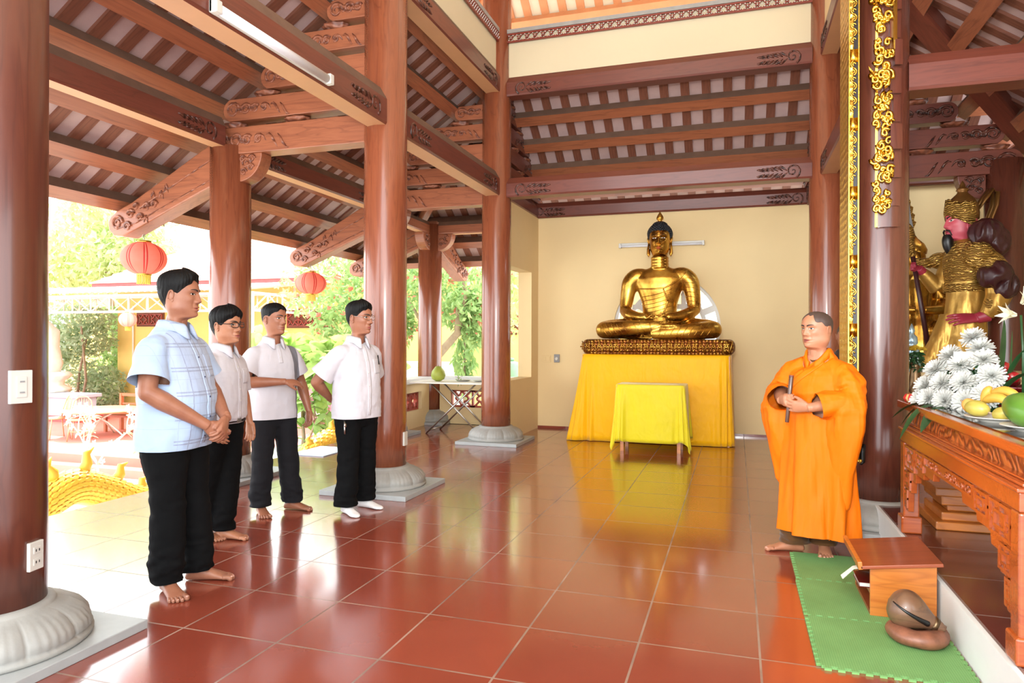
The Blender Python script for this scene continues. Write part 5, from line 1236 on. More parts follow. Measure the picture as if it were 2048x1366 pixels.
def glasses(P, mat, rim, r=(.026, .02)):
    """spectacles sitting on the nose and ears"""
    H = P['H']; M = P['HM']; t = None; y = 0.425 * H; z = 0.525 * H
    b = MB().smooth()
    for s in (-1, 1):
        cx = s * 0.148 * H
        b.tube([(cx + r[0] * 1.12 * (abs(cos(a)) ** .7) * (1 if cos(a) > 0 else -1), y - .012 * abs(cos(a)) * (1 if s * cos(a) > 0 else 0), z + r[1] * (abs(sin(a)) ** .7) * (1 if sin(a) > 0 else -1)) for a in [2 * pi * i / 28 for i in range(29)]], rim, 7, cap=False)
    b.tube([(-.148 * H + r[0], y, z + .004), (0, y + .006, z + .008), (.148 * H - r[0], y, z + .004)], rim, 7)
    o = xf(b, M).build('glasses', mat, P['root'])
    for s in (-1, 1):
        b = MB().smooth(); b.tube([(s * (.148 * H + r[0] * 1.12), y - .012, z + .006), (s * .350 * H, y - .03, z + .006), (s * .385 * H, -.06 * H, z + .01), (s * .375 * H, -.13 * H, z - .02)], rim * .9, 7); xf(b, M).build('temple', mat, o)
    return o
def fringe(front, temple, over_ear, nape, part=0.0):
    """hairline height round the head"""
    def f(th):
        a = abs(atan2(sin(th), cos(th)))
        T = [(0, front), (.45, front - .01), (.75, temple), (1.15, over_ear + .10), (1.35, over_ear), (1.75, over_ear + .02), (2.1, nape + .12), (2.5, nape), (3.2, nape)]
        return interp(T, a, 1) + .018 * sin(th * 9) + part * sin(th)
    return f
# ================================================================ THE PEOPLE
# man in the light-blue checked shirt
P = person('person', 'man in a light-blue checked short-sleeved shirt, hands clasped, barefoot in front of the row', -2.87, 2.98, 10, 1.672, dict(
    skin='skin_tan', seed=1, girth=1.16, H=.236, head=dict(wide=1.08, jowl=.14, nose=1.0, open=.3), turn=11, nod=-2, head_fwd=.035, foot=.255, sx=.175, armk=1.12, gaze=.1, hand=.19,
    feet=[(-2.868, 2.915, -28), (-2.865, 3.07, 24)],
    hair=(fringe(.83, .72, .52, .14), lambda th, z: .007 + .014 * sstep(.60, .95, z) + .012 * exp(-(abs(atan2(sin(th), cos(th))) / .7) ** 2) * sstep(.75, .9, z), 'hair_black', .003),
    arms=[dict(E=(.265, .035, 1.055), W=(.075, .235, .875), d=(-.62, .45, -.64), n=(-.6, -.7, .2), s=(-.2, .75, .6), h=dict(curl=(.35, .45, .35), thumb=(.7, .4, .3))),
          dict(E=(-.255, .045, 1.06), W=(-.045, .275, .900), d=(.62, .20, -.76), n=(.2, -.95, -.1), s=(.75, .1, .6), h=dict(curl=(.5, .6, .4), thumb=(.8, .35, .25)))]))
o = trousers(P, 'cloth_black', .80, 1.0, .082, .05, 1.3, straight=.088)
sh = shirt(P, 'cloth_blue_plaid', [(.735, .215, .155, .150), (.80, .215, .175, .145), (.92, .212, .205, .138), (1.02, .210, .205, .138), (1.12, .208, .178, .142), (1.20, .205, .152, .145), (1.265, .190, .125, .135), (1.315, .155, .098, .118), (1.355, .115, .078, .095), (1.39, .085, .066, .080), (1.41, .074, .060, .072)], (.80, .088, .098, 0), 2.0, .006)
collar(P, 'cloth_blue_plaid', 1.382, .073, .070, .30, parent=sh); front_strip(P, sh, 'cloth_blue_plaid', 0, .034, .745, 1.37, 'placket', 6, 'navy_button')
rectpatch(sh, -.15, -.055, 1.12, 1.24, 'cloth_blue_plaid', 'chest_pocket', .002)
# man in glasses with black belt
P = person('person', 'man in black-rimmed glasses and a tucked-in white shirt, behind the blue-shirted man', -3.30, 3.86, 4, 1.525, dict(
    skin='skin_light', seed=2, H=.232, head=dict(wide=1.0, nose=.95, jowl=.08), turn=-4, head_fwd=.03, foot=.235, sx=.16, hand=.17, armk=.95,
    feet=[(-3.42, 3.72, 6), (-3.285, 3.775, 10)],
    hair=(fringe(.77, .68, .50, .12), lambda th, z: .010 + .016 * sstep(.55, .9, z) + .010 * exp(-(abs(atan2(sin(th), cos(th))) / .8) ** 2), 'hair_black', .004),
    arms=[dict(E=(.235, -.03, .98), W=(.215, .10, .77), d=(-.1, .3, -.95), n=(-1, 0, 0), s=(0, 1, .3)), dict(E=(-.235, -.02, .965), W=(-.245, .035, .735), d=(0, .12, -1), n=(1, .1, 0), s=(-.1, 1, 0), h=dict(curl=(.35, .5, .35), thumb=(.9, .3, .3)))]))
trousers(P, 'cloth_black', .72, 1.0, .075, .05, 4.2)
sh = shirt(P, 'cloth_white', [(.755, .150, .112, .108), (.80, .165, .128, .122), (.90, .17, .132, .124), (1.02, .172, .128, .122), (1.10, .176, .124, .122), (1.155, .162, .105, .112), (1.20, .130, .084, .10), (1.235, .096, .068, .082), (1.262, .076, .06, .07), (1.28, .066, .055, .064)], (.8, .072, .062, .12), 6.0, .006, open_hem=False)
collar(P, 'cloth_white', 1.255, .064, .062, .34, parent=sh); front_strip(P, sh, 'cloth_white', 0, .030, .79, 1.24, 'placket', 6); rectpatch(sh, -.125, -.045, 1.02, 1.12, 'cloth_white', 'chest_pocket', .002)
b = MB().smooth(); R = [oval(z, .158 * q, .118 * q, .113 * q, ex=2.4) for z, q in ((.765, 1.0), (.765, 1.035), (.797, 1.035), (.797, 1.0))]; b.rings(R, (False, False)); bl = b.build('belt', 'black_plastic', P['root'])
b = MB(); b.cbox((0, .125, .781), (.045, .008, .036)); b.build('buckle', 'steel', bl, bevel=.003)
glasses(P, 'black_plastic', .0026, (.025, .018))
# man in the polo shirt with a grey side panel
P = person('person', 'man in a white polo shirt with a grey side stripe, one forearm across his waist', -3.385, 4.50, -24, 1.585, dict(
    skin='skin_brown', seed=3, H=.228, head=dict(wide=1.0, nose=1.05), turn=16, head_fwd=.03, foot=.24, sx=.165, hand=.175,
    feet=[(-3.462, 4.445, -40), (-3.345, 4.60, 4)],
    hair=(fringe(.82, .72, .58, .30), lambda th, z: .003 + .012 * sstep(.62, .85, z), 'hair_black', .002),
    arms=[dict(E=(.255, .03, 1.00), W=(.03, .225, 1.005), d=(-.98, .2, -.10), n=(-.1, -.5, -.8), s=(-.1, .9, .4), h=dict(curl=(.3, .35, .3), thumb=(.8, .4, .4))), dict(E=(-.245, -.01, .985), W=(-.265, .075, .765), d=(.05, .15, -1), n=(1, .2, 0), s=(-.2, 1, 0), h=dict(curl=(.4, .5, .4), thumb=(.9, .3, .35)))]))
trousers(P, 'cloth_charcoal', .72, 1.03, .078, .05, 7.2)
def polo_mat():
    t = NT('cloth_polo'); tc = t.n('ShaderNodeTexCoord'); sp = t.n('ShaderNodeSeparateXYZ'); t.l(tc.outputs['Object'], sp.inputs[0]); x, y, z = sp.outputs
    cl = lambda a: t.math('MAXIMUM', 0.0, t.math('MINIMUM', 1.0, a))
    right = t.math('ADD', t.math('ADD', -.128, t.math('MULTIPLY', .03, cl(t.math('DIVIDE', t.math('SUBTRACT', z, 1.0), .3)))), t.math('MULTIPLY', -.02, cl(t.math('DIVIDE', t.math('SUBTRACT', 1.0, z), .25))))
    left = t.math('SUBTRACT', right, .062); m = t.math('MULTIPLY', t.math('LESS_THAN', x, right), t.math('MULTIPLY', t.math('GREATER_THAN', x, left), t.math('GREATER_THAN', y, -.02)))
    t.set(Base_Color=t.mix(m, ins(206, 201, 206), ins(116, 114, 120)), Roughness=.75, Sheen_Weight=.1, Specular_IOR_Level=.15); t.bump(t.noise(t.coord((9, 9, 5)), 1.0, 2, .5, .4), .5, .02); MAT['cloth_polo'] = t.m
polo_mat()
sh = shirt(P, 'cloth_polo', [(.705, .195, .130, .128), (.80, .190, .132, .128), (.92, .182, .132, .124), (1.05, .182, .130, .124), (1.14, .184, .124, .124), (1.20, .168, .106, .116), (1.25, .135, .084, .10), (1.285, .10, .068, .084), (1.31, .078, .062, .072), (1.33, .068, .056, .065)], (.74, .078, .088, 0), 9.0, .005)
collar(P, 'cloth_white', 1.305, .066, .064, .36, parent=sh); front_strip(P, sh, 'cloth_white', 0, .034, 1.14, 1.29, 'placket', 2)
# man with hands behind his back
P = person('person', 'man in thin-rimmed glasses and untucked white shirt, hands behind his back, in white socks', -2.775, 4.70, -20, 1.60, dict(
    skin='skin_brown', seed=4, H=.236, head=dict(wide=.98, nose=1.1), turn=16, nod=-2, head_fwd=.035, foot=.235, sx=.165, hand=.175, sock=True,
    feet=[(-2.862, 4.655, -32), (-2.845, 4.855, -10)],
    hair=(fringe(.80, .74, .54, .18), lambda th, z: .006 + .016 * sstep(.6, .9, z) + .012 * exp(-(abs(atan2(sin(th), cos(th)) - .4) / .8) ** 2) * sstep(.75, .9, z), 'hair_black', .003),
    arms=[dict(E=(.275, -.13, 1.00), W=(.09, -.20, .86), d=(-.9, -.1, -.3), n=(0, -1, 0), s=(0, 0, 1)), dict(E=(-.27, -.13, 1.00), W=(-.08, -.22, .88), d=(.9, -.1, -.3), n=(0, -1, 0), s=(0, 0, 1))]))
trousers(P, 'cloth_black', .72, 1.05, .085, .05, 11.2, straight=.086)
sh = shirt(P, 'cloth_white', [(.715, .200, .145, .130), (.80, .195, .152, .128), (.92, .188, .152, .126), (1.05, .185, .145, .126), (1.14, .186, .130, .126), (1.205, .170, .108, .118), (1.255, .136, .086, .10), (1.29, .10, .07, .084), (1.315, .08, .063, .073), (1.335, .069, .057, .066)], (.82, .078, .092, 0), 13.0, .006)
collar(P, 'cloth_white', 1.312, .068, .066, .34, parent=sh); front_strip(P, sh, 'cloth_white', 0, .032, .725, 1.30, 'placket', 6); pk = rectpatch(sh, -.14, -.055, 1.06, 1.17, 'cloth_white', 'chest_pocket', .002)
b = MB().smooth(); b.tube([(-.095, .150, 1.13), (-.095, .135, 1.20)], .005, 8); b.build('pen', 'black_plastic', P['root'])
b = MB().smooth(); b.tube([(.172, .075, .72), (.178, .085, .66), (.176, .085, .62)], .006, 8); b.ell((.176, .09, .685), (.012, .006, .016), 10, 6); b.build('keys', 'steel', P['root'])
glasses(P, 'steel', .0017, (.025, .018))
# the monk
P = person('person', 'shaven-headed monk in a bright orange wide-sleeved robe holding a dark wooden stick', 0.485, 4.68, 232, 1.50, dict(
    skin='skin_light', seed=5, girth=1.1, H=.222, head=dict(wide=1.12, jowl=.13, nose=1.0, open=.8, mouth=1.0), turn=-9, nod=-1, head_fwd=.03, foot=.235, sx=.155, hand=.17, armk=1.05, hair_name='cropped_hair',
    feet=[(.405, 4.715, 190), (.525, 4.80, 268)],
    hair=(fringe(.90, .72, .58, .25), lambda th, z: .0028, 'stubble', .0002),
    arms=[dict(E=(.235, .04, .985), W=(.115, .215, .955), d=(-.75, .62, .05), n=(-.6, -.75, .1), s=(.1, .1, 1), h=dict(curl=(.75, .95, .6), thumb=(.8, .2, .5))), dict(E=(-.245, .035, .97), W=(-.085, .235, .925), d=(.93, .32, .05), n=(.3, -.9, .2), s=(0, .2, 1), h=dict(curl=(.25, .35, .3), thumb=(.75, .45, .25)))]))
trousers(P, 'cloth_brown', .6, .95, .095, .045, 17.0, straight=.095)
b = MB().smooth()
def robe_ring(z, hw, f, bk, amp):
    R = []
    for i in range(96):
        a = 2 * pi * i / 96; q = 1 + amp * (cos(7 * a + 1.0) + .6 * cos(11 * a + 2.3) + .35 * cos(17 * a)); c, s = cos(a), sin(a); R.append((hw * q * c, (f if s > 0 else bk) * q * s, z - .075 * max(0, s) * sstep(1.10, 1.26, z)))
    return R
b.rings([robe_ring(*r) for r in ((.135, .232, .205, .185, .085), (.25, .225, .198, .178, .080), (.45, .215, .188, .170, .066), (.65, .205, .178, .160, .046), (.80, .198, .172, .152, .026), (.92, .196, .168, .145, .008), (1.03, .196, .152, .138, .004), (1.11, .180, .130, .128, 0), (1.16, .150, .104, .112, 0), (1.20, .112, .082, .095, 0), (1.235, .084, .068, .078, 0), (1.262, .073, .060, .070, 0))])
def sleeve(s, E, W_, tipz, tipx):
    E, W_ = Vector(E), Vector(W_); b.tube([(s * .07, 0, 1.165), (s * .15, 0, 1.115), (s * .205, .02, 1.04), E + Vector((s * .005, 0, -.01)), E.lerp(W_, .55), E.lerp(W_, .85)], [.06, .083, .092, .085, .080, .072], 20)
    # the hanging bag of the sleeve
    R = []
    for z, xi, xo, yc, th in ((1.06, .16, .27, .03, .05), (.98, .15, .318, .06, .07), (.90, .13, .330, .085, .075), (.80, .125, .322, .09, .07), (.68, .14, .295, .085, .055), (.55, .158, .262, .075, .042), (.44, .178, .238, .065, .03), (tipz, tipx - .012, tipx + .012, .06, .014)):
        cx, hx = (xi + xo) / 2, (xo - xi) / 2; R.append([(s * (cx + hx * cos(a) * (1 + .08 * cos(5 * a))), yc + th * sin(a) * (1 + .2 * cos(3 * a + z * 9)), z) for a in [2 * pi * i / 28 for i in range(28)]])
    b.rings(R)
sleeve(1, (.235, .04, .985), (.115, .215, .955), .39, .20); sleeve(-1, (-.245, .035, .97), (-.085, .235, .925), .335, -(-.205))
rb = b.build('robe', 'robe_orange', P['root']); melt(rb, .0065, 4, .5)
disp(rb, .014, (6, 6, 2.2), 3.0, lambda p: .35 + .65 * sstep(1.0, .6, p.z)); disp(rb, .006, (14, 14, 5), 8.0, lambda p: .6); disp(rb, .004, (10, 10, 30), 5.0, lambda p: exp(-((p.z - 1.0) / .12) ** 2) * sstep(.1, .2, abs(p.x)))
disp(rb, .011, (9, 9, 1.3), 12.0, lambda p: sstep(1.02, .80, p.z), 'ridge'); disp(rb, .007, (6, 8, 5), 15.0, lambda p: sstep(.8, .95, p.z), 'ridge'); disp(rb, .005, (4, 5, 11), 21.0, lambda p: sstep(.75, .95, p.z), 'ridge')
open_end(rb, (0, 0, .135), (0, 0, -1), .40, .012)
for i, s in enumerate((1, -1)):
    E, W_ = Vector(P['arms'][i]['E']), Vector(P['arms'][i]['W']); c = E.lerp(W_, .85); open_end(rb, c, W_ - E, .092, .014, lambda p: (p.x / .205) ** 2 + (p.y / .180) ** 2 < 1 and abs(p.x) < .18)
# crossed neckline: folded bands left over right, brown inner collar
bv = bvh_of(rb)
def band(pts, wd, mat, name, off):
    def fn(u, v):
        q = u * (len(pts) - 1); i = min(int(q), len(pts) - 2); f = q - i; a, c = Vector(pts[i]), Vector(pts[i + 1]); d = (c - a).normalized(); p = a.lerp(c, f) + Vector((-d.y, d.x)) * wd * (v - .5); return p.x, p.y
    return patch(bv, fn, 24, 4, off, .004).build(name, mat, rb)
band([(.050, 1.195), (.030, 1.165), (.0, 1.13)], .036, 'robe_orange', 'lapel', .003); band([(-.055, 1.20), (-.03, 1.165), (.02, 1.115), (.10, 1.04), (.155, .985)], .040, 'robe_orange', 'lapel', .006)

b = MB().smooth(); R = []
for i in range(41):
    a = pi / 2 + .25 + (2 * pi - .5) * i / 40; fr = max(0, sin(a)); z = 1.238 - .085 * fr ** 1.5; R.append([((.068 + d) * cos(a), .004 + (.063 + d) * sin(a) + .01 * fr, z + e) for d, e in ((.0, -.012), (-.006, .034), (.0, .040), (.010, .030), (.016, -.016))])
b.rings(R, (True, True)); b.build('neck_band', 'robe_orange', rb)

b = MB().smooth(); b.rings([[(.060 * q * cos(a), .006 + .056 * q * sin(a), z - .07 * max(0, sin(a))) for a in [2 * pi * i / 40 for i in range(40)]] for z, q in ((1.22, 1.1), (1.272, 1.0), (1.272, .94), (1.22, .96))], (False, False)); b.build('inner_collar', 'cloth_brown', P['root'])
MK = Matrix.Translation((.485, 4.68, 0)) @ Matrix.Rotation(radians(232) - pi / 2, 4, 'Z')
g = P['arms'][0]['W']; hc = Vector(g) + Vector((-.75, .62, .05)).normalized() * .075 + Vector((-.6, -.75, .1)).normalized() * .026
wp = MK @ hc; t = thing('wooden_stick', 'dark wooden stick held upright by the orange-robed monk', 'stick', wp); ax = Vector((.09, .03, 1)).normalized()
b = MB().smooth(); b.tube([-ax * .135, ax * .005, ax * .15], [.012, .0125, .014], 16); b.build('rod', 'stick_wood', t, bevel=.002)
b = MB().smooth(); b.tube([ax * .142, ax * .152], [.0146, .0142], 16); b.build('end_cap', 'dark_beam_wood', t)
# figure almost hidden behind the column
P = person('person', 'person in dark brown standing behind the gilded upright panel, mostly hidden', .93, 6.75, 250, 1.47, dict(skin='skin_tan', seed=6, H=.215, head=dict(wide=1.02), turn=10, foot=.23, sx=.155, hand=.165, hair_name='cropped_hair', feet=[(.86, 6.83, 250), (1.0, 6.75, 250)], lean=(0, 0, 0),
    hair=(fringe(.84, .66, .56, .22), lambda th, z: .004, 'stubble', .0003),
    arms=[dict(E=(.23, .0, .93), W=(.22, .10, .72), d=(0, .2, -1), n=(-1, 0, 0), s=(0, 1, 0)), dict(E=(-.23, 0, .93), W=(-.22, .10, .72), d=(0, .2, -1), n=(1, 0, 0), s=(0, 1, 0))]))
trousers(P, 'cloth_dark_brown', .6, 1.0, .08, .05, 3.0)
sh = shirt(P, 'cloth_dark_brown', [(.60, .20, .14, .14), (.85, .185, .14, .13), (1.05, .18, .13, .125), (1.15, .16, .10, .11), (1.20, .12, .08, .09), (1.245, .075, .06, .07)], (.8, .08, .075, .6), 4.0, .007, name='tunic')
# ================================================================ THE GOLDEN SEATED STATUE
cloth('satin_gold', ins(255, 188, 0), 0.42, sheen=0.3, var=0.05); cloth('satin_yellow', ins(228, 208, 28), 0.42, sheen=0.3, var=0.05)
t = NT('statue_gold'); v = t.coord(); n1 = t.noise(v, 3.2, 5, 0.6, 0.6)
t.set(Base_Color=t.ramp(n1, [(0.32, ins(150, 98, 40)), (0.5, ins(204, 150, 60)), (0.68, ins(236, 196, 96))]), Metallic=0.92, Roughness=t.math('ADD', t.math('MULTIPLY', n1, 0.2), 0.18)); MAT['statue_gold'] = t.m
def patterned_gold():
    t = NT('cushion_gold'); v = t.coord((9, 9, 9)); vo = t.n('ShaderNodeTexVoronoi'); vo.inputs['Scale'].default_value = 2.6; vo.inputs['Randomness'].default_value = 0.25; t.l(v, vo.inputs['Vector'])
    h = vo.outputs['Distance']; t.set(Base_Color=t.ramp(h, [(0.05, ins(236, 186, 80)), (0.5, ins(120, 66, 24))]), Metallic=0.85, Roughness=0.32); t.bump(t.math('SUBTRACT', 1.0, h), 1.0, 0.02); MAT['cushion_gold'] = t.m
patterned_gold(); plain('hair_blue_black', ins(16, 20, 28), 0.35, 0, 0.2); plain('statue_lip', ins(190, 96, 50), 0.35, 0.4)
BX, BY, BZ = -0.983, 9.38, 1.137
bu = thing('seated_statue', 'large golden statue sitting cross-legged on a patterned cushion above the orange-yellow cloth', 'statue', (BX, BY, BZ), pi)
b = MB().smooth(); R = []
for z, q in ((0, .955), (.012, .975), (.05, 1.0), (.10, 1.004), (.15, .998), (.182, .972), (.195, .94)):
    R.append([(x * q, y * (q - .05 * (1 - q)), z) for x, y, _ in oval(0, .965, .46, .40, 120, ex=9)])
b.rings(R); cu = b.build('cushion', 'cushion_gold', bu)
b = MB().smooth(); rnd = random.Random(3)
for i in range(25):
    x = -.9 + i * .075
    for s in (-1, 1): b.tube([(x + s * .0375 * u, .46 + .006, .025 + .145 * u) for u in (0, .5, 1)], .006, 6)
    for dz, r in ((.0, .014), (.03, .01), (-.03, .01)): b.ell((x + .0375, .464, .097 + dz), (r, .012, r), 8, 6)
    for dx in (-.02, .02): b.ell((x + .0375 + dx, .464, .097), (.01, .012, .01), 8, 6)
b.build('relief', 'statue_gold', cu)
b = MB().smooth()
b.rings([oval(z, w_, f, k_, yc=-.10, ex=2.2) for z, w_, f, k_ in ((.20, .36, .22, .22), (.32, .33, .20, .21), (.45, .255, .17, .175), (.56, .225, .155, .155), (.68, .235, .155, .155), (.82, .285, .168, .165), (.93, .335, .170, .170), (1.01, .355, .165, .170), (1.07, .315, .140, .155), (1.12, .235, .112, .13), (1.16, .13, .09, .10))])
for k in range(4): b.rings([oval(z, q, q, q, yc=-.075, ex=2) for z, q in ((1.14 + k * .04, .113), (1.16 + k * .04, .121), (1.18 + k * .04, .113))])
for s in (-1, 1):
    b.tube([(s * .20, -.10, .33), (s * .42, .05, .335), (s * .62, .16, .325), (s * .685, .20, .318)], [.165, .140, .128, .116], 28, spl=5); b.ell((s * .69, .20, .317), (.118, .125, .116), 20, 14)
    b.tube([(s * .68, .22, .315), (s * .45, .33, .315 + .02 * s), (s * .18, .37, .315 + .035 * s), (-s * .05, .37, .31 + .045 * s)], [.115, .105, .088, .07], 26, spl=5)
    b.tube([(s * .18, -.10, 1.055), (s * .30, -.10, 1.035), (s * .385, -.10, .965), (s * .418, -.10, .85), (s * .440, -.08, .70), (s * .45, -.05, .585)], [.09, .120, .118, .106, .092, .080], 28, spl=6); b.ell((s * .452, -.045, .58), (.079, .08, .079), 18, 12)
    b.tube([(s * .45, -.04, .575), (s * .36, .10, .515), (s * .22, .22, .485), (s * .13, .265, .485)], [.078, .080, .058, .045], 24, spl=5)
for s, z in ((1, .47), (-1, .495)): hand(b, (s * .135, .265, z), (-s, .22, .0), (0, .15, 1), (0, 1, -.1), .21, curl=(.12, .15, .12), thumb=(.75, .3, .55), spread=.01)
b.ell((-.16, .40, .365), (.15, .055, .035), 16, 10); b.ell((.16, .35, .39), (.14, .05, .032), 16, 10)
bd = b.build('body', ['statue_gold', 'statue_lip'], bu); melt(bd, .010, 9, .5)
H_ = .41; hs = dict(wide=1.0, nose=1.05, mouth=.85, jowl=.05); hb = head_mesh(H_, hs)
hv = BVHTree.FromPolygons([Vector(p) for p in hb.v], hb.f); HM = Matrix.Translation((0, -.075, 1.315))
for s in (-1, 1):
    ear(hb, H_, s); hb.tube([(s * .355 * H_, -.02 * H_, .40 * H_), (s * .375 * H_, .0, .22 * H_), (s * .375 * H_, .01, .06 * H_), (s * .345 * H_, .015, -.01 * H_), (s * .335 * H_, .005, .05 * H_), (s * .34 * H_, -.01, .22 * H_)], [.012, .017, .018, .016, .014, .012], 10)
join_mb(bd, xf(hb, HM))
line = fringe(.775, .72, .50, .20)
hm = hair_mesh(H_, hs, lambda th: .775 if cos(th) > .35 else interp([(0, .775), (1.2, .775), (1.45, .56), (1.9, .50), (3.2, .22)], abs(atan2(sin(th), cos(th))), 1), lambda th, z: .020, random.Random(2), rough=.001)
hm.ell((0, -.02, H_ * .975), (.095, .095, .052), 24, 12)
src = list(hm.v); hb3 = BVHTree.FromPolygons([Vector(p) for p in hm.v], hm.f)
for k in range(620):
    z = 1 - 1.75 * (k + .5) / 620; r = sqrt(max(0, 1 - z * z)); a = k * 2.39996; d = Vector((r * cos(a), r * sin(a), z)); c0 = Vector((0, -.012, .62 * H_))
    h = hb3.ray_cast(c0 + d * .6, -d)
    if h[0] is not None: hm.ell(h[0], (.0135,) * 3, 7, 5)
hr = xf(hm, HM).build('curled_hair', 'hair_blue_black', bu)
b = MB().smooth(); b.lathe([(.045, 0), (.05, .012), (.03, .022), (.028, .03), (.045, .05), (.048, .07), (.036, .10), (.016, .13), (.002, .155)], 24, c=(0, -.095, 1.755)); b.build('flame_finial', 'statue_gold', bu)
for s in (-1, 1):
    cx, cz, ew, eh = s * .142 * H_, .535 * H_, .070 * H_, .018 * H_
    e = xf(patch(hv, lambda u, v: (cx + ew * (2 * u - 1), cz + eh * (2 * v - 1) * max(.03, 1 - abs(2 * u - 1) ** 2)), 12, 6, .002), HM).build('eye', 'eye_white', bu)
    xf(patch(hv, lambda u, v: (cx + .02 * H_ * sqrt(max(1e-4, v)) * cos(2 * pi * u), cz + min(eh, max(-eh, .02 * H_ * sqrt(max(1e-4, v)) * sin(2 * pi * u)))), 16, 4, .003), HM).build('iris', 'iris', e)
    xf(patch(hv, lambda u, v: (s * H_ * (.03 + .20 * u), H_ * (.590 + .055 * sin(u * 2.6) + (v - .5) * .010)), 14, 2, .003), HM).build('eyebrow', 'hair_blue_black', bu)
# robe folds laid on the body
bv = bvh_of(bd)
def ridge(pts, r, parent, name='robe_fold', mat='statue_gold', up=.0, dirn=(0, -1, 0)):
    P = []
    for x, z in pts:
        h = bv.ray_cast(Vector((x, 2, z)), Vector(dirn))
        if h[0] is not None: P.append(h[0] + h[1] * up)
    if len(P) > 2:
        b = MB().smooth(); b.tube(P, r, 8); return b.build(name, mat, parent)
def seg(p, q, n=14, bow=0.0): return [(lerp(p[0], q[0], i / n), lerp(p[1], q[1], i / n) + bow * sin(pi * i / n)) for i in range(n + 1)]
ridge(seg((-.36, 1.10), (-.10, .885), 14, -.03) + seg((-.08, .875), (.27, .87), 14, -.01), .011, bu, 'robe_edge')
for k in range(9): ridge(seg((-.17, .86 - k * .055), (.22, .80 - k * .055 - .04), 16, -.02), .0055, bu)
ridge(seg((-.06, .86), (-.12, .70), 8) + seg((-.12, .70), (-.07, .55), 8) + seg((-.07, .55), (-.14, .42), 8), .011, bu, 'robe_edge')
for k in range(7): ridge(seg((-.34, 1.0 - k * .06), (-.52, .965 - k * .06), 10, .012), .005, bu)
for s in (-1, 1):
    for k in range(8): ridge(seg((s * (.10 + k * .075), .235), (s * (.20 + k * .075), .395), 10), .0055, bu)
    ridge(seg((s * .045, .24), (s * .07, .40), 10), .009, bu, 'robe_edge')
# draped cloth over the statue's pedestal
def drape(name, label, cat, X0, X1, Y0, Y1, zt, hem, flare, mat, folds, amp, seed, loc, thick=.004, nper=220, levels=16):
    """a cloth falling over a box: hem(s, side) height, flare(s) outward spread; the folds deepen toward the hem"""
    t = thing(name, label, cat, loc); b = MB().smooth(); cx, cy, hx, hy = (X0 + X1) / 2 - loc[0], (Y0 + Y1) / 2 - loc[1], (X1 - X0) / 2, (Y1 - Y0) / 2
    per = []
    for i in range(nper):
        a = 2 * pi * i / nper; c, s = cos(a), sin(a); ex = 2 / 14; per.append((hx * (abs(c) ** ex) * (1 if c > 0 else -1), hy * (abs(s) ** ex) * (1 if s > 0 else -1), a))
    R = [[(cx + x * .5, cy + y * .5, zt) for x, y, a in per], [(cx + x * .985, cy + y * .985, zt) for x, y, a in per]]
    for k in range(levels + 1):
        u = k / levels; ring = []
        for x, y, a in per:
            zb = hem(a); z = lerp(zt - .006, zb, u); o = flare(a) * u + amp * u * (mnoise.noise(Vector((cos(a) * folds, sin(a) * folds, seed + z * .6)))) + .006 * sin(a * 40 + seed) * u
            l = sqrt(x * x + y * y); nx, ny = (x / hx) ** 9, (y / hy) ** 9; m = sqrt(nx * nx + ny * ny) + 1e-6; ring.append((cx + x + nx / m * o, cy + y + ny / m * o, z))
        R.append(ring)
    b.rings(R, (True, False)); o = b.build('cloth', mat, t); q = o.modifiers.new('thick', 'SOLIDIFY'); q.thickness = thick; q.offset = -1; return t
def pt(a): return abs(atan2(sin(a), cos(a)))
# the front is a = -90 deg (toward the hall), the left end a = 180 deg
t = drape('altar_cloth', 'orange-yellow satin cloth draped to the floor under the golden statue', 'cloth', -1.95, -.06, 8.97, 9.84, 1.137, lambda a: .006, lambda a: .03 + .16 * exp(-((atan2(sin(a + 2.62), cos(a + 2.62))) / .30) ** 2), 'satin_gold', 5.0, .055, 1.0, (-1.0, 9.4, 0))
bx = MB(); bx.box((-.93, -.40, 0), (.92, .40, 1.12)); bx.build('pedestal_box', 'box_wood', t)
t = drape('table_cloth', 'greenish-yellow satin cloth over the small low table in front', 'cloth', -1.37, -.56, 8.22, 8.72, .795, lambda a: .13 - .125 * (exp(-((pt(a + 2.55)) / .12) ** 2) + exp(-((pt(a + .60)) / .16) ** 2)) + .01 * sin(a * 9), lambda a: .035 + .05 * (exp(-((pt(a + 2.55)) / .2) ** 2) + 1.4 * exp(-((pt(a + .60)) / .22) ** 2)), 'satin_yellow', 5.5, .05, 7.0, (-.965, 8.47, 0))
tb = thing('low_table', 'small low wooden table under the greenish-yellow cloth', 'table', (-.965, 8.47, 0))
b = MB(); b.box((-.39, -.24, .755), (.39, .24, .785)); b.build('tabletop', 'box_wood', tb)
for sx in (-1, 1):
    for sy in (-1, 1):
        b = MB(); b.box((sx * .33 - .02, sy * .19 - .02, 0), (sx * .33 + .02, sy * .19 + .02, .755)); b.build('leg', 'box_wood', tb)

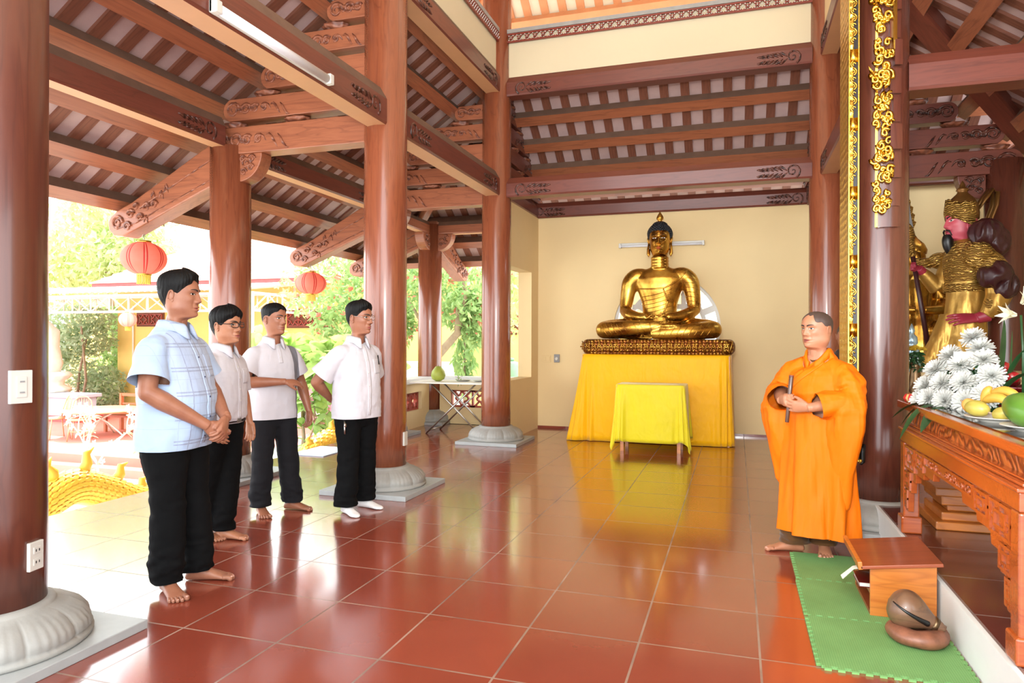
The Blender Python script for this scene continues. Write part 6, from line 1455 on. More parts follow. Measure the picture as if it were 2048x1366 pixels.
# ================================================================ ALTAR TABLE AND WHAT STANDS ON IT
TX0, TX1, TY0, TY1, PZ = .93, 1.78, 2.82, 4.65, .2
at_ = thing('altar_table', 'carved orange-brown altar table on the raised platform at the right', 'table', (TX0, (TY0 + TY1) / 2, PZ))
O = at_.location
def AT(b, name, mat, par=None, **k):
    b.v = [tuple(Vector(p) - O) for p in b.v]; return b.build(name, mat, par or at_, **k)
b = MB(); b.box((.965, 2.66, .905), (TX1 + .05, 4.92, .952)); top = AT(b, 'top_board', 'altar_top_wood', bevel=.008, seg=3)
b = MB(); b.box((1.02, 2.72, .952), (TX1, 4.42, .957)); plain('black_glass', ins(10, 10, 11), .06); AT(b, 'glass_sheet', 'black_glass', top)
b = MB(); b.box((1.0, 2.74, .835), (TX1, 4.72, .905)); AT(b, 'carved_waist', 'carved_altar_wood')
b = MB()
for z0, z1, o in ((.80, .815, .0), (.815, .828, .025), (.828, .838, .045)): b.box((TX0 - .01 + o, TY0 - .01 + o, z0), (TX1, TY1 + .01 - o, z1))
AT(b, 'moulding', 'altar_top_wood', bevel=.004)
b = MB(); b.box((TX0, TY0, .73), (TX1, TY1, .80)); AT(b, 'rail', 'altar_wood', bevel=.005)
def zpro(u):   # underside of the apron, stepped down toward the legs
    for lim, z in ((.045, .34), (.085, .46), (.15, .535), (.25, .585), (.36, .615)):
        if u < lim: return z
    return .655
b = MB(); L = TY1 - TY0 - .16
pts = [(TY0 + .08, .735)]; n = 120
for i in range(n + 1):
    u = i / n; uu = min(u, 1 - u); pts.append((TY0 + .08 + L * u, zpro(uu)))
pts.append((TY1 - .08, .735)); SW = Matrix(((0, 1, 0, 0), (1, 0, 0, 0), (0, 0, 1, 0), (0, 0, 0, 1)))
b.prism(pts, TX0 + .012, TX0 + .042, SW); ap = AT(b, 'apron', 'altar_wood', bevel=.003)
b = MB(); rnd = random.Random(4)
FD = [0]
def frame(y0, y1, z0, z1, d=.008):
    FD[0] += 1
    for q, (a, c) in enumerate((((y0, z0), (y1, z0 + .012)), ((y0, z1 - .012), (y1, z1)), ((y0, z0 + .012), (y0 + .012, z1 - .012)), ((y1 - .012, z0 + .012), (y1, z1 - .012)))): b.box((TX0 + .012 - d - .0006 * (FD[0] % 5), a[0], a[1]), (TX0 + .0135, c[0], c[1]))
for s in (0, 1):
    Y = (lambda q: TY0 + .08 + q) if s == 0 else (lambda q: TY1 - .08 - q)
    for q0, q1, z0, z1 in ((.02, .24, .59, .72), (.26, .42, .625, .72), (.01, .14, .475, .575), (.005, .07, .36, .465)):
        y0, y1 = sorted((Y(q0), Y(q1))); frame(y0, y1, z0, z1); ym, zm, w_, h_ = (y0 + y1) / 2, (z0 + z1) / 2, (y1 - y0) * .28, (z1 - z0) * .26; frame(ym - w_, ym + w_, zm - h_, zm + h_); b.box((TX0 + .005, y0, zm - .006), (TX0 + .013, ym - w_, zm + .006)); b.box((TX0 + .005, ym + w_, zm - .006), (TX0 + .013, y1, zm + .006)); b.box((TX0 + .005, ym - .006, zm + h_), (TX0 + .013, ym + .006, z1)); b.box((TX0 + .005, ym - .006, z0), (TX0 + .013, ym + .006, zm - h_))
frame(TY0 + .52, TY1 - .52, .665, .725)
b.smooth()
for i in range(30):
    y = lerp(TY0 + .56, TY1 - .56, rnd.random()); z = rnd.uniform(.672, .718); r = rnd.uniform(.010, .02); a0 = rnd.uniform(0, 6)
    b.tube([(TX0 + .010, y + r * (1 - k / 14) * cos(a0 + k * .7), z + r * (1 - k / 14) * sin(a0 + k * .7)) for k in range(11)], .004, 6)
AT(b, 'fret_carving', 'altar_wood', ap)
for y in (TY0, TY1 - .085):
    for x in (TX0, TX1 - .085):
        b = MB(); f = -1 if y > 3.5 else 1
        b.box((x, y, .20), (x + .085, y + .085, .73)); yo = y - .012 if f < 0 else y - .012
        b.box((x - .012, y - .012, .20), (x + .097, y + .097, .30)); AT(b, 'leg', 'altar_wood', bevel=.010, seg=3)
for y in (TY0 + .02, TY1 - .05):
    b = MB(); b.box((TX0 + .08, y, .62), (TX1 - .08, y + .03, .735)); AT(b, 'end_apron', 'altar_wood', bevel=.003)
t = thing('stepped_stand', 'stepped wooden stand foot showing under the altar table', 'stand', (1.38, 4.95, PZ))
b = MB()
for k, (q, z0, z1) in enumerate(((.25, 0, .05), (.21, .05, .10), (.17, .10, .14), (.21, .14, .20), (.25, .20, .25))): b.box((-q, -q, z0), (q, q, z1))
b.build('foot', 'box_wood', t, bevel=.008)
t = thing('brass_urn', 'brass urn under the altar table, just inside its nearest leg', 'urn', (1.16, 3.05, PZ)); b = MB().smooth(); b.lathe([(.05, 0), (.06, .02), (.03, .06), (.08, .16), (.10, .24), (.07, .30), (.09, .34), (.08, .345), (.06, .30)], 32); b.build('vessel', 'gold_bright', t)
# masonry altar ledge at the back right with its dark sills
b = MB(); b.box((1.35, 7.5, .2), (3.04, 10.04, 1.02)); o = b.build('altar_ledge', 'cream_wall', None, bevel=.01); tag(o, 'cream masonry ledge carrying the guardian statue at the back right', 'ledge')
TZ = .957
def bloom(parent, c, ax, r, rnd):
    """a white chrysanthemum: rings of curling petals"""
    b = MB().smooth(); ax = Vector(ax).normalized(); u = ax.orthogonal().normalized(); v = ax.cross(u); c = Vector(c)
    for ring, (el, ln, n) in enumerate(((-.12, 1.0, 26), (.12, .98, 24), (.38, .90, 22), (.65, .76, 18), (.92, .58, 14), (1.2, .42, 9))):
        for i in range(n):
            a = 2 * pi * (i + .5 * (ring % 2)) / n + rnd.uniform(-.08, .08); e = el + rnd.uniform(-.1, .1); out = u * cos(a) + v * sin(a); d = out * cos(e) + ax * sin(e); s = d.cross(ax).normalized(); up = s.cross(d); L = r * ln * rnd.uniform(.9, 1.08); R = []
            for k in range(5):
                q = k / 4; w_ = r * .085 * (.55 + .75 * q - .55 * q ** 4); p = c + d * L * q + ax * (.10 * r * q * q * (1 if ring > 1 else -.6)) ; R.append([p - s * w_ + up * w_ * .5, p, p + s * w_ + up * w_ * .5])
            b.rings(R, (False, False), close=False)
    return b.build('chrysanthemum', 'petal_snow', parent, fixn=False)
leafy('petal_snow', ins(212, 213, 208), ins(226, 228, 222), .25); leafy('leaf_gloss', ins(30, 66, 36), ins(52, 92, 50), .15, .3)
fa = thing('flower_arrangement', 'white chrysanthemums with dark leaves fanned over the altar table', 'flowers', (1.20, 4.35, TZ)); rnd = random.Random(9); FO = fa.location
for (x, y, z) in ((1.275, 4.55, 1.34), (1.298, 4.5, 1.281), (1.291, 4.42, 1.219), (1.177, 4.6, 1.236), (1.201, 4.5, 1.187), (1.108, 4.62, 1.153), (1.11, 4.5, 1.081), (1.178, 4.36, 1.096), (1.276, 4.25, 1.139), (1.057, 4.62, 1.055), (1.215, 4.12, 1.047), (1.045, 4.5, .99), (1.095, 4.38, .99), (1.15, 4.22, 1.0), (1.027, 4.6, .975)):
    c = Vector((x, y, z)) - FO; ax = (Vector((x, y, z)) - Vector((1.32, 4.62, .98))) * 1.2 + Vector((-.22, -.30, .18)); bloom(fa, c, ax, .070, rnd)
b = MB()
foliage(b, [((.05, .14, .10), (.12, .18, .11)), ((.10, .20, .20), (.08, .10, .12)), ((.05, .0, .03), (.12, .2, .03))], 420, .08, rnd, .4)
b.build('leaf_cluster', 'leaf_gloss', fa, fixn=False)
b = MB().smooth(); b.lathe([(.11, .0), (.13, .03), (.14, .07), (.12, .075)], 28, c=(.05, .12, 0)); b.build('basket', 'bench_wood', fa)
def blade(parent, P, w_, name='long_leaf', mat='leaf_gloss'):
    b = MB().smooth(); m = len(P); R = []; P = [Vector(p) for p in P]
    for i in range(m):
        d = (P[min(i + 1, m - 1)] - P[max(i - 1, 0)]).normalized(); s = d.cross(Vector((0, 0, 1)))
        s = s.normalized() if s.length > .1 else Vector((.7, .7, 0)); q = i / (m - 1); ww = w_ * (sin(pi * min(1, .08 + q * .92)) ** .7) + .001; up = s.cross(d); R.append([P[i] - s * ww + up * ww * .35, P[i], P[i] + s * ww + up * ww * .35])
    b.rings(R, (False, False), close=False); return b.build(name, mat, parent, fixn=False)
def bl_(p, q, sag, w_, n=9): p, q = Vector(p) - FO, Vector(q) - FO; blade(fa, [p.lerp(q, i / n) + Vector((0, 0, sag * sin(pi * i / n))) for i in range(n + 1)], w_)
bl_((1.06, 4.50, .965), (.875, 4.60, .865), .03, .028); bl_((1.05, 4.40, .965), (.86, 4.32, .775), .05, .024); bl_((1.08, 4.32, .96), (.93, 4.17, .835), .03, .032); bl_((1.05, 4.45, .965), (.90, 4.50, .83), .04, .022)
bl_((1.36, 4.45, 1.05), (1.385, 4.42, 1.45), .0, .030); bl_((1.34, 4.35, 1.0), (1.42, 4.15, 1.30), .05, .016); bl_((1.30, 4.3, 1.0), (1.42, 3.95, 1.16), .06, .020); bl_((1.38, 4.35, 1.0), (1.40, 4.35, 1.38), .02, .010)
b = MB(); c = Vector((1.215, 4.47, 1.235)) - FO; M = Matrix.Translation(c) @ Matrix.Rotation(-.25, 4, 'Z') @ Matrix.Rotation(.35, 4, 'X'); b.box((-.055, -.001, -.045), (.055, .001, .03), M); b.build('card', 'white_plastic', fa)
ly = thing('lily_spray', 'pale cream lilies on a tall stem at the right edge above the altar table', 'flowers', (1.40, 4.2, TZ))
b = MB().smooth(); b.tube([(0, 0, 0), (.0, 0, .3), (-.01, 0, .50)], .006, 8); b.build('stem', 'leaf_gloss', ly)
leafy('petal_cream', ins(232, 226, 190), ins(242, 238, 214), .25)
for c, ax in (((-.03, 0, .50), (-1, -.3, .15)), ((.0, .02, .56), (.3, -.7, .6))):
    b = MB().smooth(); ax = Vector(ax).normalized(); u = ax.orthogonal().normalized(); v = ax.cross(u)
    for i in range(6):
        a = i * pi / 3; o_ = u * cos(a) + v * sin(a); s = ax.cross(o_); R = []
        for k in range(7):
            q = k / 6; p = Vector(c) + ax * .075 * q + o_ * (.006 + .05 * q ** 2.4); w_ = .015 * sin(pi * min(1, .12 + .88 * q)) + .001; R.append([p - s * w_, p - o_ * .002, p + s * w_])
        b.rings(R, (False, False), close=False)
    b.build('lily', 'petal_cream', ly, fixn=False)
# fruit
plain('papaya_skin', ins(86, 128, 44), .3, 0, .18, 6); plain('mango_skin', ins(176, 160, 70), .35, 0, .25, 9); plain('banana_skin', ins(204, 160, 62), .45, 0, .12, 12, .1, 40); plain('apple_red', ins(150, 26, 30), .2, 0, .2, 8); plain('orange_mango', ins(222, 164, 84), .35, 0, .15, 10)
def plate(label, x, y, r):
    t = thing('plate', label, 'plate', (x, y, TZ)); b = MB().smooth(); b.lathe([(r * .55, 0), (r * .55, .004), (r * .9, .017), (r, .021), (r * .99, .024), (r * .86, .020), (r * .5, .007)], 40); b.build('dish', 'white_plastic', t); return t
plate('white plate under the mangoes and bananas', 1.13, 3.68, .13); plate('white plate under the big green papaya', 1.16, 3.34, .125)
def fruit(name, label, c, r, L, ax, mat, bend=0.0, tip=.25, stem=None):
    t = thing(name, label, 'fruit', c); ax = Vector(ax).normalized(); u = ax.orthogonal().normalized(); P = []; Rr = []
    for k in range(15):
        q = k / 14; P.append(ax * L * (q - .5) + Vector((0, 0, bend * sin(pi * q)))); Rr.append(r * (max(0, 1 - (abs(2 * q - 1)) ** (2.4 if q > .5 else 2.0)) ** .5) * (1 - tip * max(0, q - .5)) + .0015)
    b = MB().smooth(); b.tube(P, Rr, 20); b.build('flesh', mat, t)
    b = MB().smooth(); b.tube([P[-1] - ax * .003, P[-1] + ax * .012], [.006, .004], 8); b.build('stem', 'bark', t); return t
fruit('papaya', 'big green papaya at the right edge of the altar table', (1.135, 3.37, TZ + .082), .070, .23, (-.25, .9, .18), 'papaya_skin', .0, .35)
fruit('mango', 'green and orange mango at the front of the fruit plate', (1.06, 3.72, TZ + .045), .036, .11, (.6, -.7, -.1), 'mango_skin', .01)
fruit('mango', 'orange-tipped mango left of the green and orange one', (1.055, 3.80, TZ + .05), .032, .085, (-.5, .5, .5), 'orange_mango', .008)
fruit('mango', 'small yellow-green mango between the plates, under the bananas', (1.12, 3.60, TZ + .042), .030, .08, (.3, -.5, .2), 'mango_skin')
for i, (c, ax, lb) in enumerate((((1.13, 3.70, TZ + .085), (.5, -.8, .05), 'spotted banana lying lowest on the fruit plate'), ((1.17, 3.72, TZ + .115), (.55, -.8, -.02), 'yellow banana on top of the spotted one'), ((1.12, 3.78, TZ + .105), (.3, -.2, .6), 'stubby yellow-green banana end standing behind the mangoes'))):
    t = fruit('banana', lb, c, .021, .135 if i < 2 else .08, ax, 'banana_skin', .022, .1); t['group'] = 'bananas on the fruit plate'
for lb, c, r in (('glossy red apple beside the tall dark leaf', (1.385, 4.30, TZ + .175), .036), ('dark red apple behind the tall dark leaf', (1.43, 4.58, TZ + .22), .035)):
    t = thing('red_apple', lb, 'fruit', c, 0, 'red apples behind the flowers'); b = MB().smooth(); b.lathe([(.2 * r, -.85 * r), (.75 * r, -.7 * r), (1.02 * r, 0), (.85 * r, .6 * r), (.4 * r, .85 * r), (.06 * r, .72 * r)], 24); b.build('flesh', 'apple_red', t); b = MB().smooth(); b.tube([(0, 0, .7 * r), (.004, 0, 1.2 * r)], .003, 6); b.build('stem', 'bark', t)
t = thing('fruit_stand', 'dark red lacquer stand holding the red apples', 'stand', (1.41, 4.42, TZ)); b = MB().smooth(); plain('lacquer_red', ins(96, 20, 22), .2, 0, .1); b.lathe([(.10, 0), (.09, .02), (.03, .04), (.03, .07), (.16, .11), (.17, .125), (.15, .125), (.03, .10)], 32); b.build('bowl', 'lacquer_red', t)
b = MB().smooth(); b.ell((.0, .06, .15), (.07, .1, .05), 16, 8); b.build('wrapped_offering', 'lacquer_red', t)
# small things at the far end of the table
t = thing('bronze_bowl', 'dark bronze bowl behind the white flowers, by the column', 'bowl', (1.085, 4.83, .952)); b = MB().smooth(); plain('bronze', ins(120, 96, 70), .35, .9, .2); b.lathe([(.03, 0), (.045, .01), (.066, .05), (.064, .085), (.052, .105), (.056, .11), (.048, .108), (.05, .06)], 32); b.build('vessel', 'bronze', t)
def two_tone():
    t = NT('harlequin'); tc = t.n('ShaderNodeTexCoord'); sp = t.n('ShaderNodeSeparateXYZ'); t.l(tc.outputs['Object'], sp.inputs[0]); a = t.math('ARCTAN2', sp.outputs[1], sp.outputs[0]); f = t.math('FRACT', t.math('MULTIPLY', a, 4 / pi)); t.set(Base_Color=t.mix(t.math('GREATER_THAN', f, .5), ins(196, 30, 34), ins(222, 192, 120)), Roughness=.6); MAT['harlequin'] = t.m
two_tone()
t = thing('bell_cushion', 'small red and tan segmented cushion at the far corner of the altar table', 'cushion', (1.02, 4.74, .952)); b = MB().smooth(); b.lathe([(.01, 0), (.045, .003), (.056, .025), (.045, .048), (.012, .052)], 48, wob=lambda a, z: 1 + .05 * cos(8 * a)); b.build('pad', 'harlequin', t)
t = thing('vase', 'glass vase of yellow flowers behind the dark column', 'vase', (1.43, 6.6, .90)); b = MB().smooth(); b.lathe([(.05, 0), (.06, .02), (.045, .12), (.035, .2), (.05, .24)], 28); b.build('vessel', 'bronze', t)
b = MB(); foliage(b, [((0, 0, .26), (.06, .06, .10))], 150, .05, rnd, .5); b.build('leaves', 'leaf_gloss', t, fixn=False)
leafy('petal_yellow', ins(216, 176, 40), ins(236, 206, 80), .2)
for i in range(9):
    a = i * 2.4; r = .022 * sqrt(i); b = MB(); c = Vector((r * 1.1 * cos(a), r * 1.1 * sin(a), .36 - r * .3))
    for k in range(40):
        q = k * 2.4; e = .1 + 1.2 * (1 - k / 40); d = Vector((cos(q) * cos(e), sin(q) * cos(e), sin(e))); s = d.orthogonal().normalized(); b.add([c, c + d * .02 + s * .004, c + d * .034, c + d * .02 - s * .004], [(0, 1, 2, 3)])
    b.build('yellow_flower', 'petal_yellow', t, fixn=False)
o = thing('vase_stand', 'low stand under the vase of yellow flowers', 'stand', (1.43, 6.6, PZ)); b = MB(); b.box((-.2, -.2, 0), (.5, .2, .70)); b.build('cabinet', 'box_wood', o, bevel=.01)
t = thing('crystal_lamp', 'pale blue crystal tiered lamp in front of the seated golden figure', 'lamp', (1.62, 7.62, 1.02)); b = MB().smooth(); g = NT('crystal'); g.set(Base_Color=ins(190, 220, 236), Roughness=.08, Metallic=.3, Transmission_Weight=.5); MAT['crystal'] = g.m
b.lathe([(.10, 0), (.10, .02), (.08, .04), (.085, .12), (.05, .14), (.07, .16), (.07, .24), (.04, .26), (.055, .28), (.05, .34), (.02, .37), (.03, .40), (.004, .47)], 10); b.build('tiers', 'crystal', t)

# ================================================================ GUARDIAN STATUE
plain('guardian_gold', ins(190, 148, 72), .38, .7, .2, 5, .25, 22, .01); plain('guardian_bronze', ins(134, 92, 44), .38, .6, .15, 5); plain('guardian_skin', ins(206, 86, 100), .4, 0, .05); plain('guardian_hand', ins(158, 44, 64), .4, 0, .08); plain('maroon', ins(58, 20, 24), .4, 0, .15, 5, .3, 9, .02); plain('blade_grey', ins(150, 152, 156), .4, .5, .05)
carved('armour_gold', ins(206, 166, 84), ins(140, 100, 46), .38, .7, 26, .010, .9)
gs = thing('guardian_statue', 'gilded armoured guardian statue with a pink face and black beard', 'statue', (2.23, 8.2, 1.02), radians(188) - pi / 2)
b = MB().smooth()
def wr(z, hw, f, k_, amp, yc=0): return [((hw * (1 + amp * cos(8 * a + z * 4))) * cos(a), yc + ((f if sin(a) > 0 else k_) * (1 + amp * cos(9 * a + z * 5))) * sin(a), z) for a in [2 * pi * i / 72 for i in range(72)]]
b.rings([wr(0, .26, .22, .22, .05, .02), wr(.12, .24, .22, .2, .05, .02), wr(.35, .21, .20, .18, .05), wr(.6, .21, .18, .19, .04), wr(.78, .20, .165, .185, .02), wr(.88, .205, .17, .18, 0), wr(1.02, .225, .175, .17, 0), wr(1.16, .225, .16, .16, 0), wr(1.27, .18, .13, .13, 0), wr(1.34, .10, .10, .10, 0)])
b.tube([(.02, .12, .55), (.02, .20, .30), (.03, .30, .10), (.03, .42, .015)], [.11, .12, .10, .03], 18)
for s in (-1, 1): b.ell((s * .24, 0, 1.16), (.13, .14, .13), 18, 12)
b.tube([(-.24, -.05, 1.16), (-.27, -.14, 1.02), (-.30, -.17, .84), (-.31, -.17, .72)], [.12, .125, .12, .11], 20); b.tube([(-.31, -.17, .76), (-.31, -.12, .64), (-.29, -.06, .55)], [.11, .10, .065], 20)
b.tube([(.22, .04, 1.14), (.26, .08, .98), (.26, .16, .86)], [.11, .10, .09], 18); b.tube([(.26, .16, .86), (.24, .27, .98), (.22, .33, 1.04)], [.085, .07, .05], 18)
gb = b.build('body', 'guardian_gold', gs); melt(gb, .009, 4, .5); disp(gb, .012, (16, 16, 3), 2, lambda p: sstep(.9, .6, p.z))
b = MB().smooth(); b.rings([wr(z, q, q * .82, q * .82, 0) for z, q in ((.80, .212), (.80, .235), (.88, .235), (.88, .215))], (False, False)); b.build('belt', 'armour_gold', gs)
b = MB().smooth(); b.rings([[(x, y * 1.0, z) for x, y, z in wr(zz, q, q * .80, q * .74, 0)] for zz, q in ((.90, .224), (1.0, .238), (1.14, .245), (1.24, .21), (1.30, .16))], (False, False)); b.build('breastplate', 'armour_gold', gs)
for c, r in (((-.25, -.01, 1.155), (.142, .152, .142)), ((-.275, -.10, 1.05), (.135, .14, .12)), ((-.325, -.125, .66), (.09, .10, .10))):
    b = MB().smooth(); b.ell(c, r, 20, 14); b.build('arm_guard', 'armour_gold', gs)
b = MB().smooth()
for c, r in (((-.26, -.07, 1.36), (.14, .13, .13)), ((-.27, -.15, 1.28), (.12, .10, .14))): b.ell(c, r, 22, 14)
mn = b.build('shoulder_drape', 'maroon', gs); melt(mn, .012, 3); disp(mn, .03, (9, 9, 3), 1, None, 'ridge')
b = MB().smooth()
for c, r in (((-.36, -.11, .94), (.12, .13, .13)), ((-.35, -.19, .84), (.11, .10, .12))): b.ell(c, r, 22, 14)
mn = b.build('elbow_drape', 'maroon', gs); melt(mn, .012, 3); disp(mn, .03, (9, 9, 3), 4, None, 'ridge')
b = MB().smooth(); b.tube([(-.28, -.09, .56), (-.265, 0.01, .525)], [.066, .052], 16); hand(b, (-.265, 0, .525), (.05, 1, .0), (.75, .1, -.7), (.6, .3, .6), .30, curl=(.18, .25, .2), spread=.10, thumb=(.7, .5, .35)); hd = b.build('open_hand', 'guardian_hand', gs); melt(hd, .006, 2)
b = MB().smooth(); b.tube([(.22, .32, 1.03), (.20, .37, 1.07)], [.05, .045], 16); hand(b, (.20, .36, 1.06), (-.3, .95, .25), (-.9, -.3, .1), (0, .1, 1), .20, curl=(.9, 1.1, .7), thumb=(.6, -.2, .4)); hd = b.build('grip_hand', 'guardian_hand', gs); melt(hd, .006, 2)
Hg = .345; hg = dict(wide=1.0, nose=.95, jowl=.06); hb = head_mesh(Hg, hg, slots=(0, 1)); hvg = BVHTree.FromPolygons([Vector(p) for p in hb.v], hb.f); HG = Matrix.Translation((0, .05, 1.345)) @ Matrix.Rotation(radians(4), 4, 'Z')
for s in (-1, 1): ear(hb, Hg, s, 1.6)
gh = xf(hb, HG).build('head', ['guardian_skin', 'guardian_hand'], gs)
for s in (-1, 1):
    cx, cz, ew, eh = s * .142 * Hg, .54 * Hg, .075 * Hg, .03 * Hg
    e = xf(patch(hvg, lambda u, v: (cx + ew * (2 * u - 1), cz + eh * (2 * v - 1) * max(.03, 1 - abs(2 * u - 1) ** 2) + .02 * Hg * s * (2 * u - 1)), 12, 6, .002), HG).build('eye', 'eye_white', gh)
    xf(patch(hvg, lambda u, v: (cx + .024 * Hg * sqrt(max(1e-4, v)) * cos(2 * pi * u), cz + .024 * Hg * sqrt(max(1e-4, v)) * sin(2 * pi * u)), 16, 4, .003), HG).build('iris', 'iris', e)
    xf(patch(hvg, lambda u, v: (s * Hg * (.04 + .22 * u), Hg * (.615 + .10 * u + (v - .5) * .05 * (1 - .6 * u))), 14, 3, .004), HG).build('eyebrow', 'black_plastic', gh)
b = MB().smooth(); b.tube([(0, .118, .045), (0, .122, 0), (0, .118, -.06), (0, .10, -.13), (0, .085, -.21)], [.040, .052, .050, .036, .004], 18, spl=5)
for s in (-1, 1): b.tube([(s * .02, .145, .092), (s * .055, .135, .082), (s * .075, .115, .03)], [.010, .010, .004], 8)
xf(b, HG).build('beard', 'black_plastic', gh)
b = MB().smooth(); b.lathe([(.148, .20), (.152, .26), (.140, .34), (.10, .42), (.05, .47), (.045, .49), (.06, .50), (.05, .52), (.03, .53), (.024, .56), (.004, .60)], 32, c=(0, -.02, 0)); hl = xf(b, HG).build('helmet', 'guardian_bronze', gs)
b = MB().smooth(); R = []
for i in range(41):
    a = -1.9 + 3.8 * i / 40; h_ = .10 + .05 * exp(-(a / .5) ** 2) + .02 * abs(sin(6 * a)); q = .152; R.append([(q * sin(a), -.02 + q * cos(a) * 1.05, .243 - .12 * abs(sin(a / 1.9 * pi / 2)) ** 2), (q * 1.08 * sin(a), -.02 + q * 1.10 * cos(a), .275), (q * .98 * sin(a), -.02 + q * 1.02 * cos(a), .25 + h_)])
b.rings(R, (False, False), close=False); cr = xf(b, HG).build('crown_relief', 'armour_gold', hl); q = cr.modifiers.new('t', 'SOLIDIFY'); q.thickness = .014
for dx in (-.03, .05):
    b = MB().smooth(); b.tube([(dx, -.16, .30), (dx, -.22, .40), (dx, -.29, .50), (dx, -.34, .47), (dx, -.33, .34), (dx, -.28, .20), (dx, -.26, .10)], [.02, .035, .04, .038, .034, .028, .014], 12, flat=.5); xf(b, HG).build('helmet_ribbon', 'guardian_bronze', hl)
hb_ = thing('halberd', 'dark-shafted halberd with a grey blade held by the guardian statue', 'weapon', (2.23, 8.2, 1.02), radians(188) - pi / 2)
b = MB().smooth(); b.tube([(.22, .23, .01), (.19, .445, 1.30)], .024, 14); b.build('shaft', 'maroon', hb_)
b = MB().smooth(); b.tube([(.191, .43, 1.20), (.188, .455, 1.36), (.187, .465, 1.42), (.186, .475, 1.50), (.185, .48, 1.55)], [.032, .034, .055, .045, .015], 16); b.build('gilt_socket', 'armour_gold', hb_)
b = MB(); M = Matrix.Translation((.185, .475, 1.48)) @ Matrix.Rotation(pi / 2, 4, 'Z')
b.prism([(-.05, 0), (-.02, .16), (0.0, .34), (.035, .50), (.06, .52), (.07, .44), (.075, .30), (.07, .15), (.05, 0)], -.008, .008, M); b.build('blade', 'blade_grey', hb_)
b = MB(); b.prism([(-.05, .02), (-.075, .08), (-.05, .10), (-.062, .16), (-.035, .18), (-.045, .24), (-.015, .26), (-.02, .30), (.0, .34), (-.02, .16)], -.010, .010, M); b.build('gilt_edge', 'armour_gold', hb_)
b = MB().smooth(); b.ell((.30, .12, 1.16), (.09, .12, .09), 16, 10); b.tube([(.32, .2, 1.14), (.33, .3, 1.15), (.32, .36, 1.18)], [.06, .045, .02], 12); b.build('far_shoulder_guard', 'armour_gold', gs)
sf = thing('golden_figure', 'smaller golden seated figure on a dark base behind the halberd', 'statue', (2.02, 9.35, 1.02), pi)
b = MB(); b.box((-.42, -.28, 0), (.42, .28, .13)); b.build('base', 'maroon', sf, bevel=.01)
b = MB().smooth(); b.rings([[((hw * (1 + .05 * cos(9 * a))) * cos(a), d * (1 + .06 * cos(11 * a)) * sin(a), z) for a in [2 * pi * i / 72 for i in range(72)]] for z, hw, d in ((.13, .34, .26), (.3, .33, .25), (.48, .30, .23), (.56, .24, .2), (.75, .22, .16), (.92, .25, .15), (1.02, .2, .12), (1.08, .08, .08), (1.16, .07, .07))]); b.ell((0, .02, 1.28), (.11, .125, .15), 20, 14)
for s in (-1, 1): b.tube([(s * .22, 0, .96), (s * .30, .05, .76), (s * .22, .2, .66), (s * .04, .24, .66)], [.08, .075, .06, .045], 16); b.ell((s * .22, .16, .42), (.14, .14, .12), 16, 10)
o = b.build('body', 'statue_gold', sf); melt(o, .010, 3)
b = MB().smooth(); b.lathe([(.12, 1.33), (.13, 1.38), (.10, 1.45), (.03, 1.52), (.005, 1.56)], 24); b.build('headdress', 'statue_gold', sf)

# ================================================================ GILDED PANEL AND BOARD BY THE COLUMN
def gilt_lattice():
    t = NT('gilt_lattice'); v = t.coord((1, 1, .75)); vo = t.n('ShaderNodeTexVoronoi'); vo.inputs['Scale'].default_value = 26; vo.inputs['Randomness'].default_value = .35; t.l(v, vo.inputs['Vector']); h = vo.outputs['Distance']
    t.set(Base_Color=t.ramp(h, [(.10, ins(120, 74, 24)), (.30, ins(236, 190, 84))]), Metallic=.9, Roughness=.3); t.bump(h, 1.0, .02); MAT['gilt_lattice'] = t.m
gilt_lattice(); plain('lacquer_black', ins(26, 16, 14), .3, 0, .1)
gp = thing('gilded_screen', 'tall gilded pierced strip standing left of the dark column', 'screen', (.728, 5.25, .5))
b = MB(); b.box((0, 0, 0), (.03, .42, 3.8)); b.build('lattice_side', 'gilt_lattice', gp)
b = MB(); b.box((.0, .001, 0), (.062, .03, 3.8)); b.build('backing', 'lacquer_black', gp)
b = MB(); b.box((-.002, -.012, 0), (.006, .0, 3.8)); b.box((.057, -.012, 0), (.065, .02, 3.8)); b.build('gilt_border', 'gold_bright', gp)
rnd = random.Random(31)
for k in range(8):
    z0 = .02 + k * .47; b = MB().smooth()
    b.box((.006, -.006, z0 + .36), (.057, .01, z0 + .45))
    for j in range(7):
        z = z0 + .02 + j * .05; s = 1 if j % 2 else -1; b.tube([(.031 + s * .018 * sin(u * 3.14), -.004, z + .055 * u) for u in [i / 7 for i in range(8)]], .0055, 6); b.tube([(.031 - s * .013 * (1 - i / 9) * cos(i * .7), -.004, z + .025 + .016 * (1 - i / 9) * sin(i * .7)) for i in range(8)], .0045, 6)
    b.build('scroll_section', 'gold_bright', gp)
cb = thing('gilded_board', 'curved lacquered board with gilded dragon carving hanging on the dark column', 'board', (CX2, Y2, 2.10))
def shell(a0, a1, r0, r1, z0, z1, n=16):
    b = MB(); R = []
    for i in range(n + 1):
        a = radians(lerp(a0, a1, i / n)); R.append([(r * cos(a), r * sin(a), z) for r, z in ((r0, z0), (r1, z0), (r1, z1), (r0, z1))])
    b.rings(R); return b
shell(-104, -62, .198, .214, .0, 3.0).build('board', 'deep_column_wood', cb); shell(-106, -102, .196, .224, .0, 3.0).build('gilt_edge', 'gold_bright', cb)
for k in range(12):
    z0, z1 = .14 + k * .19, .31 + k * .19; q = .012 * (k % 3); shell(-84 + 6 * (k % 2), -66, .214, .228 + q, z0, z1, 8).build('carved_step', 'deep_column_wood', cb)
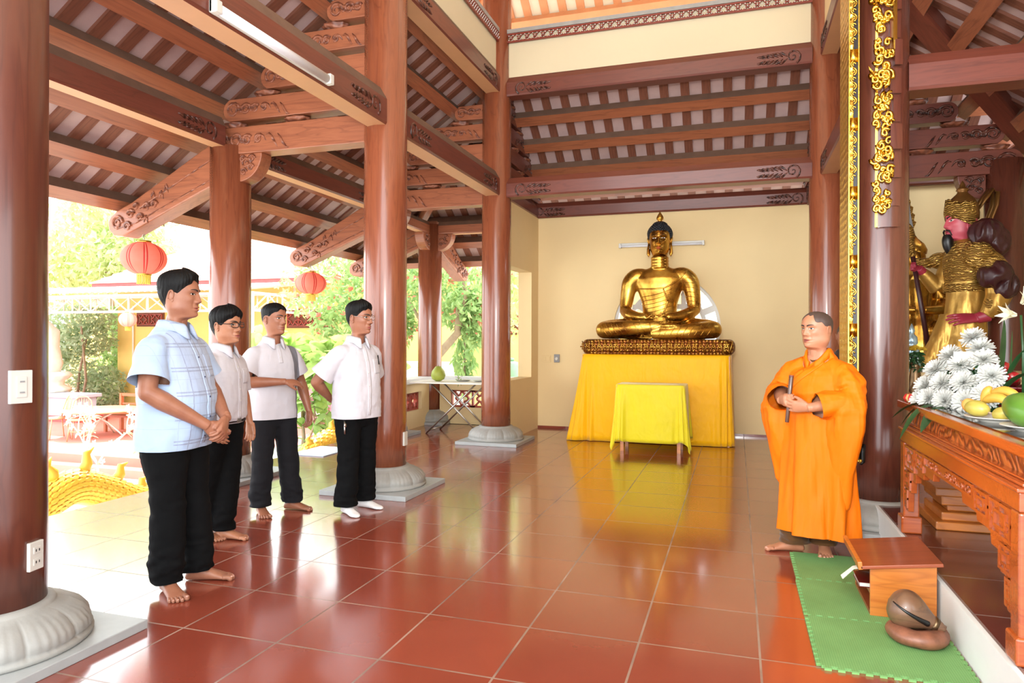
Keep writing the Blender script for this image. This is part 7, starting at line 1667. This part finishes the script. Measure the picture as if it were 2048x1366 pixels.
shell(-80, -74, .214, .245, 1.15, 1.55, 4).build('gilt_rib', 'gold_bright', cb); shell(-82, -76, .214, .25, 1.6, 2.2, 4).build('gilt_rib', 'gold_bright', cb)
rnd = random.Random(77)
for k in range(13):
    zc = .18 + k * .17; b = MB().smooth(); big = k in (5, 8, 11)
    for j in range(14 if big else 10):
        a = radians(rnd.uniform(-106, -82)); r = .222 + rnd.uniform(0, .02 + .03 * big); c = Vector((r * cos(a), r * sin(a), zc + rnd.uniform(-.07, .07))); tx = Vector((-sin(a), cos(a), 0)); rr = rnd.uniform(.014, .034); ph = rnd.uniform(0, 6)
        b.tube([c + tx * rr * (1 - i / 13) * cos(ph + i * .65) + Vector((0, 0, rr * 1.3 * (1 - i / 13) * sin(ph + i * .65))) + Vector((cos(a), sin(a), 0)) * .012 * i / 12 for i in range(12)], [.014 - .0006 * i for i in range(12)], 7)
    if big:
        a = radians(-108); c = Vector((.25 * cos(a), .25 * sin(a), zc)); b.ell(c, (.035, .035, .03), 12, 8)
        for j in range(7): d = Vector((cos(a - .4 + .15 * j), sin(a - .4 + .15 * j), .8 - .25 * j)).normalized(); b.tube([c, c + d * .045, c + d * .07 + Vector((0, 0, .01))], [.012, .008, .002], 6)
    b.build('dragon_carving', 'gold_bright', cb)
t = thing('hook_knob', 'black wall hook with a gold knob low on the dark column', 'hook', (CX2 + (RC + .012) * cos(radians(-128)), Y2 + (RC + .012) * sin(radians(-128)), .52), radians(-128))
b = MB().smooth(); b.tube([(-.01, 0, .08), (.012, 0, .03), (.01, 0, -.04), (.03, 0, -.05)], [.014, .02, .018, .012], 10); b.build('bracket', 'black_plastic', t); b = MB().smooth(); b.ell((.04, 0, -.03), (.014, .016, .016), 12, 8); b.build('knob', 'gold_bright', t)

# ================================================================ MATS, READING DESK, WOODEN FISH
def mat_green():
    t = NT('foam_green'); v = t.coord((1, 1, 1), rot=(0, 0, .785)); ck = t.n('ShaderNodeTexChecker'); ck.inputs['Scale'].default_value = 150; t.l(v, ck.inputs[0]); wear = t.noise(t.coord(), 3.0, 5, .6)
    base = t.ramp(wear, [(.3, ins(112, 158, 88)), (.7, ins(128, 180, 106))]); t.set(Base_Color=t.mix(t.math('MULTIPLY', ck.outputs['Fac'], .35), base, ins(70, 112, 58)), Roughness=.75); t.bump(ck.outputs['Fac'], .6, .002); MAT['foam_green'] = t.m
mat_green()
def foam_mat(label, x0, x1, y0, y1, teeth):
    """an interlocking foam tile with toothed edges"""
    n = 11; pts = []; d = .018
    def edge(p, q, out, on):
        R = []; p, q, out = Vector(p), Vector(q), Vector(out)
        if not on: return [p]
        for i in range(n):
            u = i / n; s = 1 / n
            R += [p.lerp(q, u), p.lerp(q, u + .25 * s), p.lerp(q, u + .18 * s) + out * d, p.lerp(q, u + .72 * s) + out * d, p.lerp(q, u + .65 * s)]
        return R
    pts += edge((x0, y0), (x1, y0), (0, -1), teeth[0]) + edge((x1, y0), (x1, y1), (1, 0), teeth[1]) + edge((x1, y1), (x0, y1), (0, 1), teeth[2]) + edge((x0, y1), (x0, y0), (-1, 0), teeth[3])
    b = MB(); m = len(pts); cx, cy = (x0 + x1) / 2, (y0 + y1) / 2; vs = [(p.x - cx, p.y - cy, 0) for p in pts] + [(p.x - cx, p.y - cy, .012) for p in pts]; b.add(vs, [tuple(range(m))[::-1], tuple(m + i for i in range(m))] + [(i, (i + 1) % m, m + (i + 1) % m, m + i) for i in range(m)])
    o = b.build('foam_mat', 'foam_green', None, (cx, cy, 0)); tag(o, label, 'mat', 'green foam mats'); return o
foam_mat('green foam mat nearest the camera, under the wooden fish', .33, .880, 3.055, 3.585, (1, 1, 0, 1)); foam_mat('middle green foam mat, under the reading desk', .33, .885, 3.605, 4.125, (1, 0, 0, 1)); foam_mat('farthest green foam mat, at the monk\'s foot', .335, .885, 4.145, 4.64, (1, 0, 0, 1))
ds = thing('reading_desk', 'small wooden slant-topped reading desk on the green mats', 'desk', (.75, 3.90, .012))
LX, RX, FY, KY = -.14, .14, -.22, .22
for y, nm in ((FY, 'side_panel'), (KY - .018, 'side_panel')):
    b = MB(); b.prism([(LX, 0), (RX, 0), (RX, .262), (LX, .225)], y, y + .018); b.build(nm, 'box_wood', ds, bevel=.002)
b = MB(); b.box((RX - .018, FY + .018, 0), (RX, KY - .018, .258)); b.build('back_panel', 'box_wood', ds)
b = MB(); b.box((LX, FY + .018, .0), (RX - .018, KY - .018, .018)); b.build('bottom_board', 'box_lid_wood', ds)
b = MB(); b.box((LX, FY + .018, .10), (RX - .018, KY - .018, .112)); b.build('shelf', 'box_lid_wood', ds)
M = Matrix.Translation((0, 0, .244)) @ Matrix.Rotation(-.13, 4, 'Y'); b = MB(); b.box((-.185, FY - .02, 0), (.165, KY + .02, .016), M); ld = b.build('slant_top', 'box_lid_wood', ds, bevel=.003)
b = MB(); b.box((-.195, FY - .02, -.002), (-.175, KY + .02, .036), M); b.build('ledge', 'box_wood', ld, bevel=.003)
bk = thing('book', 'book with white pages and red edge poking out of the reading desk', 'book', (.625, 3.86, .124)); b = MB(); b.box((-.055, -.12, 0), (.12, .06, .003)); b.box((-.055, -.12, .021), (.12, .06, .024)); b.build('cover', 'lacquer_red', bk); b = MB(); b.box((-.05, -.116, .003), (.115, .056, .021)); b.build('pages', 'white_plastic', bk)
jo = thing('incense_bundle', 'bundle of pale sticks poking out of the reading desk', 'sticks', (.60, 3.98, .135))
for k in range(5):
    b = MB().smooth(); b.tube([(.08, .02 * k - .04, .03), (-.02, .008 * k - .02, .01), (-.075, .012 * k - .03, -.045)], .004, 6); b.build('stick', 'pale_bark', jo)
wc = thing('ring_cushion', 'worn red-brown brocade ring cushion under the wooden fish', 'cushion', (.755, 3.43, .012))
plain('brocade', ins(134, 84, 62), .45, .1, .3, 22, .3, 60, .003)
b = MB().smooth(); R = []
for i in range(49):
    a = 2 * pi * i / 48; R.append([((.078 + .046 * cos(c)) * cos(a) * (1 + .02 * sin(5 * a)), (.078 + .046 * cos(c)) * sin(a), .036 + .036 * sin(c) * (1 + .06 * sin(4 * a))) for c in [2 * pi * k / 20 for k in range(20)]])
b.rings(R, (False, False)); b.build('ring', 'brocade', wc)
wf = thing('wooden_fish', 'dark wooden fish drum with a slit mouth resting on the ring cushion', 'drum', (.755, 3.43, .125)); wood('fish_wood', ins(104, 74, 56), ins(120, 86, 62), ins(56, 38, 30), 0, .4, .2)
ax = Vector((.80, -.12, -.36)).normalized(); b = MB().smooth(); P = []; Rr = []
for k in range(25):
    q = k / 24; P.append(Vector((-.055, .01, .025)) + ax * (-.062 + .235 * q)); Rr.append(max(.002, .083 * sqrt(max(0, 1 - ((q - .30) / .30) ** 2)) if q < .30 else lerp(.083, .024, sstep(.30, .92, q)) if q < .95 else .018))
b.tube(P, Rr, 32); fb = b.build('body', 'fish_wood', wf)
bvf = bvh_of(fb); slit = []
for k in range(15):
    u = k / 14; yw = Vector((-.10 + .13 * u, -1, .058 - .075 * u)); h = bvf.ray_cast(yw, Vector((0, 1, 0)))
    if h[0] is not None: slit.append(h[0])
b = MB().smooth(); m = len(slit); b.tube(slit, [.003 + .010 * (i / m) for i in range(m)], 10); b.build('slit', 'black_plastic', fb)
b = MB().smooth(); b.tube([P[19], P[21]], [Rr[19] + .004, Rr[21] + .004], 20); b.build('tail_band', 'bronze', fb)
